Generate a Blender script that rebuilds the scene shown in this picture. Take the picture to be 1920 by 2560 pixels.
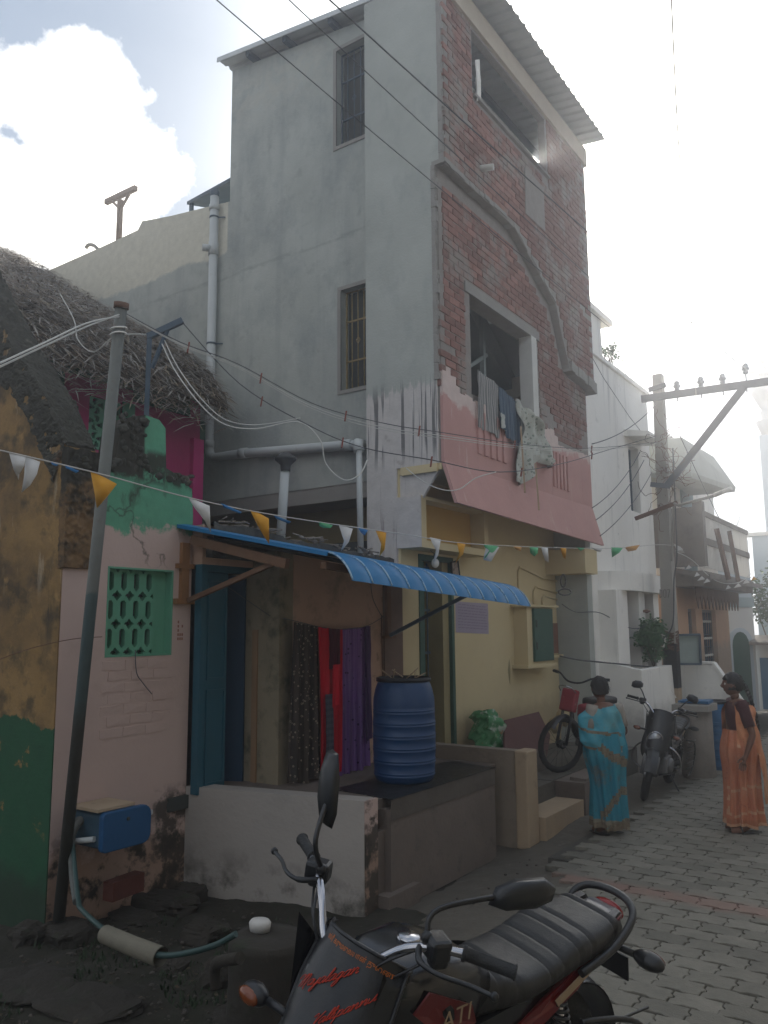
import bpy, bmesh, math, random
from mathutils import Vector, Matrix, noise
R = math.radians
sc = bpy.context.scene
for o in list(bpy.data.objects): bpy.data.objects.remove(o)
# ---------------------------------------------------------------- camera
CH = 2.0                                   # eye height above the street
YAW, PITCH, ROLL, FOC = R(34.6), R(8.2), R(0.5), 2025.0
FW = Vector((-math.sin(YAW)*math.cos(PITCH), math.cos(YAW)*math.cos(PITCH), math.sin(PITCH)))
RT0 = Vector((math.cos(YAW), math.sin(YAW), 0)); UP0 = RT0.cross(FW)
RT = RT0*math.cos(ROLL) - UP0*math.sin(ROLL); UP = UP0*math.cos(ROLL) + RT0*math.sin(ROLL)
cd = bpy.data.cameras.new('camera'); cam = bpy.data.objects.new('camera', cd)
sc.collection.objects.link(cam); sc.camera = cam
cd.sensor_fit = 'HORIZONTAL'; cd.sensor_width = 36; cd.lens = 36*FOC/1920
cd.clip_start = 0.05; cd.clip_end = 3000
cam.matrix_world = Matrix.Translation((0, 0, CH)) @ Matrix((RT, UP, -FW)).transposed().to_4x4()
# ---------------------------------------------------------------- light
SUN_AZ, SUN_EL = R(23.5), R(31.0)          # azimuth measured from +Y towards -X
sdir = Vector((-math.sin(SUN_AZ)*math.cos(SUN_EL), math.cos(SUN_AZ)*math.cos(SUN_EL), math.sin(SUN_EL)))
sl = bpy.data.lights.new('sun', 'SUN'); sl.energy = 3.2; sl.angle = R(0.6); sl.color = (1, .93, .82)
so = bpy.data.objects.new('sun', sl); sc.collection.objects.link(so)
so.rotation_euler = sdir.to_track_quat('Z', 'Y').to_euler()
w = bpy.data.worlds.new('World'); sc.world = w; w.use_nodes = True
def build_world():
    nt = w.node_tree; N = nt.nodes; L = nt.links; N.clear()
    out = N.new('ShaderNodeOutputWorld'); bg = N.new('ShaderNodeBackground'); L.new(bg.outputs[0], out.inputs[0])
    sky = N.new('ShaderNodeTexSky'); sky.sky_type = 'NISHITA'; sky.sun_disc = False
    sky.sun_elevation = SUN_EL; sky.sun_rotation = -SUN_AZ; sky.air_density = 1.3; sky.dust_density = 1.2; sky.ozone_density = 2.0
    bg.inputs[1].default_value = 0.10
    tc = N.new('ShaderNodeTexCoord'); nrm = N.new('ShaderNodeVectorMath'); nrm.operation = 'NORMALIZE'
    L.new(tc.outputs['Generated'], nrm.inputs[0]); D = nrm.outputs[0]
    def m(op, a, b=None, clamp=False):
        n = N.new('ShaderNodeMath'); n.operation = op; n.use_clamp = clamp
        for i, v in enumerate((a, b)):
            if v is None: continue
            if isinstance(v, (int, float)): n.inputs[i].default_value = v
            else: L.new(v, n.inputs[i])
        return n.outputs[0]
    def noise_(scale, detail, rough, vec=D):
        n = N.new('ShaderNodeTexNoise'); n.inputs['Scale'].default_value = scale; n.inputs['Detail'].default_value = detail
        n.inputs['Roughness'].default_value = rough; L.new(vec, n.inputs['Vector']); return n.outputs['Fac']
    # cumulus as puffs around given directions, edges broken by noise
    n1 = noise_(11, 8, .6); n2 = noise_(3.2, 5, .55)
    best = None
    puffs = [(190,300,.085),(150,215,.045),(295,440,.078),(240,540,.09),(335,580,.045),(100,480,.07),(290,690,.065),(350,770,.05),(365,860,.035),(0,450,.06),
             (20,930,.035),(-200,520,.14),(-300,900,.2),(250,420,.08),(250,900,.05)]
    puffs += [(1480,160,.085),(1430,240,.05)]
    for (px, py, r) in puffs:
        d = (FW + RT*((px-960)/FOC) - UP*((py-1280)/FOC)).normalized()
        dist = N.new('ShaderNodeVectorMath'); dist.operation = 'DISTANCE'; L.new(D, dist.inputs[0]); dist.inputs[1].default_value = d
        v = m('SUBTRACT', 1.0, m('DIVIDE', dist.outputs['Value'], r))
        best = v if best is None else m('MAXIMUM', best, v)
    mask = m('ADD', best, m('MULTIPLY', m('SUBTRACT', n1, .5), 1.7))
    mask = m('MULTIPLY', m('SUBTRACT', mask, .02), 3.0, True)
    scat = m('MULTIPLY', m('SUBTRACT', noise_(2.4, 8, .6), .49), 6.0, True)     # scattered cloud out of view, thickened to brighten the walls
    sx = N.new('ShaderNodeSeparateXYZ'); L.new(D, sx.inputs[0])
    away = N.new('ShaderNodeVectorMath'); away.operation = 'DOT_PRODUCT'; L.new(D, away.inputs[0]); away.inputs[1].default_value = FW
    scat = m('MULTIPLY', scat, m('MULTIPLY', m('SUBTRACT', .72, away.outputs['Value']), 5.0, True))
    mask = m('MAXIMUM', mask, m('MULTIPLY', scat, .8))
    dot = N.new('ShaderNodeVectorMath'); dot.operation = 'DOT_PRODUCT'; L.new(D, dot.inputs[0]); dot.inputs[1].default_value = sdir
    dd = m('MAXIMUM', dot.outputs['Value'], 0.0)
    aure = m('ADD', m('MULTIPLY', m('POWER', dd, 60), 50.0), m('MULTIPLY', m('POWER', dd, 26), 9.0))
    bright = m('ADD', m('MULTIPLY', m('POWER', dd, 4), 7.0), 12.0)               # clouds lit through, brighter towards the sun
    shade = m('ADD', .45, m('MULTIPLY', n2, 1.1)); cl = m('MULTIPLY', bright, shade)
    cc = N.new('ShaderNodeCombineXYZ'); L.new(cl, cc.inputs[0]); L.new(m('MULTIPLY', cl, .965), cc.inputs[1]); L.new(m('MULTIPLY', cl, .90), cc.inputs[2])
    ca = N.new('ShaderNodeCombineXYZ'); L.new(aure, ca.inputs[0]); L.new(m('MULTIPLY', aure, .965), ca.inputs[1]); L.new(m('MULTIPLY', aure, .88), ca.inputs[2])
    pale = N.new('ShaderNodeMix'); pale.data_type = 'RGBA'; pale.inputs[0].default_value = .93      # thin high haze whitens the blue
    L.new(sky.outputs[0], pale.inputs[6]); pale.inputs[7].default_value = (2.2, 2.75, 3.6, 1)
    mix = N.new('ShaderNodeMix'); mix.data_type = 'RGBA'; L.new(mask, mix.inputs[0]); L.new(pale.outputs[2], mix.inputs[6]); L.new(cc.outputs[0], mix.inputs[7])
    add = N.new('ShaderNodeVectorMath'); add.operation = 'ADD'; L.new(mix.outputs[2], add.inputs[0]); L.new(ca.outputs[0], add.inputs[1])
    L.new(add.outputs[0], bg.inputs[0])
build_world()
sc.view_settings.view_transform = 'Standard'; sc.view_settings.look = 'None'; sc.view_settings.gamma = 1
sc.view_settings.use_curve_mapping = False; sc.view_settings.exposure = 0.72
sc.cycles.max_bounces = 6; sc.cycles.diffuse_bounces = 4; sc.cycles.volume_bounces = 1
sc.cycles.use_denoising = True
# ---------------------------------------------------------------- helpers
AX = {'x': 0, 'y': 1, 'z': 2}
def ray(px, py): return FW + RT*((px-960)/FOC) - UP*((py-1280)/FOC)
def on(px, py, ax, v):                      # where the sight line meets a real wall / floor plane
    d = ray(px, py); t = (v - (0, 0, CH)[AX[ax]])/d[AX[ax]]; return Vector((0, 0, CH)) + d*t
def dp(px, py, k): return Vector((0, 0, CH)) + ray(px, py)*k
rnd = random.Random(7)
class MB:
    def __init__(s): s.v = []; s.f = []; s.sm = []
    def add(s, vs, fs, smooth=False):
        n = len(s.v); s.v += [Vector(v) for v in vs]; s.f += [tuple(i+n for i in f) for f in fs]; s.sm += [smooth]*len(fs); return s
    def box(s, a, b, jit=0):
        x0, y0, z0 = a; x1, y1, z1 = b
        vs = [(x, y, z) for z in (z0, z1) for x, y in ((x0, y0), (x1, y0), (x1, y1), (x0, y1))]
        if jit: vs = [tuple(c + rnd.uniform(-jit, jit) for c in v) for v in vs]
        return s.add(vs, [(0,3,2,1),(4,5,6,7),(0,1,5,4),(1,2,6,5),(2,3,7,6),(3,0,4,7)])
    def obox(s, c, sx, sy, sz, mat=None):   # oriented box
        M = mat or Matrix.Identity(3); c = Vector(c)
        vs = [c + M @ Vector((x*sx/2, y*sy/2, z*sz/2)) for z in (-1, 1) for x, y in ((-1,-1),(1,-1),(1,1),(-1,1))]
        return s.add(vs, [(0,3,2,1),(4,5,6,7),(0,1,5,4),(1,2,6,5),(2,3,7,6),(3,0,4,7)])
    def bar(s, p, q, wd, th, up=(0, 0, 1)):
        p = Vector(p); q = Vector(q); d = (q-p); L_ = d.length; d.normalize()
        u = Vector(up); u = (u - d*u.dot(d))
        if u.length < 1e-4: u = Vector((1, 0, 0)) - d*d.x
        u.normalize(); r = d.cross(u)
        return s.obox((p+q)/2, L_, wd, th, Matrix((d, r, u)).transposed())
    def tube(s, pts, r, n=8, cap=True):
        pts = [Vector(p) for p in pts]; rs = r if isinstance(r, (list, tuple)) else [r]*len(pts)
        vs = []; pr = None
        for i, p in enumerate(pts):
            d = (pts[min(i+1, len(pts)-1)] - pts[max(i-1, 0)])
            d = d.normalized() if d.length > 1e-9 else Vector((0, 0, 1))
            if pr is None: u = d.orthogonal().normalized()
            else:
                u = pr - d*pr.dot(d); u = u.normalized() if u.length > 1e-6 else d.orthogonal().normalized()
            pr = u; v = d.cross(u)
            vs += [p + (u*math.cos(6.28318*j/n) + v*math.sin(6.28318*j/n))*rs[i] for j in range(n)]
        fs = [(i*n+j, i*n+(j+1) % n, (i+1)*n+(j+1) % n, (i+1)*n+j) for i in range(len(pts)-1) for j in range(n)]
        s.add(vs, fs, True)
        if cap:
            b = len(s.v)-len(vs); s.f += [tuple(b+j for j in range(n))[::-1], tuple(b+(len(pts)-1)*n+j for j in range(n))]; s.sm += [False, False]
        return s
    def lathe(s, c, prof, n=24, sx=1, sy=1, axis=None):     # prof: (r, z)
        c = Vector(c); M = Vector(axis).to_track_quat('Z', 'Y').to_matrix() if axis else Matrix.Identity(3)
        vs = [c + M @ Vector((r*sx*math.cos(6.28318*j/n), r*sy*math.sin(6.28318*j/n), z)) for r, z in prof for j in range(n)]
        fs = [(i*n+j, i*n+(j+1) % n, (i+1)*n+(j+1) % n, (i+1)*n+j) for i in range(len(prof)-1) for j in range(n)]
        return s.add(vs, fs, True)
    def prism(s, poly, off):                # planar polygon (3-D points) pushed along off
        poly = [Vector(p) for p in poly]; off = Vector(off); n = len(poly)
        vs = poly + [p+off for p in poly]
        nrm = Vector((0, 0, 0))
        for i in range(n): nrm += poly[i].cross(poly[(i+1) % n])
        flip = nrm.dot(off) > 0
        fs = [tuple(range(n)), tuple(range(n, 2*n))[::-1]] + [(i, i+n, (i+1) % n+n, (i+1) % n) for i in range(n)]
        if flip: fs = [f[::-1] for f in fs]
        return s.add(vs, fs)
    def grid(s, fn, nu, nv, smooth=True, flip=False):
        vs = [fn(i/nu, j/nv) for j in range(nv+1) for i in range(nu+1)]
        fs = [(j*(nu+1)+i, j*(nu+1)+i+1, (j+1)*(nu+1)+i+1, (j+1)*(nu+1)+i) for j in range(nv) for i in range(nu)]
        if flip: fs = [f[::-1] for f in fs]
        return s.add(vs, fs, smooth)
    def ball(s, c, rx, ry=None, rz=None, n=12, m=8, mat=None, amp=0):
        ry = ry or rx; rz = rz or rx; M = mat or Matrix.Identity(3); c = Vector(c)
        def f(u, v):
            a = u*6.28318; b = (v-.5)*3.14159; p = Vector((rx*math.cos(a)*math.cos(b), ry*math.sin(a)*math.cos(b), rz*math.sin(b)))
            if amp: p *= 1 + amp*noise.noise(p*3/max(rx, .05) + c*7)
            return c + M @ p
        return s.grid(f, n, m)
    def sheet(s, pts, th):                  # convex polygon with thickness along its normal
        p = [Vector(q) for q in pts]; nrm = (p[1]-p[0]).cross(p[2]-p[0]).normalized()
        return s.prism(p, -nrm*th)
def rloc(p):
    v = Vector((0, 0, 0))
    while p is not None: v += p.location; p = p.parent
    return v
def mesh_of(name, mb, mat, org=(0, 0, 0), weld=False):
    me = bpy.data.meshes.new(name); org = Vector(org)
    me.from_pydata([v-org for v in mb.v], [], mb.f); me.polygons.foreach_set('use_smooth', mb.sm)
    if mat: me.materials.append(mat)
    if weld:
        bm = bmesh.new(); bm.from_mesh(me); bmesh.ops.remove_doubles(bm, verts=bm.verts, dist=1e-4); bm.to_mesh(me); bm.free()
    me.update(); return me
def link(o): sc.collection.objects.link(o); return o
def tag(o, label=None, cat=None, group=None, kind=None):
    if label: o['label'] = label
    if cat: o['category'] = cat
    if group: o['group'] = group
    if kind: o['kind'] = kind
    return o
def thing(name, loc, label, cat, group=None):
    o = bpy.data.objects.new(name, None); o.location = loc; o.empty_display_size = .1; link(o); return tag(o, label, cat, group)
def part(name, mb, mat, parent=None, label=None, kind=None, weld=False, bevel=0):
    """mesh built in world coordinates, parented (parents are never rotated before parts are added)"""
    org = rloc(parent) if parent else Vector((0, 0, 0))
    o = link(bpy.data.objects.new(name, mesh_of(name, mb, mat, org, weld))); o.parent = parent
    if bevel:
        b = o.modifiers.new('bevel', 'BEVEL'); b.width = bevel; b.segments = 2; b.limit_method = 'ANGLE'; b.angle_limit = R(40)
    return tag(o, label, kind=kind)
def single(name, mb, mat, label, cat, group=None, weld=False, bevel=0):   # a thing that is one mesh, origin at its base
    lo = Vector((min(v.x for v in mb.v), min(v.y for v in mb.v), min(v.z for v in mb.v))); hi = Vector((max(v.x for v in mb.v), max(v.y for v in mb.v), 0))
    org = Vector(((lo.x+hi.x)/2, (lo.y+hi.y)/2, lo.z))
    o = link(bpy.data.objects.new(name, mesh_of(name, mb, mat, org, weld))); o.location = org
    if bevel:
        b = o.modifiers.new('bevel', 'BEVEL'); b.width = bevel; b.segments = 2; b.limit_method = 'ANGLE'
    return tag(o, label, cat, group)
def struct(name, mb, mat):
    o = link(bpy.data.objects.new(name, mesh_of(name, mb, mat))); return tag(o, kind='structure')
def kids(o): return [c for c in bpy.data.objects if c.parent == o]
def copy_tree(o, parent=None):
    c = o.copy(); link(c); c.parent = parent
    for ch in kids(o): copy_tree(ch, c)
    return c
def spline(pts, n=8):                       # catmull-rom through points
    P = [Vector(p) for p in pts]; out = []
    for i in range(len(P)-1):
        a = P[max(i-1, 0)]; b = P[i]; c = P[i+1]; d = P[min(i+2, len(P)-1)]
        for j in range(n):
            t = j/n; out.append(.5*((2*b)+(c-a)*t+(2*a-5*b+4*c-d)*t*t+(3*b-a-3*c+d)*t*t*t))
    return out + [P[-1]]
def sagline(p, q, sag, n=16): p = Vector(p); q = Vector(q); return [p.lerp(q, i/n) - Vector((0, 0, sag*4*(i/n)*(1-i/n))) for i in range(n+1)]
# ---------------------------------------------------------------- materials
def mat(name, col, rough=.85, var=.12, scale=4.0, bump=.25, bscale=60, metal=0, layers=(), spec=.35, stretch=(1, 1, 1), world=True, rnd_=0, detail=6, trans=0, alpha=None):
    """procedural material. layers: dicts over the base colour:
       z: above/below a height with a ragged edge; n: noise patches; crack: thin lines; band"""
    m_ = bpy.data.materials.new(name); m_.use_nodes = True; nt = m_.node_tree; N = nt.nodes; L = nt.links
    b = N['Principled BSDF']; b.inputs['Roughness'].default_value = rough; b.inputs['Metallic'].default_value = metal
    b.inputs['Specular IOR Level'].default_value = spec
    if world: g = N.new('ShaderNodeNewGeometry'); V = g.outputs['Position']
    else: g = N.new('ShaderNodeTexCoord'); V = g.outputs['Object']
    sep = N.new('ShaderNodeSeparateXYZ'); L.new(V, sep.inputs[0])
    def M(op, a, b_=None, clamp=False):
        n = N.new('ShaderNodeMath'); n.operation = op; n.use_clamp = clamp
        for i, v in enumerate((a, b_)):
            if v is None: continue
            if isinstance(v, (int, float)): n.inputs[i].default_value = v
            else: L.new(v, n.inputs[i])
        return n.outputs[0]
    def NZ(scale, detail=5, rough=.6, st=(1, 1, 1), off=0):
        mp = N.new('ShaderNodeMapping'); mp.inputs['Scale'].default_value = st; mp.inputs['Location'].default_value = (off, off*.7, off*1.3); L.new(V, mp.inputs[0])
        n = N.new('ShaderNodeTexNoise'); n.inputs['Scale'].default_value = scale; n.inputs['Detail'].default_value = detail; n.inputs['Roughness'].default_value = rough
        L.new(mp.outputs[0], n.inputs['Vector']); return n.outputs['Fac']
    def mixc(f, a, c):
        n = N.new('ShaderNodeMix'); n.data_type = 'RGBA'
        if isinstance(f, (int, float)): n.inputs[0].default_value = f
        else: L.new(f, n.inputs[0])
        for i, v in ((6, a), (7, c)):
            if isinstance(v, tuple): n.inputs[i].default_value = (*v, 1) if len(v) == 3 else v
            else: L.new(v, n.inputs[i])
        return n.outputs[2]
    C = mixc(M('MULTIPLY', NZ(scale, detail, .65, stretch), 1.0), tuple(max(0, c*(1-var*1.6)) for c in col), tuple(min(1, c*(1+var*1.6)) for c in col))
    if rnd_:
        oi = N.new('ShaderNodeObjectInfo'); hs = N.new('ShaderNodeHueSaturation'); L.new(C, hs.inputs['Color'])
        L.new(M('ADD', 1-rnd_, M('MULTIPLY', oi.outputs['Random'], 2*rnd_)), hs.inputs['Value']); C = hs.outputs[0]
    off = 3.1
    for ly in layers:
        off += 5.7; k = ly['k']; sc_ = ly.get('s', 5); st = ly.get('st', (1, 1, 1)); amt = ly.get('a', 1.0)
        nz = NZ(sc_, ly.get('d', 7), ly.get('r', .65), st, off)
        if k == 'z':      # above z0 (or below when below=True)
            e = M('ADD', M('SUBTRACT', sep.outputs['XYZ'.index(ly.get('ax', 'Z'))], ly['z']), M('MULTIPLY', M('SUBTRACT', nz, .5), ly.get('amp', .6)))
            e = M('DIVIDE', e, ly.get('soft', .03))
            if ly.get('below'): e = M('MULTIPLY', e, -1.0)
            f = M('ADD', e, .5, True)
        elif k == 'n': f = M('MULTIPLY', M('SUBTRACT', nz, ly.get('t', .6)), ly.get('sharp', 12), True)
        elif k == 'crack':
            vo = N.new('ShaderNodeTexVoronoi'); vo.feature = 'DISTANCE_TO_EDGE'; vo.inputs['Scale'].default_value = ly.get('vs', 1.2)
            mp = N.new('ShaderNodeVectorMath'); mp.operation = 'ADD'; L.new(V, mp.inputs[0])
            n3 = N.new('ShaderNodeTexNoise'); n3.inputs['Scale'].default_value = 5; n3.inputs['Detail'].default_value = 6; L.new(V, n3.inputs['Vector'])
            sv = N.new('ShaderNodeVectorMath'); sv.operation = 'SCALE'; L.new(n3.outputs['Color'], sv.inputs[0]); sv.inputs['Scale'].default_value = ly.get('w', .5)
            L.new(sv.outputs[0], mp.inputs[1]); L.new(mp.outputs[0], vo.inputs['Vector'])
            f = M('MULTIPLY', M('SUBTRACT', ly.get('t', .02), vo.outputs['Distance']), 60, True)
        elif k == 'drip':   # vertical runs
            f = M('MULTIPLY', M('SUBTRACT', nz, ly.get('t', .58)), ly.get('sharp', 14), True)
        if 'zr' in ly:     # confine to a height range (lo, hi, soft)
            lo, hi, sf = ly['zr']
            f = M('MULTIPLY', f, M('MULTIPLY', M('DIVIDE', M('SUBTRACT', sep.outputs[2], lo), sf, True), M('DIVIDE', M('SUBTRACT', hi, sep.outputs[2]), sf, True)))
        for axn, key in (('X', 'xr'), ('Y', 'yr')):
            if key in ly:
                lo, hi, sf = ly[key]; o_ = sep.outputs['XYZ'.index(axn)]
                wob = M('ADD', o_, M('MULTIPLY', M('SUBTRACT', nz, .5), ly.get('wob', .3)))
                f = M('MULTIPLY', f, M('MULTIPLY', M('DIVIDE', M('SUBTRACT', wob, lo), sf, True), M('DIVIDE', M('SUBTRACT', hi, wob), sf, True)))
        if amt != 1: f = M('MULTIPLY', f, amt)
        c2 = ly['c']
        C = mixc(f, C, mixc(NZ(9, 5, .6, (1, 1, 1), off+2), tuple(c*.75 for c in c2), tuple(min(1, c*1.2) for c in c2)))
    L.new(C, b.inputs['Base Color'])
    if bump:
        bp = N.new('ShaderNodeBump'); bp.inputs['Strength'].default_value = bump; bp.inputs['Distance'].default_value = .01
        h = M('ADD', NZ(bscale, 4, .6, stretch), M('MULTIPLY', NZ(bscale/8, 3, .6, stretch, 2), 2.0)); L.new(h, bp.inputs['Height']); L.new(bp.outputs[0], b.inputs['Normal'])
        rr = M('ADD', rough-.08, M('MULTIPLY', NZ(bscale/5, 3), .16)); L.new(rr, b.inputs['Roughness'])
    if trans: b.inputs['Transmission Weight'].default_value = trans; b.inputs['IOR'].default_value = 1.45
    return m_
def stripe_mat(name, c1, c2, axis, freq, thr=.5, rough=.9, var=.15, extra=()):
    """fabric woven / printed in stripes along an object axis, with scattered motifs"""
    m_ = mat(name, c1, rough, var, 8, .2, 120, world=False, spec=.15); nt = m_.node_tree; N = nt.nodes; L = nt.links; b = N['Principled BSDF']
    src = b.inputs['Base Color'].links[0].from_socket
    tc = N.new('ShaderNodeTexCoord'); sep = N.new('ShaderNodeSeparateXYZ'); L.new(tc.outputs['Object'], sep.inputs[0])
    mm = N.new('ShaderNodeMath'); mm.operation = 'MULTIPLY'; L.new(sep.outputs['XYZ'.index(axis.upper())], mm.inputs[0]); mm.inputs[1].default_value = freq
    fr = N.new('ShaderNodeMath'); fr.operation = 'FRACT'; L.new(mm.outputs[0], fr.inputs[0])
    gt = N.new('ShaderNodeMath'); gt.operation = 'GREATER_THAN'; L.new(fr.outputs[0], gt.inputs[0]); gt.inputs[1].default_value = thr
    mx = N.new('ShaderNodeMix'); mx.data_type = 'RGBA'; L.new(gt.outputs[0], mx.inputs[0]); L.new(src, mx.inputs[6]); mx.inputs[7].default_value = (*c2, 1)
    cur = mx.outputs[2]
    for (col, scale, t) in extra:
        vo = N.new('ShaderNodeTexVoronoi'); vo.inputs['Scale'].default_value = scale; L.new(tc.outputs['Object'], vo.inputs['Vector'])
        ls = N.new('ShaderNodeMath'); ls.operation = 'LESS_THAN'; L.new(vo.outputs['Distance'], ls.inputs[0]); ls.inputs[1].default_value = t
        m2 = N.new('ShaderNodeMix'); m2.data_type = 'RGBA'; L.new(ls.outputs[0], m2.inputs[0]); L.new(cur, m2.inputs[6]); m2.inputs[7].default_value = (*col, 1); cur = m2.outputs[2]
    L.new(cur, b.inputs['Base Color']); return m_
# ---------------------------------------------------------------- colours
GREY = (.385,.40,.365); CREAM = (.60,.57,.47)
m_cement = mat('grey_cement_plaster', GREY, .95, .16, 1.3, .35, 40, layers=[
    dict(k='n', s=2.2, t=.52, sharp=5, c=(.25,.265,.255), a=.55, st=(1,1,.5)), dict(k='n', s=14, t=.6, sharp=8, c=(.42,.43,.40), a=.35),
    dict(k='drip', s=2.6, st=(1.6,1.6,.12), t=.56, sharp=9, c=(.24,.25,.25), a=.3)])
m_sidewall = mat('grey_side_wall', GREY, .95, .16, 1.2, .35, 40, layers=[
    dict(k='n', s=1.5, t=.48, sharp=6, c=(.25,.27,.265), a=.7, st=(1,1,.6)), dict(k='n', s=4.5, t=.56, sharp=9, c=(.30,.31,.29), a=.6), dict(k='n', s=12, t=.6, sharp=8, c=(.41,.42,.39), a=.3),
    dict(k='drip', s=2.2, st=(1.6,1.6,.1), t=.55, sharp=9, c=(.24,.25,.25), a=.3),
    dict(k='n', s=6, t=.42, sharp=8, c=(.45,.44,.38), a=.55, zr=(9.0,10.3,.5), xr=(-9,-5.9,.5)),
    dict(k='n', s=5, t=.42, sharp=6, c=(.24,.25,.235), a=.5, zr=(6.93,7.03,.03), st=(.6,.6,3)), dict(k='n', s=3, t=.5, sharp=8, c=(.49,.49,.45), a=.4, zr=(6.6,7.25,.3)), dict(k='crack', vs=.55, w=.6, t=.004, c=(.2,.2,.19), a=.5), dict(k='n', s=.9, t=.5, sharp=7, c=(.36,.375,.35), a=.6, zr=(3.7,6.2,.8)),
    dict(k='z', ax='Z', z=7.35, amp=.55, soft=.05, s=1.3, c=CREAM, xr=(-30,-8.02,.03), wob=0)])
m_pilaster = mat('pilaster_plaster', GREY, .95, .14, 1.6, .35, 40, layers=[
    dict(k='n', s=3, t=.54, sharp=6, c=(.26,.28,.275), a=.45, st=(1,1,.5)),
    dict(k='z', z=4.66, below=True, amp=.5, soft=.03, s=5, c=(.56,.52,.49), a=.9, st=(6,6,.35)),
    dict(k='drip', s=12, st=(1.8,1.8,.04), t=.54, sharp=30, d=2, c=(.12,.12,.12), a=.9, zr=(3.75,4.8,.25)),
    dict(k='drip', s=9, st=(1.3,1.3,.06), t=.63, sharp=22, c=(.22,.17,.17), a=.6, zr=(2.6,4.2,.3)),
    dict(k='n', s=7, t=.62, sharp=14, c=(.32,.27,.25), a=.5, zr=(2.4,4.4,.3))])
m_pink = mat('rose_paint', (.47,.265,.235), .85, .10, 2.2, .2, 40, layers=[
    dict(k='drip', s=5, st=(1.5,1.5,.3), t=.6, sharp=10, c=(.56,.42,.38), a=.7), dict(k='drip', s=7, st=(1,1,.2), t=.63, sharp=16, c=(.3,.16,.15), a=.5),
    dict(k='z', z=4.5, amp=.5, soft=.05, s=4, c=(.60,.52,.47), a=.75)])
m_yellow = mat('yellow_paint', (.58,.475,.275), .8, .07, 1.5, .12, 40, layers=[
    dict(k='n', s=3, t=.6, sharp=4, c=(.45,.35,.18), a=.5), dict(k='n', s=30, t=.74, sharp=20, c=(.25,.2,.12), a=.6),
    dict(k='z', z=.95, below=True, amp=.4, soft=.2, s=4, c=(.37,.28,.16), a=.6)])
m_ochre = mat('orange_ochre_paint', (.52,.33,.10), .8, .06, 2, .1, 40)
m_mortar = mat('brick_mortar', (.25,.225,.20), .97, .15, 9, .6, 50)
m_brick = mat('clay_brick', (.245,.125,.10), .93, .2, 20, .5, 90, rnd_=.3, layers=[
    dict(k='n', s=1.7, t=.5, sharp=9, d=9, c=(.255,.22,.19), a=.93), dict(k='n', s=24, t=.62, sharp=10, c=(.38,.31,.27), a=.6)])
m_band = mat('cement_band', (.27,.255,.23), .95, .12, 5, .5, 50, layers=[dict(k='n', s=7, t=.6, sharp=8, c=(.2,.2,.19), a=.5)])
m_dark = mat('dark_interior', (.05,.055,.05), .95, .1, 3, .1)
m_inner = mat('inner_plaster', (.36,.40,.38), .95, .1, 3, .1)
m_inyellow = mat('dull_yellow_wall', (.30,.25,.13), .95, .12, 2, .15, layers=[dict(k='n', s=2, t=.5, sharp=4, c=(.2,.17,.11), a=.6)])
m_roofsheet = mat('galvanised_roof_sheet', (.50,.52,.52), .55, .08, 6, .1, 50, metal=.25)
m_bluesteel = mat('dark_blue_steel', (.06,.09,.12), .6, .2, 8, .1)
m_rust = mat('rusty_brown_steel', (.13,.07,.045), .9, .3, 12, .4)
m_whitehouse = mat('old_white_limewash', (.80,.775,.72), .9, .07, 1.2, .2, 40, layers=[
    dict(k='drip', s=4, st=(1.5,1.5,.15), t=.56, sharp=6, c=(.36,.35,.33), a=.5), dict(k='n', s=5, t=.62, sharp=8, c=(.38,.36,.33), a=.5),
    dict(k='z', z=.7, below=True, amp=.9, soft=.4, s=3, c=(.33,.31,.28), a=.7)])
m_peach = mat('peach_paint', (.56,.36,.23), .85, .08, 3, .15, 40, layers=[dict(k='z', z=1.6, below=True, amp=.5, soft=.2, s=4, c=(.36,.29,.22), a=.8)])
m_paleblue = mat('pale_blue_wash', (.46,.52,.56), .9, .07, 1, .15, 40, layers=[dict(k='n', s=2, t=.55, sharp=5, c=(.38,.42,.45), a=.5)])
m_stainconc = mat('stained_concrete', (.22,.195,.17), .95, .15, 3, .4, 40, layers=[dict(k='n', s=4, t=.52, sharp=6, c=(.13,.12,.11), a=.7), dict(k='n', s=3, t=.6, sharp=6, c=(.36,.2,.14), a=.5)])
m_green = mat('dark_green_paint', (.045,.10,.075), .7, .15, 8, .15)
m_tealdoor = mat('teal_blue_door_paint', (.016,.085,.12), .55, .12, 6, .15)
m_earth = mat('damp_earth', (.026,.023,.016), .97, .3, 3, .9, 14, layers=[dict(k='n', s=3, t=.52, sharp=5, c=(.02,.024,.013), a=.8), dict(k='n', s=18, t=.62, sharp=9, c=(.10,.085,.065), a=.7)])
m_joint = mat('sand_joint', (.075,.07,.06), .97, .3, 20, .5, 80)
m_paver = mat('grey_concrete_paver', (.165,.155,.128), .8, .16, 12, .45, 90, rnd_=.2, spec=.3, layers=[
    dict(k='n', s=.9, t=.5, sharp=5, c=(.10,.095,.08), a=.7), dict(k='n', s=9, t=.62, sharp=9, c=(.09,.08,.065), a=.5), dict(k='n', s=2.1, t=.6, sharp=6, c=(.23,.20,.165), a=.6),
    dict(k='n', s=1.6, t=.36, sharp=7, c=(.24,.125,.10), a=.6, yr=(6.28,6.62,.12), wob=.3)])
m_roadcem = mat('patchy_cement_apron', (.10,.088,.07), .93, .2, 2, .6, 30, layers=[dict(k='n', s=4, t=.55, sharp=6, c=(.08,.075,.065), a=.8), dict(k='n', s=9, t=.6, sharp=7, c=(.21,.19,.17), a=.6)])
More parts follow.
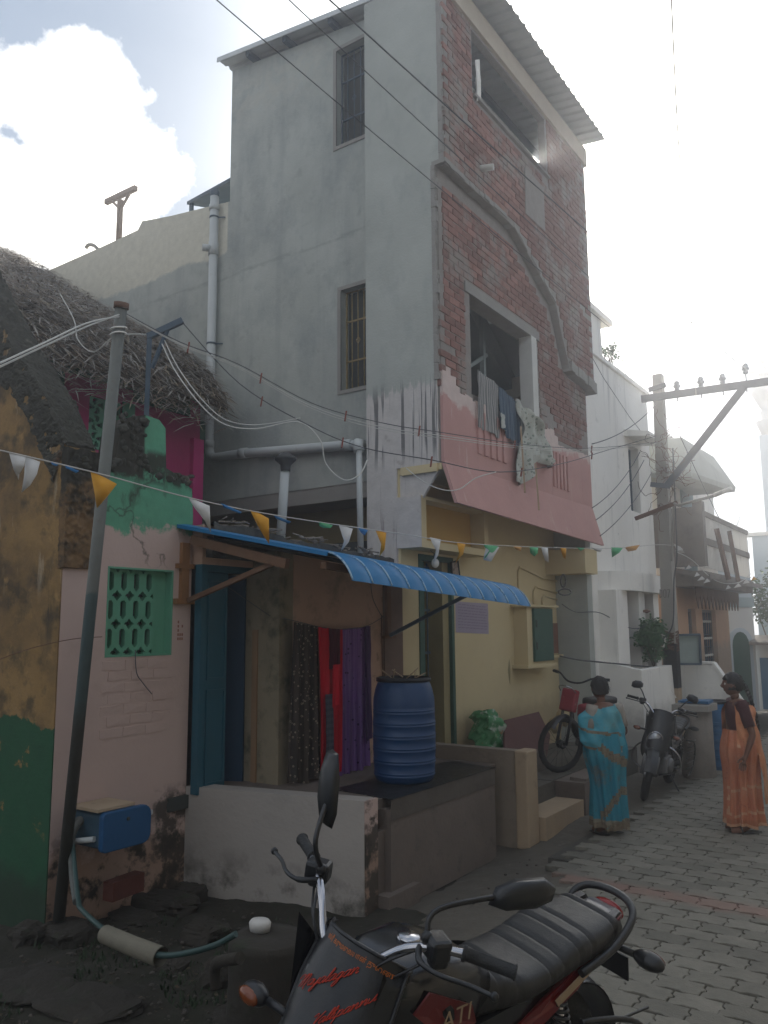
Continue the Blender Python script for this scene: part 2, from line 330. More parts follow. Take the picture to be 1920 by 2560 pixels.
# ---------------------------------------------------------------- ground
def ground():
    g = MB().grid(lambda u, v: (-85+170*u, -60+180*v, -.16 + 0*u), 8, 8, False); struct('ground', g, m_earth)
    # apron by the houses and drain side: uneven earth, lower on the left
    def f(u, v):
        x = -6.2 + 4.4*u; y = .6 + 4.8*v
        h = -.10 + .035*noise.noise(Vector((x*2.1, y*2.3, 0))) + .02*noise.noise(Vector((x*7, y*7, 3)))
        h += .07*max(0, min(1, (x+3.6)/1.6)); return (x, y, h)
    struct('yard_soil', MB().grid(f, 90, 90), m_earth)
    struct('cement_apron', MB().grid(lambda u, v: (-4.4+2.0*u, 4.9+7.7*v, -.006+.014*noise.noise(Vector((u*6, v*14, 1)))+.010*noise.noise(Vector((u*22, v*60, 4))) - .15*max(0, min(1, (-2.75-(-4.4+2.0*u))/.95))*max(0, min(1, (8.2-(4.9+7.7*v))/1.2))), 70, 200), m_roadcem)
    # paved lane: sand bed, pavers laid on it
    bed = MB(); bed.box((-2.55, .2, -.12), (4.5, 40, -.012)); bed.box((-3.1, 7.0, -.12), (-2.55, 40, -.013)); lane = struct('street', bed, m_joint)
    # zig-zag interlocking paver, rows across the lane (edge steps like a unipaver)
    A, B = .262, .168; g_ = .0032; am = .017
    def paver_mesh(name, h, half):
        x0, x1 = -A/2+g_, A/2-g_; y0, y1 = -B/2+g_, B/2-g_
        top = [(x0, y0-0), (x0+.045, y0), (x0+.085, y0+am), (0+.02, y0+am), (.045, y0), (x1-.04, y0), (x1, y0+.006)]
        rgt = [(x1, y0+.006), (x1, -B*.12), (x1+am, -B*.02), (x1+am, B*.1), (x1, B*.2), (x1, y1)]
        bot = [(x1, y1), (x1-.04, y1), (.045, y1), (.02, y1+am), (x0+.085, y1+am), (x0+.045, y1), (x0, y1)]
        lft = [(x0, y1), (x0, B*.2), (x0+am, B*.1), (x0+am, -B*.02), (x0, -B*.12), (x0, y0)]
        poly = top + rgt[1:] + bot[1:] + lft[1:-1]
        ins = [(x*.965, y*.955) for x, y in poly]; n = len(poly)
        vs = [(x, y, -.03) for x, y in poly] + [(x, y, h-.004) for x, y in poly] + [(x, y, h) for x, y in ins]
        fs = [(i, (i+1) % n, (i+1) % n+n, i+n) for i in range(n)] + [(i+n, (i+1) % n+n, (i+1) % n+2*n, i+2*n) for i in range(n)] + [tuple(range(2*n, 3*n))]
        return vs, fs
    vs, fs = paver_mesh('paver', .012, 0)
    me = bpy.data.meshes.new('paver'); me.from_pydata(vs, [], fs); me.materials.append(m_paver)
    cells = []
    r = 0; y = .9
    while y < 24:
        x = -3.0 + (r % 2)*A/2
        xl = -2.45 if y < 5.6 else (-2.45-.5*min(1, (y-5.6)/1.2))
        while x < 2.4:
            if x > xl + .05*math.sin(y*3): cells.append((x, y))
            x += A
        y += B; r += 1
    def vis(c):
        v = Vector((c[0], c[1], -CH)); k = v.dot(FW)
        if k < .3: return 0
        px = 960+FOC*v.dot(RT)/k; py = 1280-FOC*v.dot(UP)/k
        return 1/k if -60 < px < 1990 and 1500 < py < 2640 else 0
    def blocked(c): return False
    cells.sort(key=lambda c: -vis(c)); rest = MB(); n = 0
    for c in cells:
        dz = .007*noise.noise(Vector((c[0]*2.3, c[1]*1.9, 0))) + rnd.uniform(-.0022, .0022); rot = rnd.uniform(-.012, .012)
        tx, ty = rnd.uniform(-.014, .014), rnd.uniform(-.012, .012)
        if n < 290 and vis(c) > 0:
            o = bpy.data.objects.new('paver', me); link(o); o.parent = lane; o.location = (c[0]+rnd.uniform(-.002, .002), c[1], dz); o.rotation_euler = (tx, ty, rot); n += 1
        else:
            cr, sr = math.cos(rot), math.sin(rot)
            rest.add([(c[0]+a*cr-b*sr, c[1]+a*sr+b*cr, dz+z+a*ty) for a, b, z in vs], fs)
    part('pavers', rest, m_paver, lane, kind='stuff')
ground()
# ---------------------------------------------------------------- wall with holes
def wallplane(mb, mp, u0, u1, z0, z1, holes, th, topf=None):
    """mp(u, z, d): d = depth from the face. holes: (ua, ub, za, zb)"""
    us = sorted({u0, u1, *[h[0] for h in holes], *[h[1] for h in holes]}); zs = sorted({z0, z1, *[h[2] for h in holes], *[h[3] for h in holes]})
    us = [u for u in us if u0 <= u <= u1]; zs = [z for z in zs if z0 <= z <= z1]
    for i in range(len(us)-1):
        for j in range(len(zs)-1):
            a, b, c, d = us[i], us[i+1], zs[j], zs[j+1]
            if any(h[0] <= a+1e-6 and b <= h[1]+1e-6 and h[2] <= c+1e-6 and d <= h[3]+1e-6 for h in holes): continue
            da, db = (topf(a), topf(b)) if (topf and d == zs[-1]) else (d, d)
            mb.add([mp(a, c, 0), mp(b, c, 0), mp(b, db, 0), mp(a, da, 0)], [(0,1,2,3)]); mb.add([mp(a, c, th), mp(b, c, th), mp(b, db, th), mp(a, da, th)], [(3,2,1,0)])
    def rim(a, b, c, d):
        for p, q in (((a, c), (b, c)), ((b, c), (b, d)), ((b, d), (a, d)), ((a, d), (a, c))):
            mb.add([mp(*p, 0), mp(*q, 0), mp(*q, th), mp(*p, th)], [(0,1,2,3)])
    for h in holes: rim(*h)
    t0, t1 = (topf(u0), topf(u1)) if topf else (z1, z1)
    for p, q in (((u0, z0), (u1, z0)), ((u1, z0), (u1, t1)), ((u1, t1), (u0, t0)), ((u0, t0), (u0, z0))):
        mb.add([mp(*p, 0), mp(*q, 0), mp(*q, th), mp(*p, th)], [(0,1,2,3)])
    return mb
# ---------------------------------------------------------------- the three-storey block
def tower():
    T = thing('apartment_building', (-6.2, 9.6, 0), 'tall three storey half built house of grey cement and bare brick under a sheet roof', 'building')
    zt = lambda x: 9.70 + (-4.22-x)*.128
    W = MB()   # side wall that faces the camera
    mp = lambda u, z, d: (u, 7.75+d, z)
    wu = (-6.05, -5.42, 8.25, 9.62); wl = (-5.98, -5.42, 4.94, 6.25)
    wallplane(W, mp, -8.0, -5.34, 3.755, 10.0, [wu, wl], .23, lambda u: zt(u))
    part('side_wall', W, m_sidewall, T)
    W = MB(); pz = lambda x: 8.32 if x < -9.95 else 8.32
    poly = [(-8.0, 3.755), (-8.0, 8.12), (-9.3, 8.3), (-9.95, 8.42), (-10.05, 8.3), (-10.9, 8.28), (-12.4, 8.27), (-14.5, 8.27), (-14.5, 3.755)]
    W.prism([(x, 7.752, z) for x, z in poly], (0, .22, 0)); part('parapet_wall', W, m_sidewall, T)
    # far walls so the block is closed
    W = MB().box((-14.4, 11.7, 0), (-4.4, 11.9, 9.6)).box((-14.6, 7.98, 0), (-14.4, 11.7, 8.2)); part('rear_wall', W, m_cement, T)
    W = MB().box((-14.4, 7.98, 8.0), (-8.0, 11.7, 8.05)).box((-8.2, 7.98, 8.05), (-8.0, 11.7, 10.15)); part('roof_slab', W, m_cement, T)
    W = MB().box((-14.4, 7.76, 3.56), (-5.35, 11.7, 3.755)); part('floor_slab', W, m_band, T, label='first floor slab edge above the shaded side gap')
    W = MB().box((-9.5, 8.35, -.1), (-4.93, 8.5, 3.56)); part('recessed_wall', W, m_inyellow, T)
    # pilaster at the street corner
    P_ = MB().box((-5.34, 7.4, 3.77), (-4.385, 7.748, 7.22)).box((-5.34, 7.4, 7.22), (-4.275, 7.748, 9.72)).box((-5.34, 7.4, 2.3), (-4.93, 7.748, 3.77))
    part('corner_pilaster', P_, m_pilaster, T)
    # rough plaster edge where the brick starts
    E_ = MB()
    z = 4.7
    while z < 9.6:
        h = rnd.uniform(.04, .11); x = -4.385 if z < 7.2 else -4.275
        E_.box((x-.03, 7.395-rnd.uniform(0, .008), z), (x+rnd.uniform(.012, .045), 7.43, z+h)); z += h*rnd.uniform(.7, 1.1)
    part('plaster_edge', E_, m_band, T, kind='stuff')
    # window grilles in the side wall
    for (a, b, c, d, mm, lab) in ((*wu, m_bluesteel, 'dark blue steel window grille'), (*wl, mat('faded_yellow_steel', (.30,.22,.10), .8, .3, 20, .2), 'rusted ochre window grille')):
        F = MB(); y = 7.86
        for (p, q) in (((a, c), (b, c)), ((a, d), (b, d)), ((a+.01, c), (a+.01, d)), ((b-.01, c), (b-.01, d)), ((a, c+(d-c)*.3), (b, c+(d-c)*.3)), ((a, c+(d-c)*.7), (b, c+(d-c)*.7))):
            F.bar((p[0], y, p[1]), (q[0], y, q[1]), .02, .02, (0, 1, 0))
        wf = part('window', F, mm, T, label=lab)
        n = 6
        rod = None
        for i in range(1, n):
            x = a+(b-a)*i/n
            B_ = MB().tube([(x, y, c), (x, y, d)], .008, 6)
            if i % 2 == 0:
                zc = (c+d)/2; B_.tube([(x-.03, y, zc), (x, y, zc+.05), (x+.03, y, zc), (x, y, zc-.05), (x-.03, y, zc)], .006, 5)
            part('bar', B_, mm, wf)
        part('pane', MB().box((a, y+.06, c), (b, y+.065, d)), m_dark, wf)
        fr = MB(); o_ = .05
        for (x0, x1, z0, z1) in ((a-o_, a, c-o_, d+o_), (a, b, d, d+o_), (a, b, c-o_, c)): fr.box((x0, 7.738, z0), (x1, 7.76, z1))
        part('surround', fr, m_band, wf)
    # ---- street front: mortar backing, two planes, with holes
    zin = 8.46; opU = (8.13, 10.35, zin, 9.36); opL = (8.12, 9.92, 4.70, 5.915)
    XA, XB = -4.235, -4.345
    W = MB(); wallplane(W, lambda u, z, d: (XB-d, u, z), 7.43, 11.85, 3.772, 7.25, [opL], .2)
    bk = part('front_wall', W, m_mortar, T)
    lowb = [(7.43, 7.2), (9.2, 7.2), (10.5, 6.57), (10.74, 6.1), (10.93, 5.74), (11.95, 5.66)]
    W = MB(); wallplane(W, lambda u, z, d: (XA-d, u, z), 7.43, 11.95, 7.24, 9.68, [opU], .1)
    W.prism([(XA, y, z) for y, z in lowb] + [(XA, 11.95, 7.24), (XA, 7.43, 7.24)], (-.1, 0, 0))
    up = part('upper_front_wall', W, m_mortar, T)
    def zlow(y):
        for (a, b), (c, d) in zip(lowb, lowb[1:]):
            if a <= y <= c: return b + (d-b)*(y-a)/(c-a)
        return 5.66
    def inside(y, z, up_):
        if up_:
            return z > zlow(y)+.1 and z < 9.42 and not (opU[0]-.03 < y < opU[1]+.05 and opU[2]-.04 < z) and 7.42 < y < 11.9
        if y < 10.9 and zlow(y)-z < .13: return False
        return z < min(7.16, zlow(y)-.03) and z > 4.58 and not (opL[0]-.08 < y < opL[1]+.12 and z < opL[3]+.16) and 7.40 < y < 11.82
    bl, bh = .232, .086; LST = []
    for up_ in (0, 1):
        r = 0; z = 4.62 if not up_ else 5.72
        while z < 9.5:
            y = 7.40 - (r % 2)*bl/2
            while y < 11.95:
                ok = [inside(y+t*bl, z+bh/2, up_) for t in (.12, .5, .88)]
                if ok[1] and (ok[0] or ok[2]):
                    L_ = 1.0 if all(ok) else .55; yc = y+bl/2 + (0 if all(ok) else (.05 if ok[2] else -.05)); LST.append((yc, z+bh/2, L_, up_))
                y += bl
            z += bh; r += 1
    LST.sort(key=lambda b: (b[0]-0)*1.0 + abs(b[1]-6)*.25)
    meshes = []
    for k in range(5):
        q = MB().box((-.055, -bl/2+.007, -bh/2+.007), (.011, bl/2-.007, bh/2-.007), .0035); me = mesh_of('brick', q, m_brick); meshes.append(me)
    rest = MB(); nb = 0
    for (y, z, L_, up_) in LST:
        X = (XA if up_ else XB) + rnd.uniform(-.004, .004); par = up if up_ else bk
        if noise.noise(Vector((y*1.5, z*1.8, 4.0))) > .52: continue       # plaster smears hide some bricks
        if nb < 295:
            o = bpy.data.objects.new('brick', rnd.choice(meshes)); link(o); o.parent = par
            o.location = Vector((X, y, z)) - rloc(par); o.scale = (1, L_, 1); o.rotation_euler = (rnd.uniform(-.02, .02), rnd.uniform(-.03, .03), rnd.uniform(-.02, .02)); nb += 1
        else: rest.box((X-.05, y-bl*L_/2+.007, z-bh/2+.007), (X+.011, y+bl*L_/2-.007, z+bh/2-.007), .003)
    part('brickwork', rest, m_brick, T, kind='stuff')
    # ledge, diagonal stair beam and hood
    W = MB()
    def rough_band(pts, h, x0, x1):
        for (a, b), (c, d) in zip(pts, pts[1:]):
            n = max(2, int(abs(c-a)/.12))
            for i in range(n):
                y0, y1 = a+(c-a)*i/n, a+(c-a)*(i+1)/n; z0, z1 = b+(d-b)*i/n, b+(d-b)*(i+1)/n; j = rnd.uniform(-.02, .02); xx = x1+rnd.uniform(-.015, .01)
                W.add([(x0, y0, z0-h+j), (xx, y0, z0-h+j), (xx, y0, z0), (x0, y0, z0), (x0, y1, z1-h+j), (xx, y1, z1-h+j), (xx, y1, z1), (x0, y1, z1)],
                      [(0,1,2,3),(7,6,5,4),(0,4,5,1),(1,5,6,2),(2,6,7,3),(3,7,4,0)])
    rough_band([(7.39, 7.27), (9.2, 7.27), (10.5, 6.64), (10.74, 6.18), (10.93, 5.80)], .06, -4.40, -4.224)
    rough_band([(10.93, 5.84), (11.98, 5.76)], .16, -4.42, -4.19)
    part('stair_beam', W, m_band, T)
    # concrete frame pieces
    part('lintel', MB().box((-4.36, 7.98, 5.915), (-4.318, 10.08, 6.04)), m_band, T)
    part('jamb', MB().box((-4.50, 9.80, 4.7), (-4.312, 9.96, 5.915)), mat('white_lit_jamb', (.55,.54,.50), .9, .1, 6, .2), T)  # whitish jamb, its colour lightened for the lit reveal face
    part('roof_beam', MB().box((-4.33, 7.44, 9.40), (-4.19, 11.97, 9.70)), mat('cream_roof_beam', (.47,.41,.32), .95, .12, 3, .3), T)
    part('sill', MB().box((-4.36, 8.11, 8.44), (-4.19, 10.40, 8.475)), m_band, T)
    part('vent_block', MB().box((-4.24, 9.55, 7.55), (-4.212, 10.2, 8.2), .015), m_mortar, T, label='square patch of pierced cement blockwork in the upper brick wall')
    part('pipe_stub', MB().tube([(-4.3, 8.28, 7.58), (-4.08, 8.33, 7.56)], .04, 10), mat('dirty_white_pvc', (.45,.44,.40), .5, .05, 8, .05), T)
    # rooms
    W = MB().box((-7.6, 8.0, 3.76), (-4.55, 11.7, 3.80)).box((-7.6, 8.0, 6.9), (-4.55, 11.7, 7.05)); part('ceiling', W, m_inner, T)
    for bx in (((-7.6, 8.0, 3.8), (-7.5, 11.7, 6.9)), ((-7.5, 11.4, 3.8), (-4.56, 11.5, 6.9)), ((-5.35, 7.99, 3.8), (-4.56, 8.05, 6.9))): part('room_wall', MB().box(*bx), m_inner, T)
    W = MB()   # stair flight inside
    W.prism([(-5.0, 8.3, 6.9), (-5.0, 9.0, 6.9), (-5.0, 11.3, 5.3), (-5.0, 11.3, 5.05)], (-.9, 0, 0)); W.bar((-4.9, 8.4, 5.0), (-4.9, 9.6, 5.7), .05, .05); W.bar((-4.9, 9.5, 4.6), (-4.9, 9.5, 6.3), .06, .06)
    part('stair_flight', W, mat('stair_grey', (.22,.26,.25), .95, .1, 4, .2), T)
    part('room_beam', MB().box((-6.6, 10.6, 5.35), (-4.56, 10.8, 5.65)), mat('cream_beam', (.5,.46,.36), .9, .08, 4, .2), T)
    W = MB().box((-7.9, 7.99, 7.06), (-4.35, 11.7, 7.1)); part('loft_floor', W, m_band, T)
    # ---- balcony slab, tapered rose skirt, canopies on the street side
    W = MB().box((-4.93, 7.42, 3.70), (-4.36, 11.85, 3.769)); W.box((-4.87, 7.39, 3.68), (-4.40, 7.42, 3.769)); part('balcony_slab', W, m_yellow, T)
    skirt = MB(); tops = [(7.42, 4.80), (7.50, 4.86), (7.60, 4.78), (7.72, 4.70), (7.80, 4.62), (7.92, 4.66), (8.1, 4.62), (9.0, 4.62), (10.0, 4.62), (10.25, 4.72), (10.35, 4.74), (10.5, 4.66), (10.62, 4.55), (11.0, 4.56), (11.6, 4.60), (11.87, 4.60)]
    def zb(y): return 3.318 + (3.208-3.318)*(y-7.38)/4.55
    for (y0, t0), (y1, t1) in zip(tops, tops[1:]):
        n = max(1, int((y1-y0)/.08))
        for i in range(n):
            a = y0+(y1-y0)*i/n; b = y0+(y1-y0)*(i+1)/n; ta = t0+(t1-t0)*i/n+rnd.uniform(-.012, .012); tb = ta+rnd.uniform(-.01, .01)
            pa = [(-4.325, a, ta), (-4.325, a, 3.80), (-4.17, a, zb(a)), (-4.21, a, zb(a)), (-4.36, a, 3.78), (-4.36, a, ta)]
            pb = [(x, b, (tb if k in (0, 5) else (zb(b) if k in (2, 3) else z))) for k, (x, _, z) in enumerate(pa)]
            skirt.add(pa+pb, [(j, (j+1) % 6, (j+1) % 6+6, j+6) for j in range(6)] + [(5,4,3,2,1,0), (6,7,8,9,10,11)])
    part('rose_balcony_front', skirt, m_pink, T, label='flared rose painted balcony front with flaking paint')
    G = MB()      # fluted panels sunk/raised in the balcony front
    for y0, y1, zt_, zb_ in ((8.18, 9.0, 4.62, 4.0), (10.38, 11.0, 4.42, 3.92)):
        n = 5
        for i in range(n):
            a = y0+(y1-y0)*i/n; G.box((-4.33, a, zb_), (-4.300, a+(y1-y0)/n*.5, zt_))
    part('fluting', G, m_pink, T, kind='stuff')
    part('cheek', MB().prism([(-4.93, 7.425, 3.35), (-4.93, 7.425, 3.69), (-4.41, 7.425, 3.69), (-4.62, 7.425, 3.40)], (0, .04, 0)), m_pilaster, T)
    # canopy box over the door with an open ochre niche
    part('canopy', MB().box((-4.93, 7.402, 2.87), (-4.61, 8.95, 2.95)).box((-4.93, 7.402, 2.95), (-4.61, 7.50, 3.40)).box((-4.93, 7.402, 3.40), (-4.61, 8.95, 3.44)).box((-4.93, 8.85, 2.95), (-4.61, 8.95, 3.40)), m_yellow, T)
    part('canopy_end', MB().box((-4.929, 7.388, 2.872), (-4.612, 7.4015, 3.438)), m_pilaster, T)
    part('niche', MB().box((-4.88, 7.50, 2.95), (-4.80, 8.85, 3.40)), m_ochre, T)
    part('yellow_slab', MB().box((-4.93, 11.35, 2.78), (-4.28, 11.84, 3.14)), m_yellow, T)
    # ground floor front wall with its door
    W = MB(); wallplane(W, lambda u, z, d: (-4.9-d, u, z), 7.42, 11.75, -.05, 3.70, [(7.776, 8.55, .62, 2.84)], .22); part('yellow_wall', W, m_yellow, T)
    part('end_wall', MB().box((-9.0, 11.55, -.1), (-5.13, 11.75, 3.56)), m_yellow, T)
    part('loose_plaster', MB().prism([(-4.899, 9.98+a, 1.42+b) for a, b in ((0, 0), (.03, .12), (.05, .16), (.07, .02), (.05, -.17), (.02, -.09))], (.003, 0, 0)), m_inyellow, T)
    D = MB()
    for y0, y1 in ((7.776, 7.84), (8.49, 8.55)): D.box((-5.0, y0, .62), (-4.885, y1, 2.84))
    D.box((-5.0, 7.84, 2.78), (-4.885, 8.49, 2.84)); dr = part('door', D, m_green, T, label='dark green framed grille door, standing half open')
    part('leaf', MB().box((-5.04, 7.85, .64), (-5.0, 8.06, 2.77)), m_green, dr)
    L_ = MB().box((-5.12, 8.10, .64), (-5.10, 8.13, 2.77)).box((-5.12, 8.44, .64), (-5.10, 8.47, 2.77))
    for i in range(5): L_.box((-5.115, 8.13, .7+i*.5), (-5.105, 8.44, .73+i*.5))
    L_.box((-5.11, 8.28, .64), (-5.10, 8.30, 2.77)); part('grille', L_, m_bluesteel, dr)
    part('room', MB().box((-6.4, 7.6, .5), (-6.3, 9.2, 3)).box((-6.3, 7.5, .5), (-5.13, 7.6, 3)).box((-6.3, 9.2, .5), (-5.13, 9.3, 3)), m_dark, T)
    # meter cupboard with a green door, and the small niche beside it
    part('cupboard', MB().box((-4.9, 10.20, 1.50), (-4.70, 11.02, 2.28)).box((-4.9, 10.10, 1.455), (-4.66, 11.1, 1.50)).box((-4.9, 10.10, 2.28), (-4.64, 11.16, 2.31)), m_yellow, T)
    g = part('cupboard_door', MB().box((-4.699, 10.36, 1.54), (-4.665, 10.99, 2.26)), m_green, T)
    part('hinge', MB().box((-4.664, 10.40, 1.7), (-4.655, 10.44, 1.8)).box((-4.664, 10.40, 2.0), (-4.655, 10.44, 2.1)), m_dark, g)
    part('fuse_board', MB().box((-4.9, 11.12, 1.62), (-4.84, 11.58, 2.06)), mat('brown_board', (.20,.10,.07), .8, .3, 20, .2), T)
    part('fuse_shelf', MB().box((-4.9, 11.08, 1.56), (-4.78, 11.62, 1.60)), m_yellow, T)
    # sheet roof: corrugated, with edge flashing and purlins
    zr = lambda x: 9.80 + (-4.22-x)*.128; S = MB(); xs = [-8.12, -3.86]; n = 96
    def prof(t): s_ = (t*22) % 1; return .028 if s_ < .22 else 0
    ys = [7.56+(12.0-7.56)*i/n for i in range(n+1)]
    def rib(y):
        s_ = ((y-7.56)*5.2) % 1; return .035 if s_ < .2 else (.035*(1-(s_-.2)/.06) if s_ < .26 else (.035*(s_-.94)/.06 if s_ > .94 else 0))
    yy = [7.56 + i*.0385/2 for i in range(231)]
    vs = []; 
    for y in yy: vs += [(-8.12, y, zr(-8.12)+rib(y)), (-3.86, y, zr(-3.86)+rib(y)), (-3.86, y, zr(-3.86)+rib(y)-.004), (-8.12, y, zr(-8.12)+rib(y)-.004)]
    fs = []
    for i in range(len(yy)-1):
        a = i*4; b = a+4; fs += [(a, a+1, b+1, b), (a+1, a+2, b+2, b+1), (a+2, a+3, b+3, b+2), (a+3, a, b, b+3)]
    S.add(vs, fs); part('roof_sheet', S, m_roofsheet, T)
    for x in (-7.55, -6.85, -6.05, -5.0, -4.45):
        part('purlin', MB().box((x-.035, 7.60, zr(x)-.09), (x+.035, 11.98, zr(x)-.006)), m_bluesteel, T)
    part('flashing', MB().bar((-8.12, 7.555, zr(-8.12)-.01), (-3.86, 7.555, zr(-3.86)-.01), .012, .07), m_roofsheet, T)
    part('solar_panel', MB().prism([(-9.2, 8.0, 8.62), (-8.01, 8.0, 8.72), (-8.01, 9.2, 9.1), (-9.2, 9.2, 9.0)], (0, 0, -.05)).bar((-9.15, 8.05, 8.0), (-9.15, 8.05, 8.6), .05, .05).bar((-8.1, 8.05, 8.0), (-8.1, 8.05, 8.68), .05, .05), m_bluesteel, T)
    return T
tower()
# ---------------------------------------------------------------- thatched house, rose front, awning side
m_rosewall = mat('dusty_rose_limewash', (.50,.37,.32), .92, .07, 1.5, .25, 30, layers=[
    dict(k='n', s=2.5, t=.58, sharp=5, c=(.40,.29,.245), a=.6), dict(k='n', s=22, t=.72, sharp=25, c=(.2,.13,.1), a=.7),
    dict(k='z', z=2.83, amp=.55, soft=.03, s=2.0, c=(.10,.30,.185), a=1, d=8), dict(k='n', s=7, t=.40, sharp=10, c=(.035,.034,.024), a=.95, zr=(3.19,3.5,.05)), dict(k='z', z=3.24, amp=.15, soft=.03, s=9, c=(.04,.036,.027), yr=(3,4.27,.02), wob=.03), dict(k='drip', s=5, st=(1,1,.4), t=.55, sharp=12, c=(.04,.05,.03), a=.7, zr=(2.8,3.4,.3)),
    dict(k='z', z=.42, below=True, amp=.65, soft=.1, s=4, c=(.30,.19,.13), a=.8), dict(k='n', s=5.5, t=.5, sharp=10, c=(.03,.027,.02), a=.95, zr=(-1,.62,.25)),
    dict(k='n', s=7, t=.44, sharp=9, c=(.04,.035,.027), a=.9, zr=(-1,.78,.12), yr=(4.42,5.5,.1), wob=.3),
    dict(k='crack', vs=.85, w=.35, t=.012, c=(.04,.045,.03), a=1, zr=(2.5,3.6,.1))])
m_moss = mat('black_moss_masonry', (.05,.048,.038), .97, .3, 6, 1.0, 22, layers=[dict(k='n', s=5, t=.6, sharp=9, c=(.2,.19,.15), a=.7), dict(k='n', s=3, t=.62, sharp=8, c=(.16,.08,.04), a=.7)])
m_magenta = mat('magenta_wall_paint', (.36,.032,.125), .85, .12, 2, .2, 40, layers=[dict(k='n', s=4, t=.6, sharp=5, c=(.25,.02,.09), a=.6)])
m_dkgreen = mat('bottle_green_wall_paint', (.035,.105,.065), .85, .15, 2, .2, 40)
m_jali = mat('sea_green_paint', (.11,.31,.20), .8, .1, 6, .2, 40, layers=[dict(k='n', s=9, t=.6, sharp=6, c=(.06,.17,.11), a=.5)])
m_oldwall = mat('peeling_peach_plaster', (.47,.30,.215), .95, .1, 2, .3, 35, layers=[
    dict(k='n', s=3, t=.54, sharp=7, c=(.20,.17,.12), a=.7), dict(k='n', s=2.2, t=.47, sharp=6, c=(.10,.095,.065), a=.9, yr=(5.3,5.62,.15), wob=.4),
    dict(k='n', s=6, t=.58, sharp=10, c=(.17,.10,.07), a=.8, yr=(6.75,7.5,.15))])
m_jamb = mat('mossy_jamb_plaster', (.26,.215,.145), .95, .15, 3, .4, 35, layers=[dict(k='n', s=4, t=.5, sharp=6, c=(.07,.07,.045), a=.8), dict(k='n', s=7, t=.6, sharp=8, c=(.30,.25,.2), a=.6)])
m_slabmoss = mat('mossy_roof_slab', (.085,.082,.072), .97, .3, 5, .9, 30, layers=[dict(k='n', s=7, t=.58, sharp=8, c=(.27,.25,.21), a=.7), dict(k='n', s=3, t=.5, sharp=6, c=(.03,.03,.026), a=.8)])
def jali(parent, X, y0, y1, z0, z1, nc, nr, kind):
    """pierced cement screen: rows of lobed slots with small diamonds between, real thickness"""
    n_u, n_v = nc*14, nr*20; holes = []
    def solid(u, v):      # u, v in cells
        if kind == 'slot':
            r = int(v); fv = v-r; cu = (u + (.0 if r % 2 == 0 else .0)) % 1 - .5; cv = fv-.42
            if abs(cu) < .25 and abs(cv) < .32 and (abs(cu) < .25 - max(0, abs(cv)-.2)*1.5): return False
            du = (u+.5) % 1 - .5; dv = fv - .92 if fv > .5 else fv+.08
            return not (abs(du)/.33 + abs(dv)/.20 < 1)
        a = (u % 1)-.5; b = (v % 1)-.5; rr = math.hypot(a, b); th = math.atan2(b, a)
        return not (.12 < rr < .46 and abs(math.sin(2*th + (1 if (int(u)+int(v)) % 2 else -1)*rr*3)) > .62)
    M_ = MB(); idx = {}
    def V(i, j, d):
        k = (i, j, d)
        if k not in idx: idx[k] = len(M_.v); M_.v.append(Vector((X-(.05 if d else 0), y0+(y1-y0)*i/n_u, z1-(z1-z0)*j/n_v)))
        return idx[k]
    S_ = lambda i, j: 0 <= i < n_u and 0 <= j < n_v and solid((i+.5)/14, (j+.5)/20)
    for i in range(n_u):
        for j in range(n_v):
            if not S_(i, j): continue
            M_.f.append((V(i, j, 0), V(i, j+1, 0), V(i+1, j+1, 0), V(i+1, j, 0))); M_.sm.append(False)
            for (a, b, p, q) in ((i-1, j, (i, j), (i, j+1)), (i+1, j, (i+1, j+1), (i+1, j)), (i, j-1, (i+1, j), (i, j)), (i, j+1, (i, j+1), (i+1, j+1))):
                if not S_(a, b): M_.f.append((V(*p, 0), V(*p, 1), V(*q, 1), V(*q, 0))); M_.sm.append(False)
    return part('screen', M_, m_jali, parent)
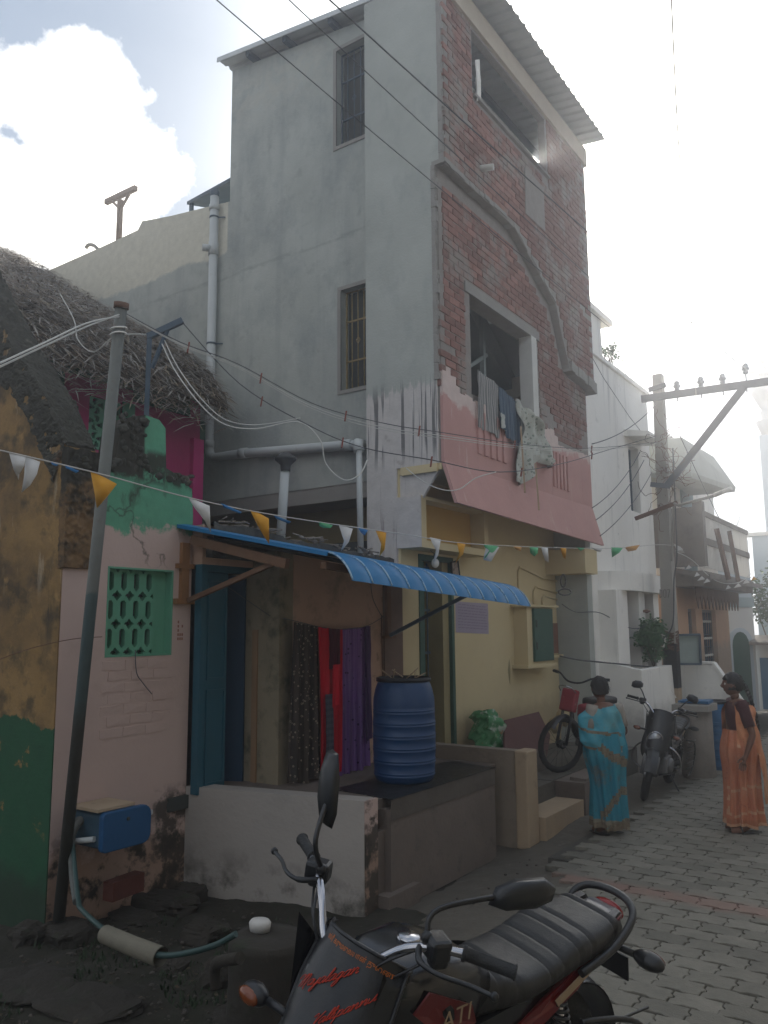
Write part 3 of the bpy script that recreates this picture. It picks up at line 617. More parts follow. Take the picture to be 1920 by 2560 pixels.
def house():
    T = thing('thatched_house', (-6.2, 5.5, 0), 'low house with palm thatch roof, magenta upper wall and cracked rose front', 'house')
    X = -5.33
    # rose / green street wall with the jali window opening, broken top
    jw = (3.95, 4.60, 1.80, 2.50)
    W = MB(); wallplane(W, lambda u, z, d: (X-d, u, z), 3.56, 4.80, -.2, 3.0, [jw], .24)
    prof_ = [(3.56, 3.0), (3.56, 3.28), (3.75, 3.33), (3.85, 3.30), (3.98, 3.36), (4.02, 3.62), (4.10, 3.72), (4.25, 3.77), (4.40, 3.76), (4.47, 3.70), (4.49, 3.36), (4.58, 3.33), (4.68, 3.27), (4.78, 3.22), (4.80, 3.0)]
    W.prism([(X, y, z) for y, z in prof_], (-.24, 0, 0)); part('rose_wall', W, m_rosewall, T)
    rub = MB()
    for i in range(70):
        y = rnd.uniform(3.58, 4.78); zz = 3.3 + rnd.uniform(-.05, .04)
        if 4.02 < y < 4.28: zz = rnd.uniform(3.3, 3.76)
        s_ = rnd.uniform(.02, .05); rub.ball((X-rnd.uniform(0, .12)+.02, y, zz), s_, s_, s_*.7, 7, 5, amp=.5)
    for i in range(60):
        s_ = rnd.uniform(.018, .035); rub.ball((X+rnd.uniform(-.03, .006), 4.02+rnd.uniform(0, .24), rnd.uniform(3.3, 3.74)), .02, s_, s_, 7, 5, amp=.4)
    part('broken_coping', rub, m_moss, T, kind='stuff')
    jf = MB()
    for (a, b, c, d) in ((3.95, 3.965, 1.80, 2.50), (4.585, 4.60, 1.80, 2.50), (3.965, 4.585, 2.485, 2.50), (3.965, 4.585, 1.80, 1.815)): jf.box((X-.20, a, c), (X+.004, b, d))
    jf.box((X-.2, 4.46, 1.815), (X-.08, 4.585, 2.485)); w1 = part('window', jf, m_jali, T, label='sea green pierced cement window in the rose wall'); jali(w1, X-.06, 3.965, 4.46, 1.815, 2.485, 4, 3, 'slot')
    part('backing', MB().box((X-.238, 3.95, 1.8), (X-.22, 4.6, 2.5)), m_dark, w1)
    # patched brick infill under the window: raised painted brick courses
    br = [mesh_of('brick', MB().box((-.01, -.10, -.033), (.006, .10, .033), .004), m_rosewall) for _ in range(3)]
    for r in range(7):
        for c in range(3):
            o = bpy.data.objects.new('brick', br[(r+c) % 3]); link(o); o.parent = T; o.location = Vector((X-.002+rnd.uniform(-.002, .002), 4.03+c*.215+(r % 2)*.06, 1.74-r*.085+rnd.uniform(-.004, .004))) - T.location; o.rotation_euler = (rnd.uniform(-.04, .04), 0, 0)
    # blue door between rose wall and jamb
    part('lintel_wall', MB().box((-5.42, 4.80, 2.56), (-5.20, 5.42, 2.9)), m_oldwall, T)
    D = MB().box((-5.28, 4.80, .66), (-5.20, 4.86, 2.56)).box((-5.28, 4.86, 2.50), (-5.20, 5.42, 2.56)); dr = part('door', D, m_tealdoor, T, label='teal blue panelled double door with one leaf ajar')
    lf = part('leaf', MB().box((-5.25, 4.865, .67), (-5.215, 5.12, 2.495)), m_tealdoor, dr)
    l2 = MB(); 
    for z0, z1 in ((.72, 1.5), (1.58, 2.44)):
        for a, b, c, d in ((4.885, 4.90, z0, z1), (5.085, 5.10, z0, z1), (4.90, 5.085, z0, z0+.02), (4.90, 5.085, z1-.02, z1)): l2.box((-5.215, a, c), (-5.20, b, d))
    part('panel_moulding', l2, m_tealdoor, dr)
    part('ajar_leaf', MB().bar((-5.27, 5.40, 1.58), (-5.60, 5.26, 1.58), .035, 1.83), mat('door_blue_shade', (.015,.045,.085), .6, .1, 6, .1), dr)  # darker copy of the door paint: shade on the turned leaf put into colour
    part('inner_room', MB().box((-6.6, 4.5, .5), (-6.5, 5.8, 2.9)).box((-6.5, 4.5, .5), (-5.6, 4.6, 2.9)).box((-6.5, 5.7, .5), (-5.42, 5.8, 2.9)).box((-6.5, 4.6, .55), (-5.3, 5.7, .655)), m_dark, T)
    # return + long wall under the awning
    part('jamb_wall', MB().box((-5.45, 5.42, .60), (-4.874, 5.60, 2.70)), m_jamb, T)
    part('timber_post', MB().box((-5.18, 5.40, .66), (-5.12, 5.416, 2.0)), mat('old_timber', (.26,.16,.09), .9, .2, 14, .4, stretch=(1,1,.1)), T)
    part('porch_wall', MB().box((-5.05, 5.602, .60), (-4.87, 7.39, 2.70)), m_oldwall, T)
    P2 = MB().box((-4.871, 7.02, .66), (-4.845, 7.36, 2.68)); part('wall_pilaster', P2, mat('brown_stained_plaster', (.17,.115,.09), .95, .2, 5, .3), T)
    part('body_wall', MB().box((-9.4, 3.9, -.2), (-6.9, 4.1, 2.75)).box((-9.4, 7.2, -.2), (-5.05, 7.38, 2.75)), m_oldwall, T)
    # mossy slab roof with a ragged edge
    S = MB(); 
    def f(u, v, top):
        y = 4.82+u*2.56; xf = -5.08 if y < 7 else -4.96; x = xf - v*1.9; ed = .05*noise.noise(Vector((y*5, 0, 2)))
        if v == 0: x += ed
        zt_ = 2.90 - .055*(y-4.8) + (.05*noise.noise(Vector((x*4, y*4, 1))) + .03*noise.noise(Vector((x*13, y*13, 5))))
        return (x, y, zt_ if top else 2.66)
    S.grid(lambda u, v: f(u, v, True), 60, 20, False); S.grid(lambda u, v: f(u, v*0 if v < 1 else 0, v >= 1), 60, 1, False)
    S.box((-9.4, 4.1, 2.62), (-5.58, 4.84, 2.70)).box((-9.4, 4.84, 2.62), (-5.12, 7.38, 2.70)); part('roof_slab', S, m_slabmoss, T)
    deb = MB()
    for i in range(120):
        y = rnd.uniform(4.85, 7.3); x = rnd.uniform(-5.5, -5.02); z0 = 2.93-.055*(y-4.8); a = rnd.uniform(0, 6.3); l_ = rnd.uniform(.05, .2)
        deb.tube([(x, y, z0+.02), (x+l_*math.cos(a)*.4, y+l_*math.sin(a), z0+.02+rnd.uniform(0, .03))], rnd.uniform(.004, .012), 4)
    part('roof_debris', deb, mat('dead_sticks', (.23,.2,.17), .95, .3, 20, .2), T, kind='stuff')
    # magenta upper wall, set back
    XM = -7.75
    W = MB(); wallplane(W, lambda u, z, d: (XM-d, u, z), 3.9, 7.06, 2.6, 4.95, [(5.41, 5.85, 4.05, 4.64)], .2); part('magenta_wall', W, m_magenta, T)
    G = MB().box((XM-.01, 3.85, 2.6), (XM+.011, 5.08, 5.0)).box((XM-.01, 5.08, 4.83), (XM+.012, 6.0, 5.0)).box((XM-.01, 6.0, 4.70), (XM+.0125, 6.88, 5.0))
    part('green_band', G, m_dkgreen, T)
    part('corner_post', MB().box((XM-.2, 6.90, 2.6), (XM+.07, 7.07, 4.42)), mat('bright_magenta', (.45,.04,.17), .85, .1, 3, .15), T)
    w2 = part('window', MB().box((XM-.1, 5.85, 4.05), (XM+.02, 6.02, 4.66)).box((XM-.15, 5.39, 4.03), (XM+.02, 6.0, 4.05)), m_jali, T, label='small pierced green window in the magenta wall'); jali(w2, XM-.03, 5.41, 5.85, 4.05, 4.64, 2, 3, 'swirl')
    part('backing', MB().box((XM-.19, 5.41, 4.05), (XM-.16, 5.85, 4.64)), m_dark, w2)
    part('gable_wall', MB().prism([(-7.8, 7.08, 2.6), (-7.8, 7.08, 4.7), (-10.5, 7.08, 6.5), (-13.2, 7.08, 4.7), (-13.2, 7.08, 2.6)], (0, .12, 0)), m_dkgreen, T)
    # thatch: undercut body plus thousands of split palm leaves
    rake = [(-7.40, 4.86), (-7.46, 5.06), (-7.78, 5.44), (-8.53, 5.93), (-9.96, 6.78), (-11.7, 7.9), (-13.2, 8.75)]
    B_ = MB(); Y0, Y1 = 3.4, 7.22
    lowr = [(-13.2, 8.2), (-11.7, 7.4), (-9.96, 6.35), (-8.53, 5.45), (-7.8, 5.0), (-7.42, 4.80)]
    poly = [(x, Y0, z-.05) for x, z in rake] + [(x, Y0, z) for x, z in lowr]
    B_.prism(poly, (0, Y1-Y0, 0)); m_th = mat('dry_palm_thatch', (.10,.085,.065), .97, .25, 9, .8, 40, stretch=(1,3,1), layers=[dict(k='n', s=6, t=.55, sharp=8, c=(.07,.058,.045), a=.8)])
    th = part('thatch_roof', B_, m_th, T)
    me_mats = [mat('thatch_leaf_grey', (.36,.335,.30), .95, .3, 9, .2), mat('thatch_leaf_brown', (.16,.115,.08), .95, .3, 9, .2), mat('thatch_leaf_straw', (.36,.29,.20), .95, .25, 9, .2)]
    def zr(x):
        for (a, b), (c, d) in zip(rake, rake[1:]):
            if c <= x <= a: return b+(d-b)*(x-a)/(c-a)
        return rake[-1][1]
    for mi, cnt in enumerate((12000, 8000, 3800)):
        S = MB()
        for i in range(cnt):
            x = -7.42 - 5.3*(rnd.random()**1.5); y = rnd.uniform(Y0, Y1); z = zr(x) + rnd.uniform(-.05, .045)
            ang = rnd.gauss(0, .55) + rnd.choice((-.5, 0, .6)); l_ = rnd.uniform(.15, .6); wd = rnd.uniform(.0035, .012)
            # run mostly down-slope or across, lying on the roof
            sl_ = -.62; d = Vector((math.cos(ang), math.sin(ang), sl_*math.cos(ang)+rnd.uniform(-.12, .22))).normalized()
            if x > -7.9: d = (Vector((math.cos(ang)*.6, math.sin(ang), -.25-rnd.random()*.25))).normalized(); z -= rnd.random()*.38*max(0, (x+7.95)/.5)
            s_ = d.cross(Vector((.5, 0, .85))).normalized()*wd; p = Vector((x, y, z)); q = p+d*l_; m_ = p.lerp(q, .5)+Vector((0, 0, rnd.uniform(0, .03)))
            if q.y > 7.5 or q.x > -7.12: continue
            S.add([p-s_, p+s_, m_+s_, m_-s_, q], [(0,1,2,3),(3,2,4)])
        if mi == 1:
            for i in range(900):   # ragged fringe at the gable end and eave
                t = rnd.random(); 
                if t < .5: x = -7.4-rnd.random()*3.4; p = Vector((x, 7.2+rnd.uniform(-.05, .02), zr(x)-rnd.random()*.28)); d = Vector((rnd.uniform(.1, 1), rnd.uniform(0, .35), rnd.uniform(-.9, -.1))).normalized()
                else: p = Vector((-7.4+rnd.uniform(-.04, .03), rnd.uniform(3.6, 7.25), 4.83+rnd.uniform(-.08, .2))); d = Vector((rnd.uniform(.3, .8), rnd.uniform(-.8, .8), rnd.uniform(-.7, -.2))).normalized()
                l_ = rnd.uniform(.06, .2); s_ = d.orthogonal().normalized()*.008; q = p+d*l_; S.add([p-s_, p+s_, q], [(0,1,2)])
        part('thatch_leaves', S, me_mats[mi], T, kind='stuff')
    return T
house()
m_mossend = mat('moss_and_ochre_end', (.17,.10,.045), .95, .25, 4, .8, 25, layers=[dict(k='n', s=5, t=.45, sharp=7, c=(.035,.03,.022), a=.95), dict(k='z', z=3.1, amp=.5, soft=.1, s=5, c=(.035,.032,.024))])
def mossy_wall():
    m_ow = mat('ochre_over_green_wall', (.25,.15,.055), .92, .25, 1.6, .35, 35, layers=[
        dict(k='n', s=1.7, t=.45, sharp=5, c=(.10,.062,.03), a=.85), dict(k='n', s=4.5, t=.5, sharp=7, c=(.045,.036,.022), a=.75), dict(k='n', s=7, t=.6, sharp=9, c=(.40,.24,.09), a=.6),
        dict(k='drip', s=3.5, st=(1.4,1.4,.22), t=.55, sharp=9, c=(.035,.03,.022), a=.95, xr=(-5.62,-5.36,.08), zr=(1.7,6,.3), wob=.1),
        dict(k='drip', s=5, st=(1.4,1.4,.3), t=.58, sharp=10, c=(.5,.42,.3), a=.55, zr=(2.2,6,.3)),
        dict(k='z', z=1.36, below=True, amp=.5, soft=.02, s=3.2, c=(.016,.075,.034), a=1, d=8),
        dict(k='n', s=4, t=.62, sharp=25, c=(.34,.18,.06), a=.85, zr=(.5,1.5,.2)),
        dict(k='z', z=.25, below=True, amp=.5, soft=.2, s=3, c=(.02,.035,.02), a=.8)])
    T = thing('compound_gable_wall', (-6.6, 3.6, 0), 'old ochre gable wall with a green painted foot and a black mossy sloping top', 'wall')
    top = [(-5.27, 3.16), (-5.35, 3.40), (-5.66, 3.84), (-6.12, 4.32), (-6.60, 4.90), (-7.8, 6.4), (-9.7, 8.2)]
    W = MB().prism([(-9.5, 3.55, -.2), (-5.335, 3.55, -.2), (-5.335, 3.55, 3.16)] + [(x, 3.55, z-.02) for x, z in top[1:]], (0, .26, 0)); part('wall', W, m_ow, T)
    L2 = top[1:]
    def tp(t):
        t = max(0, min(len(L2)-1.001, t)); k = int(t); f = t-k; return L2[k][0]+(L2[k+1][0]-L2[k][0])*f, L2[k][1]+(L2[k+1][1]-L2[k][1])*f
    def cop(u, v):
        t = -.0+u*5; x, z = tp(t); wd = .30+.10*noise.noise(Vector((x*3, 1, 2)))+.05*noise.noise(Vector((x*11, 5, 2)))
        if v < .62: q = v/.62; p = Vector((x-.45*wd*(1-q)*1.0, 3.548, z-wd*(1-q)*.95)); out = Vector((0, -1, 0))
        else: q = (v-.62)/.38; p = Vector((x, 3.548+.27*q, z)); out = Vector((.5, -.2*(1-q), .8))
        d = .022*noise.noise(p*9)+.016*noise.noise(p*23)+.010*noise.noise(p*55)+.010
        if v <= 0 or v >= 1: d = -.01
        return p+out*d
    c = MB().grid(cop, 420, 70, False, flip=True); part('mossy_coping', c, m_moss, T)
    def endb(u, v):
        y = 3.53+.30*u; z = 2.46+.92*v - .10*(u*(1-u))*4*(v > .99); p = Vector((-5.315, y, z)); e = min(u, 1-u, v, 1-v)
        return p+Vector((.012+.02*noise.noise(p*9)+.014*noise.noise(p*30) - (.06 if e < .001 else 0), 0, .05*noise.noise(Vector((y*8, 0, 3)))*(v > .9)))
    part('coping_end', MB().grid(endb, 40, 120, False), m_mossend, T)
    part('coping_core', MB().prism([(x, 3.552, z-.01) for x, z in L2] + [(x-.2, 3.552, z-.30) for x, z in L2][::-1], (0, .25, 0)), m_moss, T)
mossy_wall()
# ---------------------------------------------------------------- porch platforms, steps
m_greywash = mat('greyish_limewash', (.35,.315,.28), .93, .08, 1.5, .3, 30, layers=[
    dict(k='n', s=2.3, t=.56, sharp=5, c=(.27,.25,.225), a=.6), dict(k='drip', s=5, st=(1.4,1.4,.25), t=.6, sharp=8, c=(.16,.15,.13), a=.6, zr=(.2,.8,.2)),
    dict(k='n', s=3.2, t=.5, sharp=7, c=(.07,.065,.05), a=.9, zr=(-1,.3,.3)), dict(k='n', s=20, t=.72, sharp=22, c=(.12,.1,.09), a=.6)])
m_browncem = mat('brown_cement_render', (.155,.125,.105), .95, .16, 3, .5, 30, layers=[dict(k='n', s=5, t=.56, sharp=7, c=(.09,.075,.065), a=.7), dict(k='n', s=12, t=.65, sharp=10, c=(.22,.19,.165), a=.5)])
m_tan = mat('tan_washed_post', (.38,.285,.19), .93, .1, 4, .3, 30, layers=[dict(k='n', s=6, t=.6, sharp=8, c=(.22,.17,.12), a=.7)])
def porch():
    T = thing('porch', (-4.5, 6.1, -.1), 'raised porch with a whitewashed front wall and a brown cement side under the blue awning', 'porch')
    part('front_wall', MB().prism([(-5.34, 4.795, -.2), (-3.745, 5.13, -.2), (-3.745, 5.13, .715), (-5.34, 4.795, .72)], (-.03, .16, 0)), m_greywash, T)
    part('end_face', MB().box((-3.765, 5.135, -.15), (-3.738, 5.30, .712)), m_rosewall, T)
    part('deck', MB().prism([(-5.5, 4.93, .60), (-3.80, 5.29, .60), (-3.80, 7.395, .60), (-5.5, 7.395, .60)], (0, 0, .075)), m_browncem, T)
    part('side_wall', MB().box((-4.3, 5.42, -.15), (-3.70, 7.18, .60)), m_browncem, T)
    part('black_mat', MB().prism([(-4.35, 5.52, .676), (-3.69, 5.44, .676), (-3.69, 7.18, .676), (-4.25, 7.3, .676)], (0, 0, .006)), mat('wet_black_mat', (.012,.013,.014), .45, .3, 10, .3), T)
    part('mat_edge', MB().box((-3.70, 5.42, .52), (-3.694, 7.18, .675)), mat('cement_lip', (.10,.085,.07), .9, .2, 8, .4), T)
    part('step', MB().box((-4.0, 5.305, -.2), (-3.64, 5.74, .0), .004), m_browncem, T)
    part('under_step', MB().box((-4.3, 5.31, -.15), (-3.76, 5.42, .45)), m_browncem, T)
    P2 = thing('side_steps', (-4.0, 8.3, -.05), 'cement steps with a low tan end post beside the yellow wall', 'steps')
    part('low_wall', MB().box((-4.88, 7.42, -.1), (-3.60, 7.55, .81)), mat('worn_tan_render', (.235,.19,.145), .93, .14, 3, .5, 30, layers=[dict(k='n', s=4, t=.56, sharp=7, c=(.15,.12,.095), a=.6), dict(k='n', s=16, t=.62, sharp=10, c=(.30,.26,.2), a=.5)]), P2)
    part('end_post', MB().box((-3.60, 7.40, -.1), (-3.46, 7.64, .815), .004), m_tan, P2, bevel=.015)
    part('upper_landing', MB().box((-4.89, 7.56, -.1), (-4.1, 9.3, .55), .003), m_browncem, P2)
    part('middle_landing', MB().box((-4.89, 9.3, -.1), (-3.745, 11.6, .335)).box((-4.1, 7.62, -.1), (-3.725, 8.62, .33)).box((-4.095, 8.625, -.1), (-3.745, 9.29, .334)), m_roadcem, P2)
    part('lower_step', MB().box((-3.72, 7.66, -.1), (-3.40, 8.66, .165), .006), m_tan, P2)
    part('kerb_block', MB().box((-3.738, 8.70, -.1), (-3.40, 9.6, .325), .004).box((-3.6, 8.80, .325), (-3.42, 8.95, .36), .01), m_browncem, P2)
porch()
# ---------------------------------------------------------------- white limewashed house beyond the tower
m_white = m_whitehouse
def white_house():
    T = thing('white_house', (-5.5, 13.5, 0), 'tall white limewashed house with a narrow window and a pillared ground floor veranda', 'house')
    X = -4.42
    W = MB(); wallplane(W, lambda u, z, d: (X-d, u, z), 12.0, 15.35, -.1, 6.40, [(14.05, 14.62, 4.02, 5.22), (12.95, 13.45, .9, 2.62), (13.75, 14.3, .9, 2.62)], .3)
    W.box((-9, 11.95, -.1), (X-.005, 12.02, 6.4)); W.box((-9, 15.1, -.1), (X-.3, 15.35, 6.4)); part('wall', W, m_white, T)
    part('parapet_cap', MB().box((X-.32, 11.96, 6.40), (X+.05, 15.38, 6.47)), m_white, T)
    part('roof_slab', MB().box((-9, 12.02, 6.2), (X-.3, 15.1, 6.3)), m_white, T)
    part('stair_tower', MB().box((-8.5, 12.05, 6.47), (X-.06, 13.1, 7.22)), m_white, T)
    part('tower_roof', MB().box((-8.7, 11.9, 7.22), (X+.02, 13.5, 7.32)), m_white, T)
    part('wall_crack', MB().tube([(X+.002, 12.0, 6.55), (X+.002, 12.9, 6.15), (X+.002, 14.2, 5.75), (X+.002, 15.3, 5.5)], .006, 4), m_stainconc, T)
    w_ = MB()
    for a, b, c, d in ((14.05, 14.08, 4.02, 5.22), (14.59, 14.62, 4.02, 5.22), (14.08, 14.59, 5.19, 5.22), (14.08, 14.59, 4.02, 4.05)): w_.box((X-.18, a, c), (X-.14, b, d))
    wn = part('window', w_, m_bluesteel, T); part('pane', MB().box((X-.22, 14.05, 4.02), (X-.21, 14.62, 5.22)), m_dark, wn)
    part('sunshade', MB().prism([(X, 13.85, 5.32), (X+.45, 13.85, 5.26), (X+.45, 13.85, 5.34), (X, 13.85, 5.44)], (0, 1.0, 0)), m_white, T)
    # veranda canopy and pillars
    part('veranda_canopy', MB().prism([(X-.02, 12.2, 2.56), (-4.02, 12.55, 2.56), (-4.02, 14.5, 2.56), (X-.02, 14.9, 2.56)], (0, 0, .30)), m_white, T)
    for (a, b) in ((12.2, 12.9), (13.3, 13.72), (14.1, 14.5)): part('pillar', MB().box((X-.1, a, 1.2), (-4.14, a+(b-a)*.75, 2.56)), m_white, T)
    for (a, b) in ((12.95, 13.45), (13.75, 14.3)):
        g = MB(); 
        for k in range(5): y = a+(b-a)*(k+.5)/5; g.tube([(X-.1, y, .9), (X-.1, y, 2.62)], .01, 5)
        g.box((X-.32, a, .9), (X-.3, b, 2.62)); part('window_bars', g, m_dark, T, kind='stuff')
    for (a, b) in ((12.78, 13.28), (13.64, 14.08)): part('veranda_shade_panel', MB().box((-4.34, a, 1.2), (-4.32, b, 2.55)), mat('dark_brown_shade', (.06,.04,.035), .9, .3, 6, .1), T)  # solid dark panels between the pillars, painting in the shade of the gaps
    em = MB().lathe((-4.13, 13.52, 2.25), [(.001, -.12), (.05, -.08), (.02, 0), (.035, .05), (.001, .12)], 8, axis=(1, 0, .001)); part('wall_emblem', em, mat('brown_emblem', (.22,.13,.09), .9, .2, 20, .1), T)
    part('louvre_strip', MB().box((X+.005, 14.95, 2.6), (X+.03, 15.3, 2.9)), m_white, T)
    T2 = thing('compound_wall', (-3.8, 13.5, 0), 'whitewashed compound wall with a sloping top behind the blue sari', 'wall')
    W = MB().prism([(-4.9, 12.1, -.1), (-3.78, 12.1, -.1), (-3.78, 12.1, 1.36), (-4.9, 12.1, 1.58)], (0, .14, 0)); part('front', W, m_white, T2)
    part('side', MB().prism([(-3.78, 12.245, -.1), (-3.78, 14.2, -.1), (-3.78, 14.2, 1.38), (-3.78, 12.245, 1.36)], (-.14, 0, 0)), m_white, T2)
    T3 = thing('stair_wall', (-4.1, 16, 0), 'white wall stepping down to the right behind the concrete pole', 'wall')
    part('wall', MB().prism([(-4.2, 15.0, -.1), (-2.95, 15.0, -.1), (-2.95, 15.0, .15), (-2.98, 15.0, .62), (-3.45, 15.0, 1.33), (-4.2, 15.0, 1.36)], (0, .16, 0)), m_white, T3)
    part('coping', MB().bar((-3.44, 15.08, 1.36), (-2.96, 15.08, .63), .2, .04).bar((-4.2, 15.08, 1.38), (-3.44, 15.08, 1.36), .2, .04), m_white, T3)
white_house()
def plant(name, c, r, n, label, cat='plant', green=(.05, .11, .04), trunk=None, leaf=.05):
    T = thing(name, c, label, cat); c = Vector(c)
    s = MB(); stems = []
    base = Vector(trunk or (c.x, c.y, c.z-r*.9))
    for i in range(9):
        a = rnd.uniform(0, 6.28); e = rnd.uniform(.2, 1.4); q = c + Vector((math.cos(a)*math.cos(e), math.sin(a)*math.cos(e), math.sin(e)*.9))*r*rnd.uniform(.6, 1.0)
        mid = base.lerp(q, .5)+Vector((rnd.uniform(-.1, .1), rnd.uniform(-.1, .1), .05))*r; s.tube([base, mid, q], [r*.04, r*.025, r*.01], 5); stems.append((base, mid, q))
    part('stems' if r < 1 else 'trunk', s, mat(name+'_bark', (.13,.10,.07), .9, .2, 10, .3), T, kind='stuff' if r < 1 else None)
    L_ = MB()
    for i in range(n):
        b, m_, q = rnd.choice(stems); t = rnd.uniform(.3, 1.05); p = (m_.lerp(q, t) if t > .4 else b.lerp(m_, t*2)) + Vector((rnd.gauss(0, 1), rnd.gauss(0, 1), rnd.gauss(0, .8)))*r*.16
        d = Vector((rnd.uniform(-1, 1), rnd.uniform(-1, 1), rnd.uniform(-.7, .5))).normalized()*leaf*rnd.uniform(.6, 1.4); s_ = d.orthogonal().normalized()*leaf*.35
        L_.add([p, p+d*.5+s_, p+d, p+d*.5-s_], [(0,1,2,3)])
    part('leaves', L_, mat(name+'_leaf', green, .7, .35, 5, 0), T, kind='stuff')
plant('potted_plant', (-4.0, 13.35, 1.75), .38, 2000, 'bushy green plant on the compound wall beside the concrete pole', trunk=(-3.95, 13.3, 1.35), leaf=.06)
plant('roof_plant', (-4.6, 13.7, 6.75), .30, 380, 'small wild plant sprouting from the white house parapet', leaf=.05, trunk=(-4.6, 13.7, 6.45))
plant('roof_plant', (-4.6, 14.25, 6.55), .16, 160, 'tiny sprig on the white parapet, lower down', leaf=.04, trunk=(-4.6, 14.25, 6.42))
def peach_house():
    T = thing('peach_house', (-5.5, 18, 0), 'peach painted house with a stained concrete balcony and patterned window grilles', 'house')
    X = -4.3
    W = MB(); wallplane(W, lambda u, z, d: (X-d, u, z), 16.2, 20.6, -.1, 3.0, [(16.95, 17.55, .3, 2.35), (18.1, 19.3, .75, 2.35)], .25); W.box((-9, 16.2, -.1), (X-.25, 16.4, 3.0)); part('wall', W, m_peach, T)
    for nm, (a, b, c, d), nn in (('door', (16.95, 17.55, .3, 2.35), 4), ('window', (18.1, 19.3, .75, 2.35), 7)):
        f = MB()
        for p, q, r_, s_ in ((a, a+.06, c, d), (b-.06, b, c, d), (a, b, d-.06, d), (a, b, c, c+.06)): f.box((X-.15, p, r_), (X-.09, q, s_))
        w1 = part(nm, f, m_stainconc, T); part('pane', MB().box((X-.24, a, c), (X-.22, b, d)), m_dark, w1)
        g = MB()
        for k in range(1, nn): y = a+(b-a)*k/nn; g.tube([(X-.11, y, c), (X-.11, y, d)], .014, 5)
        for k in range(1, 6): z = c+(d-c)*k/6; g.tube([(X-.11, a, z), (X-.11, b, z)], .012, 5)
        part('grille', g, m_bluesteel, w1, kind='stuff')
        st = MB()
        for i in range(4):
            for k in range(1, nn): 
                if nm == 'window': st.ball((X-.09, a+(b-a)*k/nn, c+(d-c)*(i+.7)/4.4), .03, n=6, m=4)
        if st.v: part('grille_studs', st, m_white, w1, kind='stuff')
    # balcony: slab, side panel, railings; jagged valance beneath
    part('balcony_slab', MB().prism([(X, 15.9, 2.75), (-3.72, 15.9, 2.75), (-3.72, 20.6, 2.75), (X, 20.6, 2.75)], (0, 0, .28)), m_stainconc, T)
    part('balcony_fringe', MB().prism([(X, 15.7, 3.03), (-3.55, 15.7, 2.86), (-3.55, 20.9, 2.86), (X, 20.9, 3.03)], (0, 0, .09)), m_stainconc, T)
    part('balcony_end', MB().box((X-.6, 15.92, 3.12), (-3.80, 16.0, 4.25)), m_stainconc, T)
    part('balcony_post', MB().box((-3.84, 15.9, 3.12), (-3.66, 16.1, 4.35)), m_stainconc, T)
    rl = MB().box((-3.78, 16.1, 4.1), (-3.70, 20.4, 4.2)).box((-3.78, 16.1, 3.55), (-3.70, 20.4, 3.68)); part('rail', rl, m_stainconc, T, kind='stuff')
    bal = mesh_of('baluster', MB().box((-.02, -.02, -.23), (.02, .02, .23)), m_white)
    for k in range(36):
        for zc in (3.33, 3.88):
            o = bpy.data.objects.new('baluster', bal); link(o); o.parent = T; o.location = Vector((-3.74, 16.2+k*.118, zc))-T.location
    W = MB().box((-6, 16.6, 3.0), (X-.1, 16.8, 5.9)).box((X-.35, 16.8, 3.0), (X-.1, 20.3, 5.9)); part('upper_wall', W, m_white, T)
    part('upper_door', MB().box((X-.1, 17.3, 3.05), (X-.06, 18.2, 5.0)), mat('faded_teal_wood', (.25,.32,.33), .8, .2, 8, .2), T)
    part('upper_sunshade', MB().prism([(-5.6, 15.9, 6.0), (-3.9, 15.9, 5.75), (-2.85, 15.9, 5.6), (-2.82, 20.0, 5.05), (-2.9, 20.0, 4.95), (-5.6, 20.0, 5.3)], (0, 0, .12)) if False else MB().add(
        [(-6.0, 15.9, 5.6), (-3.95, 15.9, 5.62), (-3.77, 17.7, 5.52), (-6, 17.7, 5.5), (-6.0, 15.6, 5.1), (-3.74, 15.6, 4.86), (-3.42, 17.9, 4.86), (-6, 17.9, 4.9), (-6, 15.62, 5.0), (-3.76, 15.62, 4.76), (-3.44, 17.88, 4.76), (-6, 17.88, 4.8)],
        [(0,1,2,3), (0,4,5,1), (1,5,6,2), (2,6,7,3), (4,8,9,5), (5,9,10,6), (8,11,10,9)]), m_cement, T)
    # toothed wooden valance
    V_ = MB(); n = 13
    for i in range(n):
        y = 16.3+i*.30; V_.prism([(X+.32, y, 2.75), (X+.32, y+.28, 2.75), (X+.32, y+.28, 2.60), (X+.32, y+.14, 2.33), (X+.32, y, 2.60)], (.02, 0, 0))
    part('valance', V_, m_rust, T, kind='stuff')
    part('lean_prop', MB().bar((-3.5, 17.0, 2.9), (-3.62, 16.8, 3.9), .07, .07), m_rust, T); part('lean_prop', MB().bar((-3.5, 17.9, 2.9), (-3.6, 17.85, 3.95), .07, .07), m_rust, T)
peach_house()
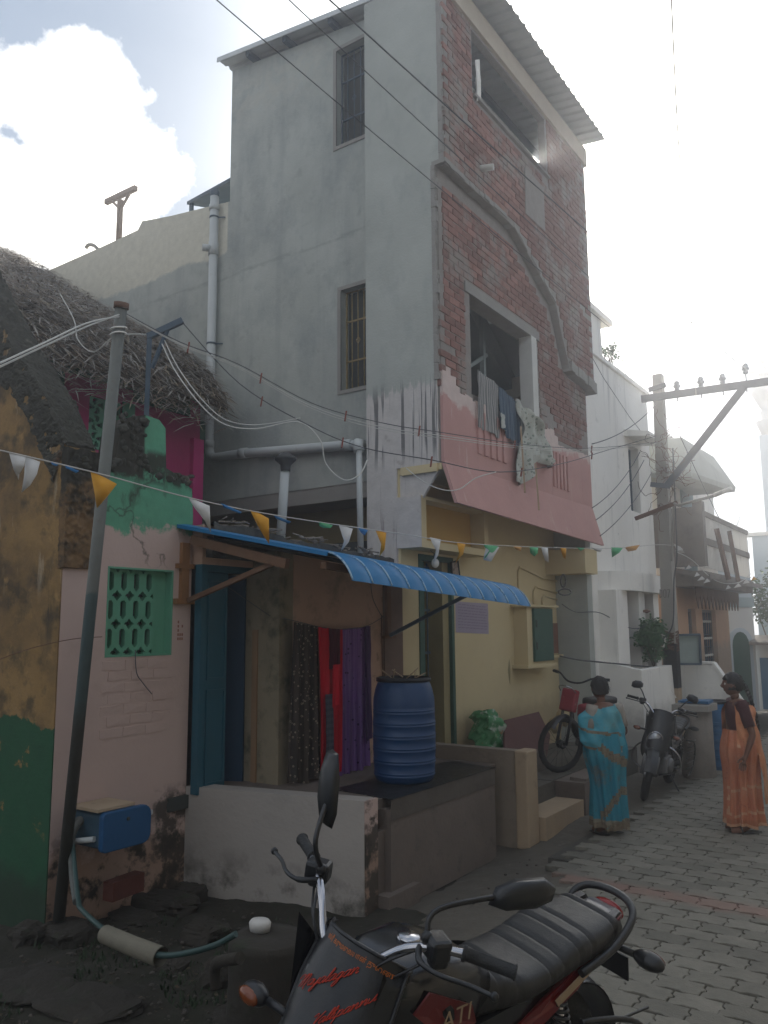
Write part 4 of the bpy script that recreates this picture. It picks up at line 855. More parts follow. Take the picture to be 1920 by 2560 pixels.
def far_house():
    T = thing('pale_blue_house', (-2, 24, 0), 'pale blue and white house closing the end of the lane, with an arched doorway', 'house')
    m_blw = mat('white_lower_wash', (.60,.60,.58), .9, .06, 1, .1)
    a0, b0 = Vector((-6.2, 19.8, 0)), Vector((-4.05, 22.2, 0)); dr = (b0-a0).normalized(); nr = Vector((dr.y, -dr.x, 0))
    def wp(t, z, o=0): p = a0+(b0-a0)*t+nr*o; return Vector((p.x, p.y, z))
    part('wall', MB().prism([wp(0, -.1), wp(1, -.1), wp(1, 4.15), wp(0, 4.15)], -nr*.3), m_paleblue, T)
    part('white_dado', MB().prism([wp(0, -.1, .004), wp(1, -.1, .004), wp(1, 2.45, .004), wp(0, 2.45, .004)], -nr*.003), m_blw, T)
    part('string_course', MB().prism([wp(0, 2.46, .03), wp(1.01, 2.46, .03), wp(1.01, 2.7, .03), wp(0, 2.7, .03)], -nr*.03), mat('grey_blue_band', (.30,.38,.40), .9, .08, 2, .1), T)
    def arch(t0, t1, z1, o): n = 8; return [wp(t0, -.1, o), wp(t1, -.1, o), wp(t1, z1-.35, o)]+[wp((t0+t1)/2+(t1-t0)/2*math.cos(math.pi*i/n), z1-.35+.35*math.sin(math.pi*i/n), o) for i in range(1, n)]+[wp(t0, z1-.35, o)]
    part('arch_surround', MB().prism(arch(.76, .97, 1.95, .03), -nr*.024), m_paleblue, T)
    part('arched_door', MB().prism(arch(.79, .94, 1.85, .036), -nr*.005), m_green, T)
    part('right_wall', MB().box((-4.3, 24.2, -.1), (6, 24.5, 4.45)), m_paleblue, T)
    part('parapet', MB().box((-6.5, 24.15, 4.45), (6, 24.5, 4.55)), m_white, T)
    S = thing('garage', (-3.2, 22.4, 0), 'low garage with a blue sheet gate under a thin tiled eave', 'garage')
    part('wall', MB().box((-4.08, 22.3, -.1), (-1, 22.5, 1.6)), m_blw, S)
    g = part('gate', MB().box((-3.98, 22.24, -.05), (-2.2, 22.29, 1.2)), mat('blue_gate_paint', (.02,.12,.24), .6, .12, 4, .1), S)
    part('painted_disc', MB().lathe((-3.68, 22.235, .86), [(.001, .0), (.10, .0), (.10, .008), (.001, .008)], 20, axis=(0, -1, .001)), m_white, g)
    part('eave', MB().prism([(-4.14, 21.9, 1.52), (-4.14, 22.6, 1.70), (-4.14, 22.6, 1.76), (-4.14, 21.9, 1.59)], (3.3, 0, 0)), m_stainconc, S)
    plant('tree', (-3.55, 23.4, 2.8), .85, 2600, 'leafy green tree behind the garage at the end of the lane', 'tree', (.045,.09,.03), trunk=(-3.5, 23.5, 0), leaf=.10)
    # carved finial of a shrine further off
    F = thing('shrine_finial', (-1.9, 26.5, 5), 'pale carved temple finial rising at the right edge', 'finial')
    c = dp(1916, 1000, 24.5); k = 24.5/FOC
    prof_ = [(16, -95), (20, -80), (30, -55), (14, -50), (18, -30), (12, -28), (22, -8), (34, 18), (36, 26), (20, 44), (10, 62), (16, 66), (8, 74), (5, 80)]
    part('urn', MB().lathe(c, [(r*k, z*k) for r, z in prof_], 16), mat('weathered_white_stone', (.55,.54,.52), .9, .1, 6, .4), F)
    part('cross_arms', MB().bar(c+Vector((-.42, 0, .95)), c+Vector((.42, 0, 1.02)), .1, .1).ball(c+Vector((0, 0, 1.28)), .13, n=8, m=6), mat('weathered_stone', (.5,.49,.47), .9, .1, 6, .4), F)
    part('column', MB().box((c.x-.25, c.y-.2, 0), (c.x+.25, c.y+.2, c.z-1.1)), m_paleblue, F)
far_house()
def board():
    B = thing('screen_board', (-4.0, 14.8, 1.4), 'grey sheet covered board standing on the white stair wall', 'board')
    p = [dp(1684, 1588, 13.7), dp(1749, 1586, 13.9), dp(1752, 1660, 13.9), dp(1688, 1660, 13.7)]
    part('panel', MB().sheet([dp(1691, 1590, 13.8), dp(1748, 1588, 13.95), dp(1750, 1658, 13.95), dp(1694, 1658, 13.8)][::-1], .03), mat('grey_tarpaulin', (.27,.33,.31), .5, .1, 5, .6, 9), B)
    f = MB()
    for a, b in zip(p, p[1:]+p[:1]): f.bar(a, b, .035, .035)
    part('frame', f, m_bluesteel, B)
board()
# ---------------------------------------------------------------- concrete power pole with its iron arms
m_conc = mat('pole_concrete', (.33,.31,.275), .95, .12, 4, .5, 40, layers=[dict(k='n', s=9, t=.6, sharp=7, c=(.22,.2,.18), a=.5)])
m_iron = mat('galvanised_angle_iron', (.085,.095,.11), .6, .12, 9, .2, metal=.2)
def power_pole():
    T = thing('power_pole', (-3.72, 13.05, 0), 'square concrete power pole with tangled wires and a black painted band', 'utility pole')
    b = dp(1690, 1880, 13.3); b.z = -.1; t = dp(1645, 938, 13.3)
    ax = (t-b).normalized()
    def at_(z): return b + ax*((z-b.z)/ax.z)
    W = MB(); q0, q1 = .115, .075
    for a, c, mm, nm, off in ((-.1, 1.0, m_tan, 'painted_foot', .002), (1.0, 1.72, mat('black_tar_band', (.018,.018,.018), .8, .2, 12, .6), 'black_band', .003), (1.72, t.z, m_conc, 'shaft', 0)):
        M_ = MB(); P0, P1 = at_(a), at_(c); r0 = q0+(q1-q0)*(a+.1)/6.2+off; r1 = q0+(q1-q0)*(c+.1)/6.2+off
        M_.add([P0+Vector((x*r0, y*r0, 0)) for x, y in ((-1,-1),(1,-1),(1,1),(-1,1))]+[P1+Vector((x*r1, y*r1, 0)) for x, y in ((-1,-1),(1,-1),(1,1),(-1,1))], [(0,1,5,4),(1,2,6,5),(2,3,7,6),(3,0,4,7),(4,5,6,7)]); part(nm, M_, mm, T)
    yo = 13.15
    a = dp(1603, 998, 13.1); c = dp(1960, 948, 12.4); c2 = a + (c-a)*1.25
    arm = part('cross_arm', MB().bar(a, c2, .05, .115), m_iron, T)
    part('stub_arm', MB().bar(dp(1622, 975, 13.1), dp(1664, 962, 12.95), .05, .07), m_iron, T)
    part('brace', MB().bar(dp(1862, 965, 12.55), dp(1668, 1214, 13.05), .05, .105), m_iron, T)
    part('clamp', MB().bar(dp(1626, 1211, 13.1), dp(1676, 1216, 13.0), .06, .07), m_iron, T)
    part('step_bar', MB().bar(dp(1588, 1297, 13.2), dp(1694, 1256, 12.9), .05, .06), m_rust, T)
    for px, py in ((1697, 960), (1758, 955), (1812, 952), (1870, 932)):
        i0 = a.lerp(c, (px-1603)/357.); zt_ = dp(px, py, 12.8).z
        ins = part('insulator', MB().lathe((i0.x, i0.y, zt_), [(.001, -.085), (.032, -.08), (.045, -.05), (.03, -.035), (.058, -.01), (.06, .015), (.04, .03), (.045, .06), (.03, .085), (.001, .09)], 10), mat('grey_porcelain', (.28,.30,.33), .35, .1, 5, 0), T)
        part('pin', MB().tube([(i0.x, i0.y, zt_-.07), (i0.x, i0.y, i0.z-.12)], .011, 6), m_iron, ins)
    # street lamp tube on a bent arm
    L_ = part('lamp_arm', MB().tube(spline([at_(3.05)+Vector((.1, -.1, 0)), dp(1684, 1270, 12.95), dp(1700, 1262, 12.8), dp(1790, 1238, 12.3), dp(1826, 1222, 12.1)], 6), .022, 8), m_conc, T)
    part('lamp_tube', MB().tube([dp(1786, 1238, 12.3), dp(1828, 1221, 12.1)], .035, 8), m_white, L_)
    # painted number and cable windings
    tx = [(dp(1662+dx*1.0, 1484+dy, 13.12)) for dx, dy in ((0, 0),)]
    def glyph(strokes, ox):
        g = MB()
        for st in strokes:
            pts = [dp(1650+ox+x*5, 1474+y*5, 13.14) for x, y in st]
            for p, q in zip(pts, pts[1:]): g.bar(p, q, .012, .006, FW)
        return g
    G = MB()
    for ch, ox in (('D', 0), ('0', 9), ('7', 18)):
        st = {'D': [[(0, 0), (0, 4), (1, 3.4), (1, .6), (0, 0)]], '0': [[(0, .3), (.7, 0), (1.2, .5), (1.2, 3.6), (.6, 4), (0, 3.5), (0, .3)]], '7': [[(0, 0), (1.3, 0), (.5, 4)]]}[ch]
        g = glyph(st, ox); G.add(g.v, g.f)
    part('painted_number', G, mat('number_paint', (.15,.14,.12), .9, .1, 5, 0), T)
    wr = MB()
    for i in range(9):
        z = 1.62+i*.035; c_ = at_(z); wr.tube([c_+Vector((.125*math.cos(t_), .125*math.sin(t_), .02*math.sin(3*t_+i))) for t_ in [k*.5236 for k in range(13)]], .013, 5)
    part('cable_winding', wr, m_rust, T)
    part('danger_mark', MB().bar(dp(1676, 1722, 13.05), dp(1690, 1745, 13.05), .02, .004, FW), m_white, T)
    tg = MB()     # dry creeper and loose wires tangled round the top
    for i in range(46):
        p = at_(rnd.uniform(3.9, 5.1)) + Vector((rnd.uniform(-.1, .1), -.1, 0)); pts = [p]
        d = Vector((rnd.uniform(-.2, 1), rnd.uniform(-.3, .3), rnd.uniform(-.6, .6)))
        for k in range(9): d = (d + Vector((rnd.gauss(0, .5), rnd.gauss(0, .3), rnd.gauss(0, .55)))).normalized(); pts.append(pts[-1]+d*rnd.uniform(.04, .085))
        tg.tube(spline(pts, 3), .005, 4)
    part('dry_creeper', tg, m_rust, T, kind='stuff')
    for (px, py, k) in ((1647, 1603, 13.05), (1640, 1590, 13.1)):
        cc = dp(px, py, k); ring = MB()
        for j in range(4): ring.tube([cc+RT*(.095+.012*j)*math.cos(a_)+UP*(.12+.01*j)*math.sin(a_) + FW*.01*j for a_ in [x*.3927 for x in range(17)]], .006, 5)
        single('cable_coil', ring, m_white if px > 1645 else m_conc, 'white coiled cable hanging on the concrete pole' if px > 1645 else 'thin grey cable coil behind the white coil on the pole', 'cable')
    return at_
pole_at = power_pole()
# ---------------------------------------------------------------- pipes, brackets and the leaning post
m_pvc = mat('grey_white_pvc', (.46,.48,.47), .55, .06, 6, .1, layers=[dict(k='n', s=8, t=.62, sharp=8, c=(.33,.32,.29), a=.5)])
def pipes():
    T = thing('drain_pipe', (-8.2, 7.66, 4.3), 'long grey white drain pipe down the side wall and along to the corner pilaster', 'pipe')
    Y = 7.66; x = -8.22
    pts = [(x, Y, 8.22), (x, Y, 4.52), (x+.03, Y, 4.40), (x+.12, Y, 4.345), (-7.6, Y, 4.335), (-5.75, Y, 4.20), (-5.55, Y-.03, 4.17), (-5.44, 7.36, 4.12), (-5.41, 7.345, 4.02)]
    part('pipe', MB().tube(pts, .062, 14), m_pvc, T)
    part('thin_pipe', MB().tube([(-5.41, 7.345, 4.1), (-5.39, 7.345, 2.78)], .036, 10), m_pvc, T)
    for p, d, h in (((x, Y, 7.42), (0, 0, 1), .2), ((x, Y, 8.05), (0, 0, 1), .08), ((x, Y, 4.55), (0, 0, 1), .1), ((-7.55, Y, 4.335), (1, 0, -.07), .12), ((-5.8, Y, 4.205), (1, 0, -.07), .14)):
        d = Vector(d).normalized(); part('collar', MB().tube([Vector(p)-d*h/2, Vector(p)+d*h/2], .073, 14), m_pvc, T)
    part('access_plug', MB().tube([(x-.02, Y-.04, 7.42), (x-.09, Y-.13, 7.42)], .05, 12), m_pvc, T)
    part('cap', MB().lathe((x, Y, 8.22), [(.066, 0), (.07, .06), (.06, .10), (.001, .11)], 12), m_bluesteel, T)
    for z in (6.0, 5.0, 7.9): part('clip', MB().tube([(x, Y, z-.012), (x, Y, z+.012)], .068, 12).bar((x, Y, z), (x+.14, 7.745, z), .015, .015), m_bluesteel, T)
    V_ = thing('vent_pipe', (-6.2, 6.6, 2.9), 'short grey vent pipe with a cowl rising from the mossy roof', 'pipe')
    b = dp(700, 1345, 8.3); t = dp(714, 1155, 8.3)
    part('pipe', MB().tube([b-Vector((0, 0, .15)), t], .047, 12), m_pvc, V_); part('cowl', MB().lathe(t, [(.05, -.10), (.055, -.03), (.11, .02), (.115, .04), (.03, .10), (.001, .105)], 12), mat('dark_cowl', (.07,.07,.07), .8, .2, 9, .3), V_)
    # roof T frames
    A = thing('antenna_frame', (-11.6, 8.0, 8.3), 'rusty T shaped steel frame on the cream parapet', 'frame')
    yq = 7.87; m_fr = mat('pale_rusted_steel', (.22,.16,.12), .9, .3, 12, .3); E_ = lambda a, b: on(a, b, 'y', yq)
    part('post', MB().bar(E_(297, 602), E_(301, 500), .07, .07), m_fr, A); part('arm', MB().bar(E_(265, 506), E_(340, 470), .07, .08), m_fr, A)
    part('brace', MB().bar(E_(300, 522), E_(278, 501), .035, .035), m_fr, A); part('brace', MB().bar(E_(302, 522), E_(326, 480), .035, .035), m_fr, A)
    S = thing('roof_spout', (-12.2, 8, 8), 'small bent pipe end on the far parapet', 'pipe'); part('pipe', MB().tube(spline([on(248, 626, 'y', 7.87), on(235, 614, 'y', 7.87), on(222, 612, 'y', 7.87), on(215, 620, 'y', 7.87)], 4), .03, 8), m_conc, S)
    K = thing('wire_bracket', (-6.9, 5.6, 3.5), 'black steel wire bracket standing in front of the thatch', 'bracket'); k = 7.6
    part('post', MB().bar(dp(365, 1060, k), dp(374, 838, k), .045, .045), m_bluesteel, K); part('arm', MB().bar(dp(370, 842, k), dp(457, 801, k), .045, .055), m_bluesteel, K)
    part('brace', MB().bar(dp(380, 920, k), dp(418, 826, k), .03, .03), m_bluesteel, K)
    L = thing('leaning_post', (-5.15, 3.5, -.12), 'tall grey metal pipe post leaning against the house corner', 'post')
    b = dp(147, 2300, 5.62); t = dp(303, 768, 5.62)
    m_lp = mat('weathered_steel_pipe', (.14,.145,.13), .6, .15, 7, .3, 30, metal=.15, layers=[dict(k='n', s=5, t=.58, sharp=8, c=(.13,.075,.05), a=.7), dict(k='z', z=2.25, below=True, amp=.3, soft=.04, s=3, c=(.055,.085,.085), a=.9), dict(k='z', z=1.4, below=True, amp=.3, soft=.2, s=3, c=(.06,.055,.045), a=.9)])
    part('pipe', MB().tube([b, b.lerp(t, .5), t], .041, 16), m_lp, L); part('collar', MB().tube([t-(t-b).normalized()*.01, t+(t-b).normalized()*.03], .052, 16), m_rust, L)
    w_ = MB()
    for j in range(2): c = b.lerp(t, .965-.010*j); w_.tube([c+Vector((.053*math.cos(a), .053*math.sin(a), .01*math.sin(a+j))) for a in [x*.524 for x in range(13)]], .006, 4)
    part('wire_wrap', w_, m_white, L)
    return t
post_top = pipes()
# ---------------------------------------------------------------- wires
m_wire = mat('dark_cable', (.085,.085,.09), .7, .1, 5, 0); m_wwire = mat('white_cable', (.50,.49,.45), .6, .08, 5, 0); m_twig = mat('cable_clip_red', (.22,.07,.05), .8, .2, 20, 0)
def wires():
    def W(name, pts, r, m_, label, grp, cat='wire'): return single(name, MB().tube(pts, r, 6), m_, label, cat, grp)
    ends = [(1697, 958, 12.9), (1758, 952, 12.8), (1870, 930, 12.5)]
    for (x0, y0, x1, y1), e, r in zip(((565, 0, 1100, 495), (735, 0, 1118, 380), (850, 0, 1132, 305)), ends, (.0042, .0042, .0062)):
        # straight spans from the pole behind the viewer to the insulators
        a = dp(x0-(x1-x0)*.7, y0-(y1-y0)*.7, 4.2); b = dp(*e); m_ = dp((x0+x1)/2, (y0+y1)/2, 6.3)
        n = 24; P = []
        for i in range(n+1):
            t = i/n; P.append((1-t)**2*a + 2*t*(1-t)*(m_*2-(a+b)*.5) + t*t*b)
        W('power_line', P, r, m_wire, {.0062: 'thickest overhead power line, nearest the roof top'}.get(r, 'upper thin power line between the other two' if x0 == 735 else 'lowest thin power line crossing the grey side wall'), 'power lines to the concrete pole')
    P = [dp(1676, -60, 5), dp(1690, 250, 5.9), dp(1703, 450, 6.9), dp(1735, 880, 12), dp(1742, 1040, 12.6)]
    W('service_wire', spline(P, 6), .005, m_conc, 'pale wire dropping from the sky to the pole arm', 'service wires')
    t = post_top
    def pick(pts): return [dp(*p) for p in pts]
    def clips(P, every, lab):
        for i in range(every, len(P)-2, every):
            p = P[i]; g = MB().bar(p+Vector((0, 0, .03)), p-Vector((.01, .01, .06)), .02, .012)
            CL.append(1); single('cable_clip', g, m_twig, 'rust red clip on a service cable, '+CLT[min(len(CL)-1, len(CLT)-1)], 'clip', lab)
    CL = []; CLT = ['just right of the leaning post', 'in front of the drain pipe', 'before the grey wall window', 'at the stained pilaster', 'under the balcony clothes', 'at the far balcony flutes', 'before the white house',
        'lower cable by the thatch eave', 'lower cable before the side wall', 'lower cable above the vent pipe', 'lower cable at the pilaster', 'lower cable below the floral sheet', 'lower cable by the balcony end', 'lower cable near the pole']
    b1 = [(303, 778, 5.62), (450, 855, 6.5), (595, 910, 6.9), (780, 1008, 7.1), (950, 1056, 7.1), (1110, 1082, 7.2), (1320, 1112, 8.6), (1480, 1120, 10.5), (1640, 1106, 13.1)]
    for j, (dy, m_, r) in enumerate(((0, m_wire, .0038), (10, m_wwire, .0038), (17, m_wwire, .0034))):
        P = spline(pick([(x, y+dy*(1-abs(i-4)/5), k) for i, (x, y, k) in enumerate(b1)]), 6)
        W('service_cable', P, r, m_, ('dark upper service cable from the leaning post to the pole', 'white cable just under the dark service cable', 'lowest thin white cable of the sagging bundle')[j], 'service cables')
        if j == 0: clips(P, 7, 'clips on the service cables')
    b2 = [(455, 805, 7.6), (600, 960, 7.4), (770, 1062, 7.2), (905, 1118, 7.0), (1080, 1150, 7.0), (1250, 1180, 7.8), (1400, 1160, 9.8), (1520, 1125, 11.5), (1640, 1090, 13.1)]
    P = spline(pick(b2), 6); W('service_cable', P, .005, m_wire, 'dark cable from the black bracket past the rose balcony', 'service cables'); clips(P, 8, 'clips on the service cables')
    b3 = [(405, 860, 7.55), (440, 930, 7.3), (500, 1010, 7.1), (560, 1060, 7.0), (640, 1072, 7.0), (745, 1055, 7.0), (800, 1100, 7.0), (815, 1160, 7.0), (860, 1200, 7.0), (900, 1185, 7.1), (918, 1150, 7.2)]
    W('loop_cable', spline(pick(b3), 6), .006, m_wwire, 'loose white cable looping below the thatch towards the drain pipe', 'loose white cables')
    W('loop_cable', spline(pick([(x+6, y-10, k+.05) for x, y, k in b3[:6]]), 6), .005, m_wwire, 'second white cable beside the loop under the thatch', 'loose white cables')
    b4 = [(1015, 1170, 7.3), (1060, 1205, 7.2), (1110, 1225, 7.1), (1150, 1222, 7.1), (1190, 1195, 7.3), (1240, 1180, 7.7)]
    W('loop_cable', spline(pick(b4), 6), .005, m_wwire, 'white cable drooping under the rose balcony corner', 'loose white cables')
    for j in range(2):
        W('guy_cable', spline(pick([(-60, 945-j*10, 3.6), (100, 870-j*8, 4.4), (220, 815-j*8, 5.1), (303, 785+j*6, 5.62)]), 6), .0055, m_wwire, ('upper', 'lower')[j]+' pale cable running from the leaning post past the left edge', 'cables to the left edge')
    W('thatch_cable', spline(pick([(150, 735, 8.3), (185, 800, 7.9), (195, 850, 7.7), (235, 880, 7.6), (290, 840, 7.5), (370, 836, 7.6)]), 6), .006, m_wwire, 'white cable lying slack across the thatch', 'loose white cables')
    for j, (a, b) in enumerate((((1640, 1010, 13.1), (1480, 1110, 9.8)), ((1480, 1270, 10.0), (1600, 1130, 13)), ((1490, 1300, 10), (1610, 1150, 13)), ((1500, 1340, 10.2), (1630, 1180, 13)))):
        W('house_wire', sagline(dp(*a), dp(*b), .1), .006, m_wire, ('topmost', 'second', 'third', 'lowest')[j]+' of the slanting wires in front of the white house', 'wires from the pole to the houses')
    W('pole_cable', spline(pick([(1682, 1120, 13), (1688, 1260, 12.95), (1692, 1390, 12.95), (1685, 1450, 13), (1682, 1560, 13), (1655, 1600, 13.05)]), 6), .012, m_wire, 'thick dark cable hanging down the right of the concrete pole', 'cables down the pole')
    W('wall_cable', spline(pick([(1400, 1640, 11.3), (1450, 1650, 11.6), (1530, 1658, 12), (1630, 1668, 13)]), 6), .012, m_wire, 'dark cable running along the compound wall top', 'cables by the white house')
    W('wall_cable', spline(pick([(1405, 1510, 11.4), (1440, 1530, 11.8), (1500, 1532, 12.2), (1560, 1565, 12.6), (1600, 1570, 12.9), (1640, 1545, 13.05)]), 6), .007, m_wire, 'thin sagging cable in front of the veranda pillars', 'cables by the white house')
    for j in range(3): W('far_wire', sagline(dp(1835, 1330, 26), dp(1890+8*j, 1200-60*j, 27), .2) if j else sagline(dp(1700, 1090, 13), dp(1860, 1410, 22), .1), .008, m_wire, ('long thin wire from the pole to the far balcony', 'far wire beyond the balcony, left of two', 'far wire beyond the balcony, right of two')[j], 'far wires')
    # conduits on the yellow wall
    X = -4.885
    for j, pts in enumerate(([(10.35, 2.33), (10.36, 2.78), (10.42, 2.84), (11.2, 2.72), (11.7, 2.70)], [(10.85, 2.33), (10.86, 2.52), (10.94, 2.58), (11.7, 2.52)], [(11.15, 2.33), (11.16, 2.42), (11.22, 2.46), (11.7, 2.42)])):
        W('conduit', [(X, y, z) for y, z in pts], .014, m_yellow, ('longest', 'middle', 'shortest')[j]+' yellow painted conduit above the green cupboard', 'conduits on the yellow wall')
    for (px, py, a, b) in ((1408, 1452, .035, .09), (1412, 1480, .09, .045)):
        c = dp(px, py, 11.5); W('cable_ring', [c+RT*a*math.cos(t_)+UP*b*math.sin(t_) for t_ in [x*.3927 for x in range(17)]], .012, m_wire, ('upright' if a < b else 'flat')+' loop of black cable at the end of the yellow wall', 'black cable loops')
    W('thin_cord', [(-5.19, 5.0, 2.42), (-4.87, 5.66, 1.95), (-4.83, 5.9, 1.80)], .003, m_wire, 'thin cord stretched under the awning to the clothes line', 'cords')
    W('wall_wire', spline([(-4.85, 6.78, 2.45), (-4.85, 6.82, 2.3), (-4.85, 6.95, 2.15), (-4.85, 7.0, 2.12)], 4), .004, m_wire, 'thin wire drooping down the porch wall from the awning', 'cords')
    W('wall_wire', [(-4.856, 6.98, 2.14), (-4.856, 6.99, 1.2)], .006, m_rust, 'straight stained wire down the porch wall', 'cords')
    W('jali_twig', spline([(-5.31, 4.22, 1.85), (-5.30, 4.23, 1.68), (-5.29, 4.28, 1.60), (-5.29, 4.38, 1.50)], 4), .004, m_wire, 'bent black wire poking from the green pierced window', 'cords')
    W('ochre_wall_wire', spline(pick([(-20, 1655, 5.2), (80, 1620, 5.4), (180, 1598, 5.75), (255, 1592, 6.1)]), 5), .003, m_rust, 'thin brown wire across the ochre wall to the window', 'cords')
wires()
# ---------------------------------------------------------------- bunting
def bunting():
    cx = [(-120, 1100), (-60, 1112), (240, 1182), (480, 1246), (700, 1290), (1000, 1334), (1200, 1361), (1510, 1371), (1640, 1362), (1692, 1364)]
    inv = lambda x: 1/(.244 - (.244-.0752)*(x+60)/1750)
    P = spline([dp(x, y, inv(x)) for x, y in cx], 8)
    str_ = single('bunting_string', MB().tube(P, .0045, 5), mat('string', (.55,.53,.5), .8, .1, 9, 0), 'pale string of pennants stretched across the lane to the concrete pole', 'string')
    def yat(x):
        for (a, b), (c, d) in zip(cx, cx[1:]):
            if a <= x <= c: return b+(d-b)*(x-a)/(c-a)
        return 1364
    cols = {'w': (.62,.61,.59), 'y': (.62,.30,.03), 'b': (.05,.20,.45), 'g': (.12,.45,.22), 'o': (.60,.33,.12)}
    mats = {k: mat('paper_'+k, v, .8, .05, 9, .15, 12, trans=0) for k, v in cols.items()}
    nm = {'w': 'white', 'y': 'yellow', 'b': 'blue', 'g': 'green', 'o': 'orange'}
    F = [('w', [(22, 0), (64, 0), (60, 25), (48, 48), (46, 62), (34, 40)], 'torn white pennant at the left edge'), ('w', [(64, 0), (100, 6), (92, 38), (75, 70), (54, 92), (60, 50)], 'curled white pennant, second from the left edge'),
         ('b', [(127, 0), (146, 3), (140, 8), (130, 6)], 'blue scrap of bunting left of the yellow pennant'), ('b', [(162, 0), (198, 6), (190, 12), (165, 7)], 'small blue scrap next to the yellow pennant'),
         ('y', [(226, 0), (258, 6), (292, 14), (268, 52), (242, 88), (236, 50)], 'large yellow pennant in front of the leaning post'),
         ('w', [(470, 0), (498, 5), (524, 10), (527, 76), (512, 50), (486, 22)], 'white pennant in front of the magenta corner'),
         ('b', [(552, -2), (604, 9), (600, 15), (560, 8)], 'blue scrap right of the white pennant'), ('y', [(624, 0), (650, 5), (672, 12), (673, 76), (662, 62), (640, 28)], 'yellow pennant in front of the shaded gap'),
         ('b', [(684, 2), (728, 10), (722, 16), (690, 9)], 'blue scrap in front of the vent pipe'), ('g', [(797, 0), (832, 5), (826, 12), (808, 14), (798, 10)], 'green scrap above the mossy roof'),
         ('w', [(846, 0), (882, 6), (872, 40), (852, 66), (862, 45)], 'white pennant above the blue awning'), ('b', [(894, 0), (920, 4), (912, 18), (902, 12)], 'tiny blue pennant before the stained pilaster'),
         ('y', [(938, 0), (966, 4), (962, 45), (948, 66), (953, 34)], 'yellow pennant before the stained pilaster'), ('w', [(1074, 0), (1102, 2), (1096, 40), (1082, 66), (1090, 30)], 'curled white pennant over the grille door'),
         ('y', [(1142, 2), (1164, 4), (1158, 30), (1138, 56), (1148, 30)], 'yellow pennant twisted over the canopy box'), ('g', [(1208, 0), (1246, 4), (1236, 16), (1210, 36), (1216, 14)], 'green and white pennant twisted by the yellow wall'),
         ('w', [(1216, 3), (1248, 6), (1228, 42), (1208, 38)], 'white pennant crumpled behind the green one'), ('o', [(1282, 2), (1304, 4), (1302, 14), (1290, 10)], 'orange scrap of bunting by the ceiling edge'),
         ('g', [(1324, 2), (1346, 4), (1344, 18), (1336, 26), (1326, 18)], 'green pennant in front of the yellow wall'), ('w', [(1352, 2), (1370, 4), (1372, 40), (1362, 34)], 'white pennant right of the green pennant'),
         ('y', [(1400, 2), (1416, 3), (1414, 30), (1408, 26)], 'thin yellow pennant before the yellow slab'), ('g', [(1440, 0), (1462, 2), (1452, 9)], 'green scrap at the end of the yellow slab'), ('w', [(1478, 0), (1506, 2), (1502, 10), (1490, 8)], 'white crumpled scrap below the rose balcony tip'),
         ('g', [(1528, 0), (1558, 2), (1548, 14), (1530, 24)], 'green pennant before the white house'), ('o', [(1562, 2), (1600, -2), (1590, 10), (1570, 12)], 'orange pennant before the white house'), ('w', [(1684, -4), (1700, 4), (1712, 18), (1694, 16)], 'white pennant caught on the concrete pole')]
    for c, poly, lab in F:
        k = inv(sum(p[0] for p in poly)/len(poly)); m_ = MB(); cxm = sum(p[0] for p in poly)/len(poly)
        pts = [dp(x, yat(x)+dy+ (0 if dy > 8 else -1), k + (.03 if dy > 8 else 0)*math.sin(x*.3) + (0 if dy > 8 else (inv(x)-k))) for x, dy in poly]
        # fan from the centroid, slightly bellied by the breeze
        c0 = sum(pts, Vector())/len(pts) - FW*.035*k/5; n = len(pts)
        vs = [c0]+pts; fs = [(0, i+1, (i+1) % n+1) for i in range(n)]; bk = [v+FW*.003 for v in vs]
        m_.add(vs+bk, fs + [tuple(j+n+1 for j in f[::-1]) for f in fs] + [(i+1, i+1+n+1, (i+1) % n+1+n+1, (i+1) % n+1) for i in range(n)], True)
        o = single('pennant', m_, mats[c], lab, 'pennant', 'pennants on the bunting string')
    # second string by the balcony of the peach house
    P2 = spline([dp(1692, 1380, 13.1), dp(1730, 1400, 14.2), (dp(1775, 1442, 15)), dp(1810, 1458, 15.6), dp(1850, 1455, 16), dp(1880, 1432, 16.3)], 6)
    single('bunting_string', MB().tube(P2, .006, 5), mats['w'], 'short second string of pennants below the stained balcony', 'string')
    for j, (x, y, k, c) in enumerate(((1700, 1366, 13.1, 'w'), (1722, 1412, 14.1, 'w'), (1742, 1430, 14.5, 'w'), (1755, 1440, 14.8, 'w'), (1768, 1446, 14.9, 'w'), (1820, 1462, 15.7, 'w'), (1846, 1458, 16, 'w'), (1866, 1448, 16.1, 'w'), (1884, 1440, 16.3, 'y'))):
        p = dp(x, y, k); q = dp(x-12+3*(j % 3), y+12, k); r_ = dp(x+8, y+8, k); m_ = MB().add([p, q, r_, p+FW*.004, q+FW*.004, r_+FW*.004], [(0,1,2),(5,4,3),(0,3,4,1),(1,4,5,2),(2,5,3,0)])
        single('pennant', m_, mats[c], ('yellow pennant at the right tip of the balcony string' if c == 'y' else ['white pennant on the pole end', 'limp white pennant', 'crumpled white pennant', 'pale pennant', 'ragged white pennant', 'pale hanging pennant', 'whitish pennant', 'thin white pennant'][j]+' '+['of the balcony string', 'just right of the pole', 'below the creeper stain', 'before the valance left end', 'by the slanting prop', 'under the balusters', 'under the far balusters', 'near the balcony tip'][j]), 'pennant', 'pennants on the balcony string')
bunting()
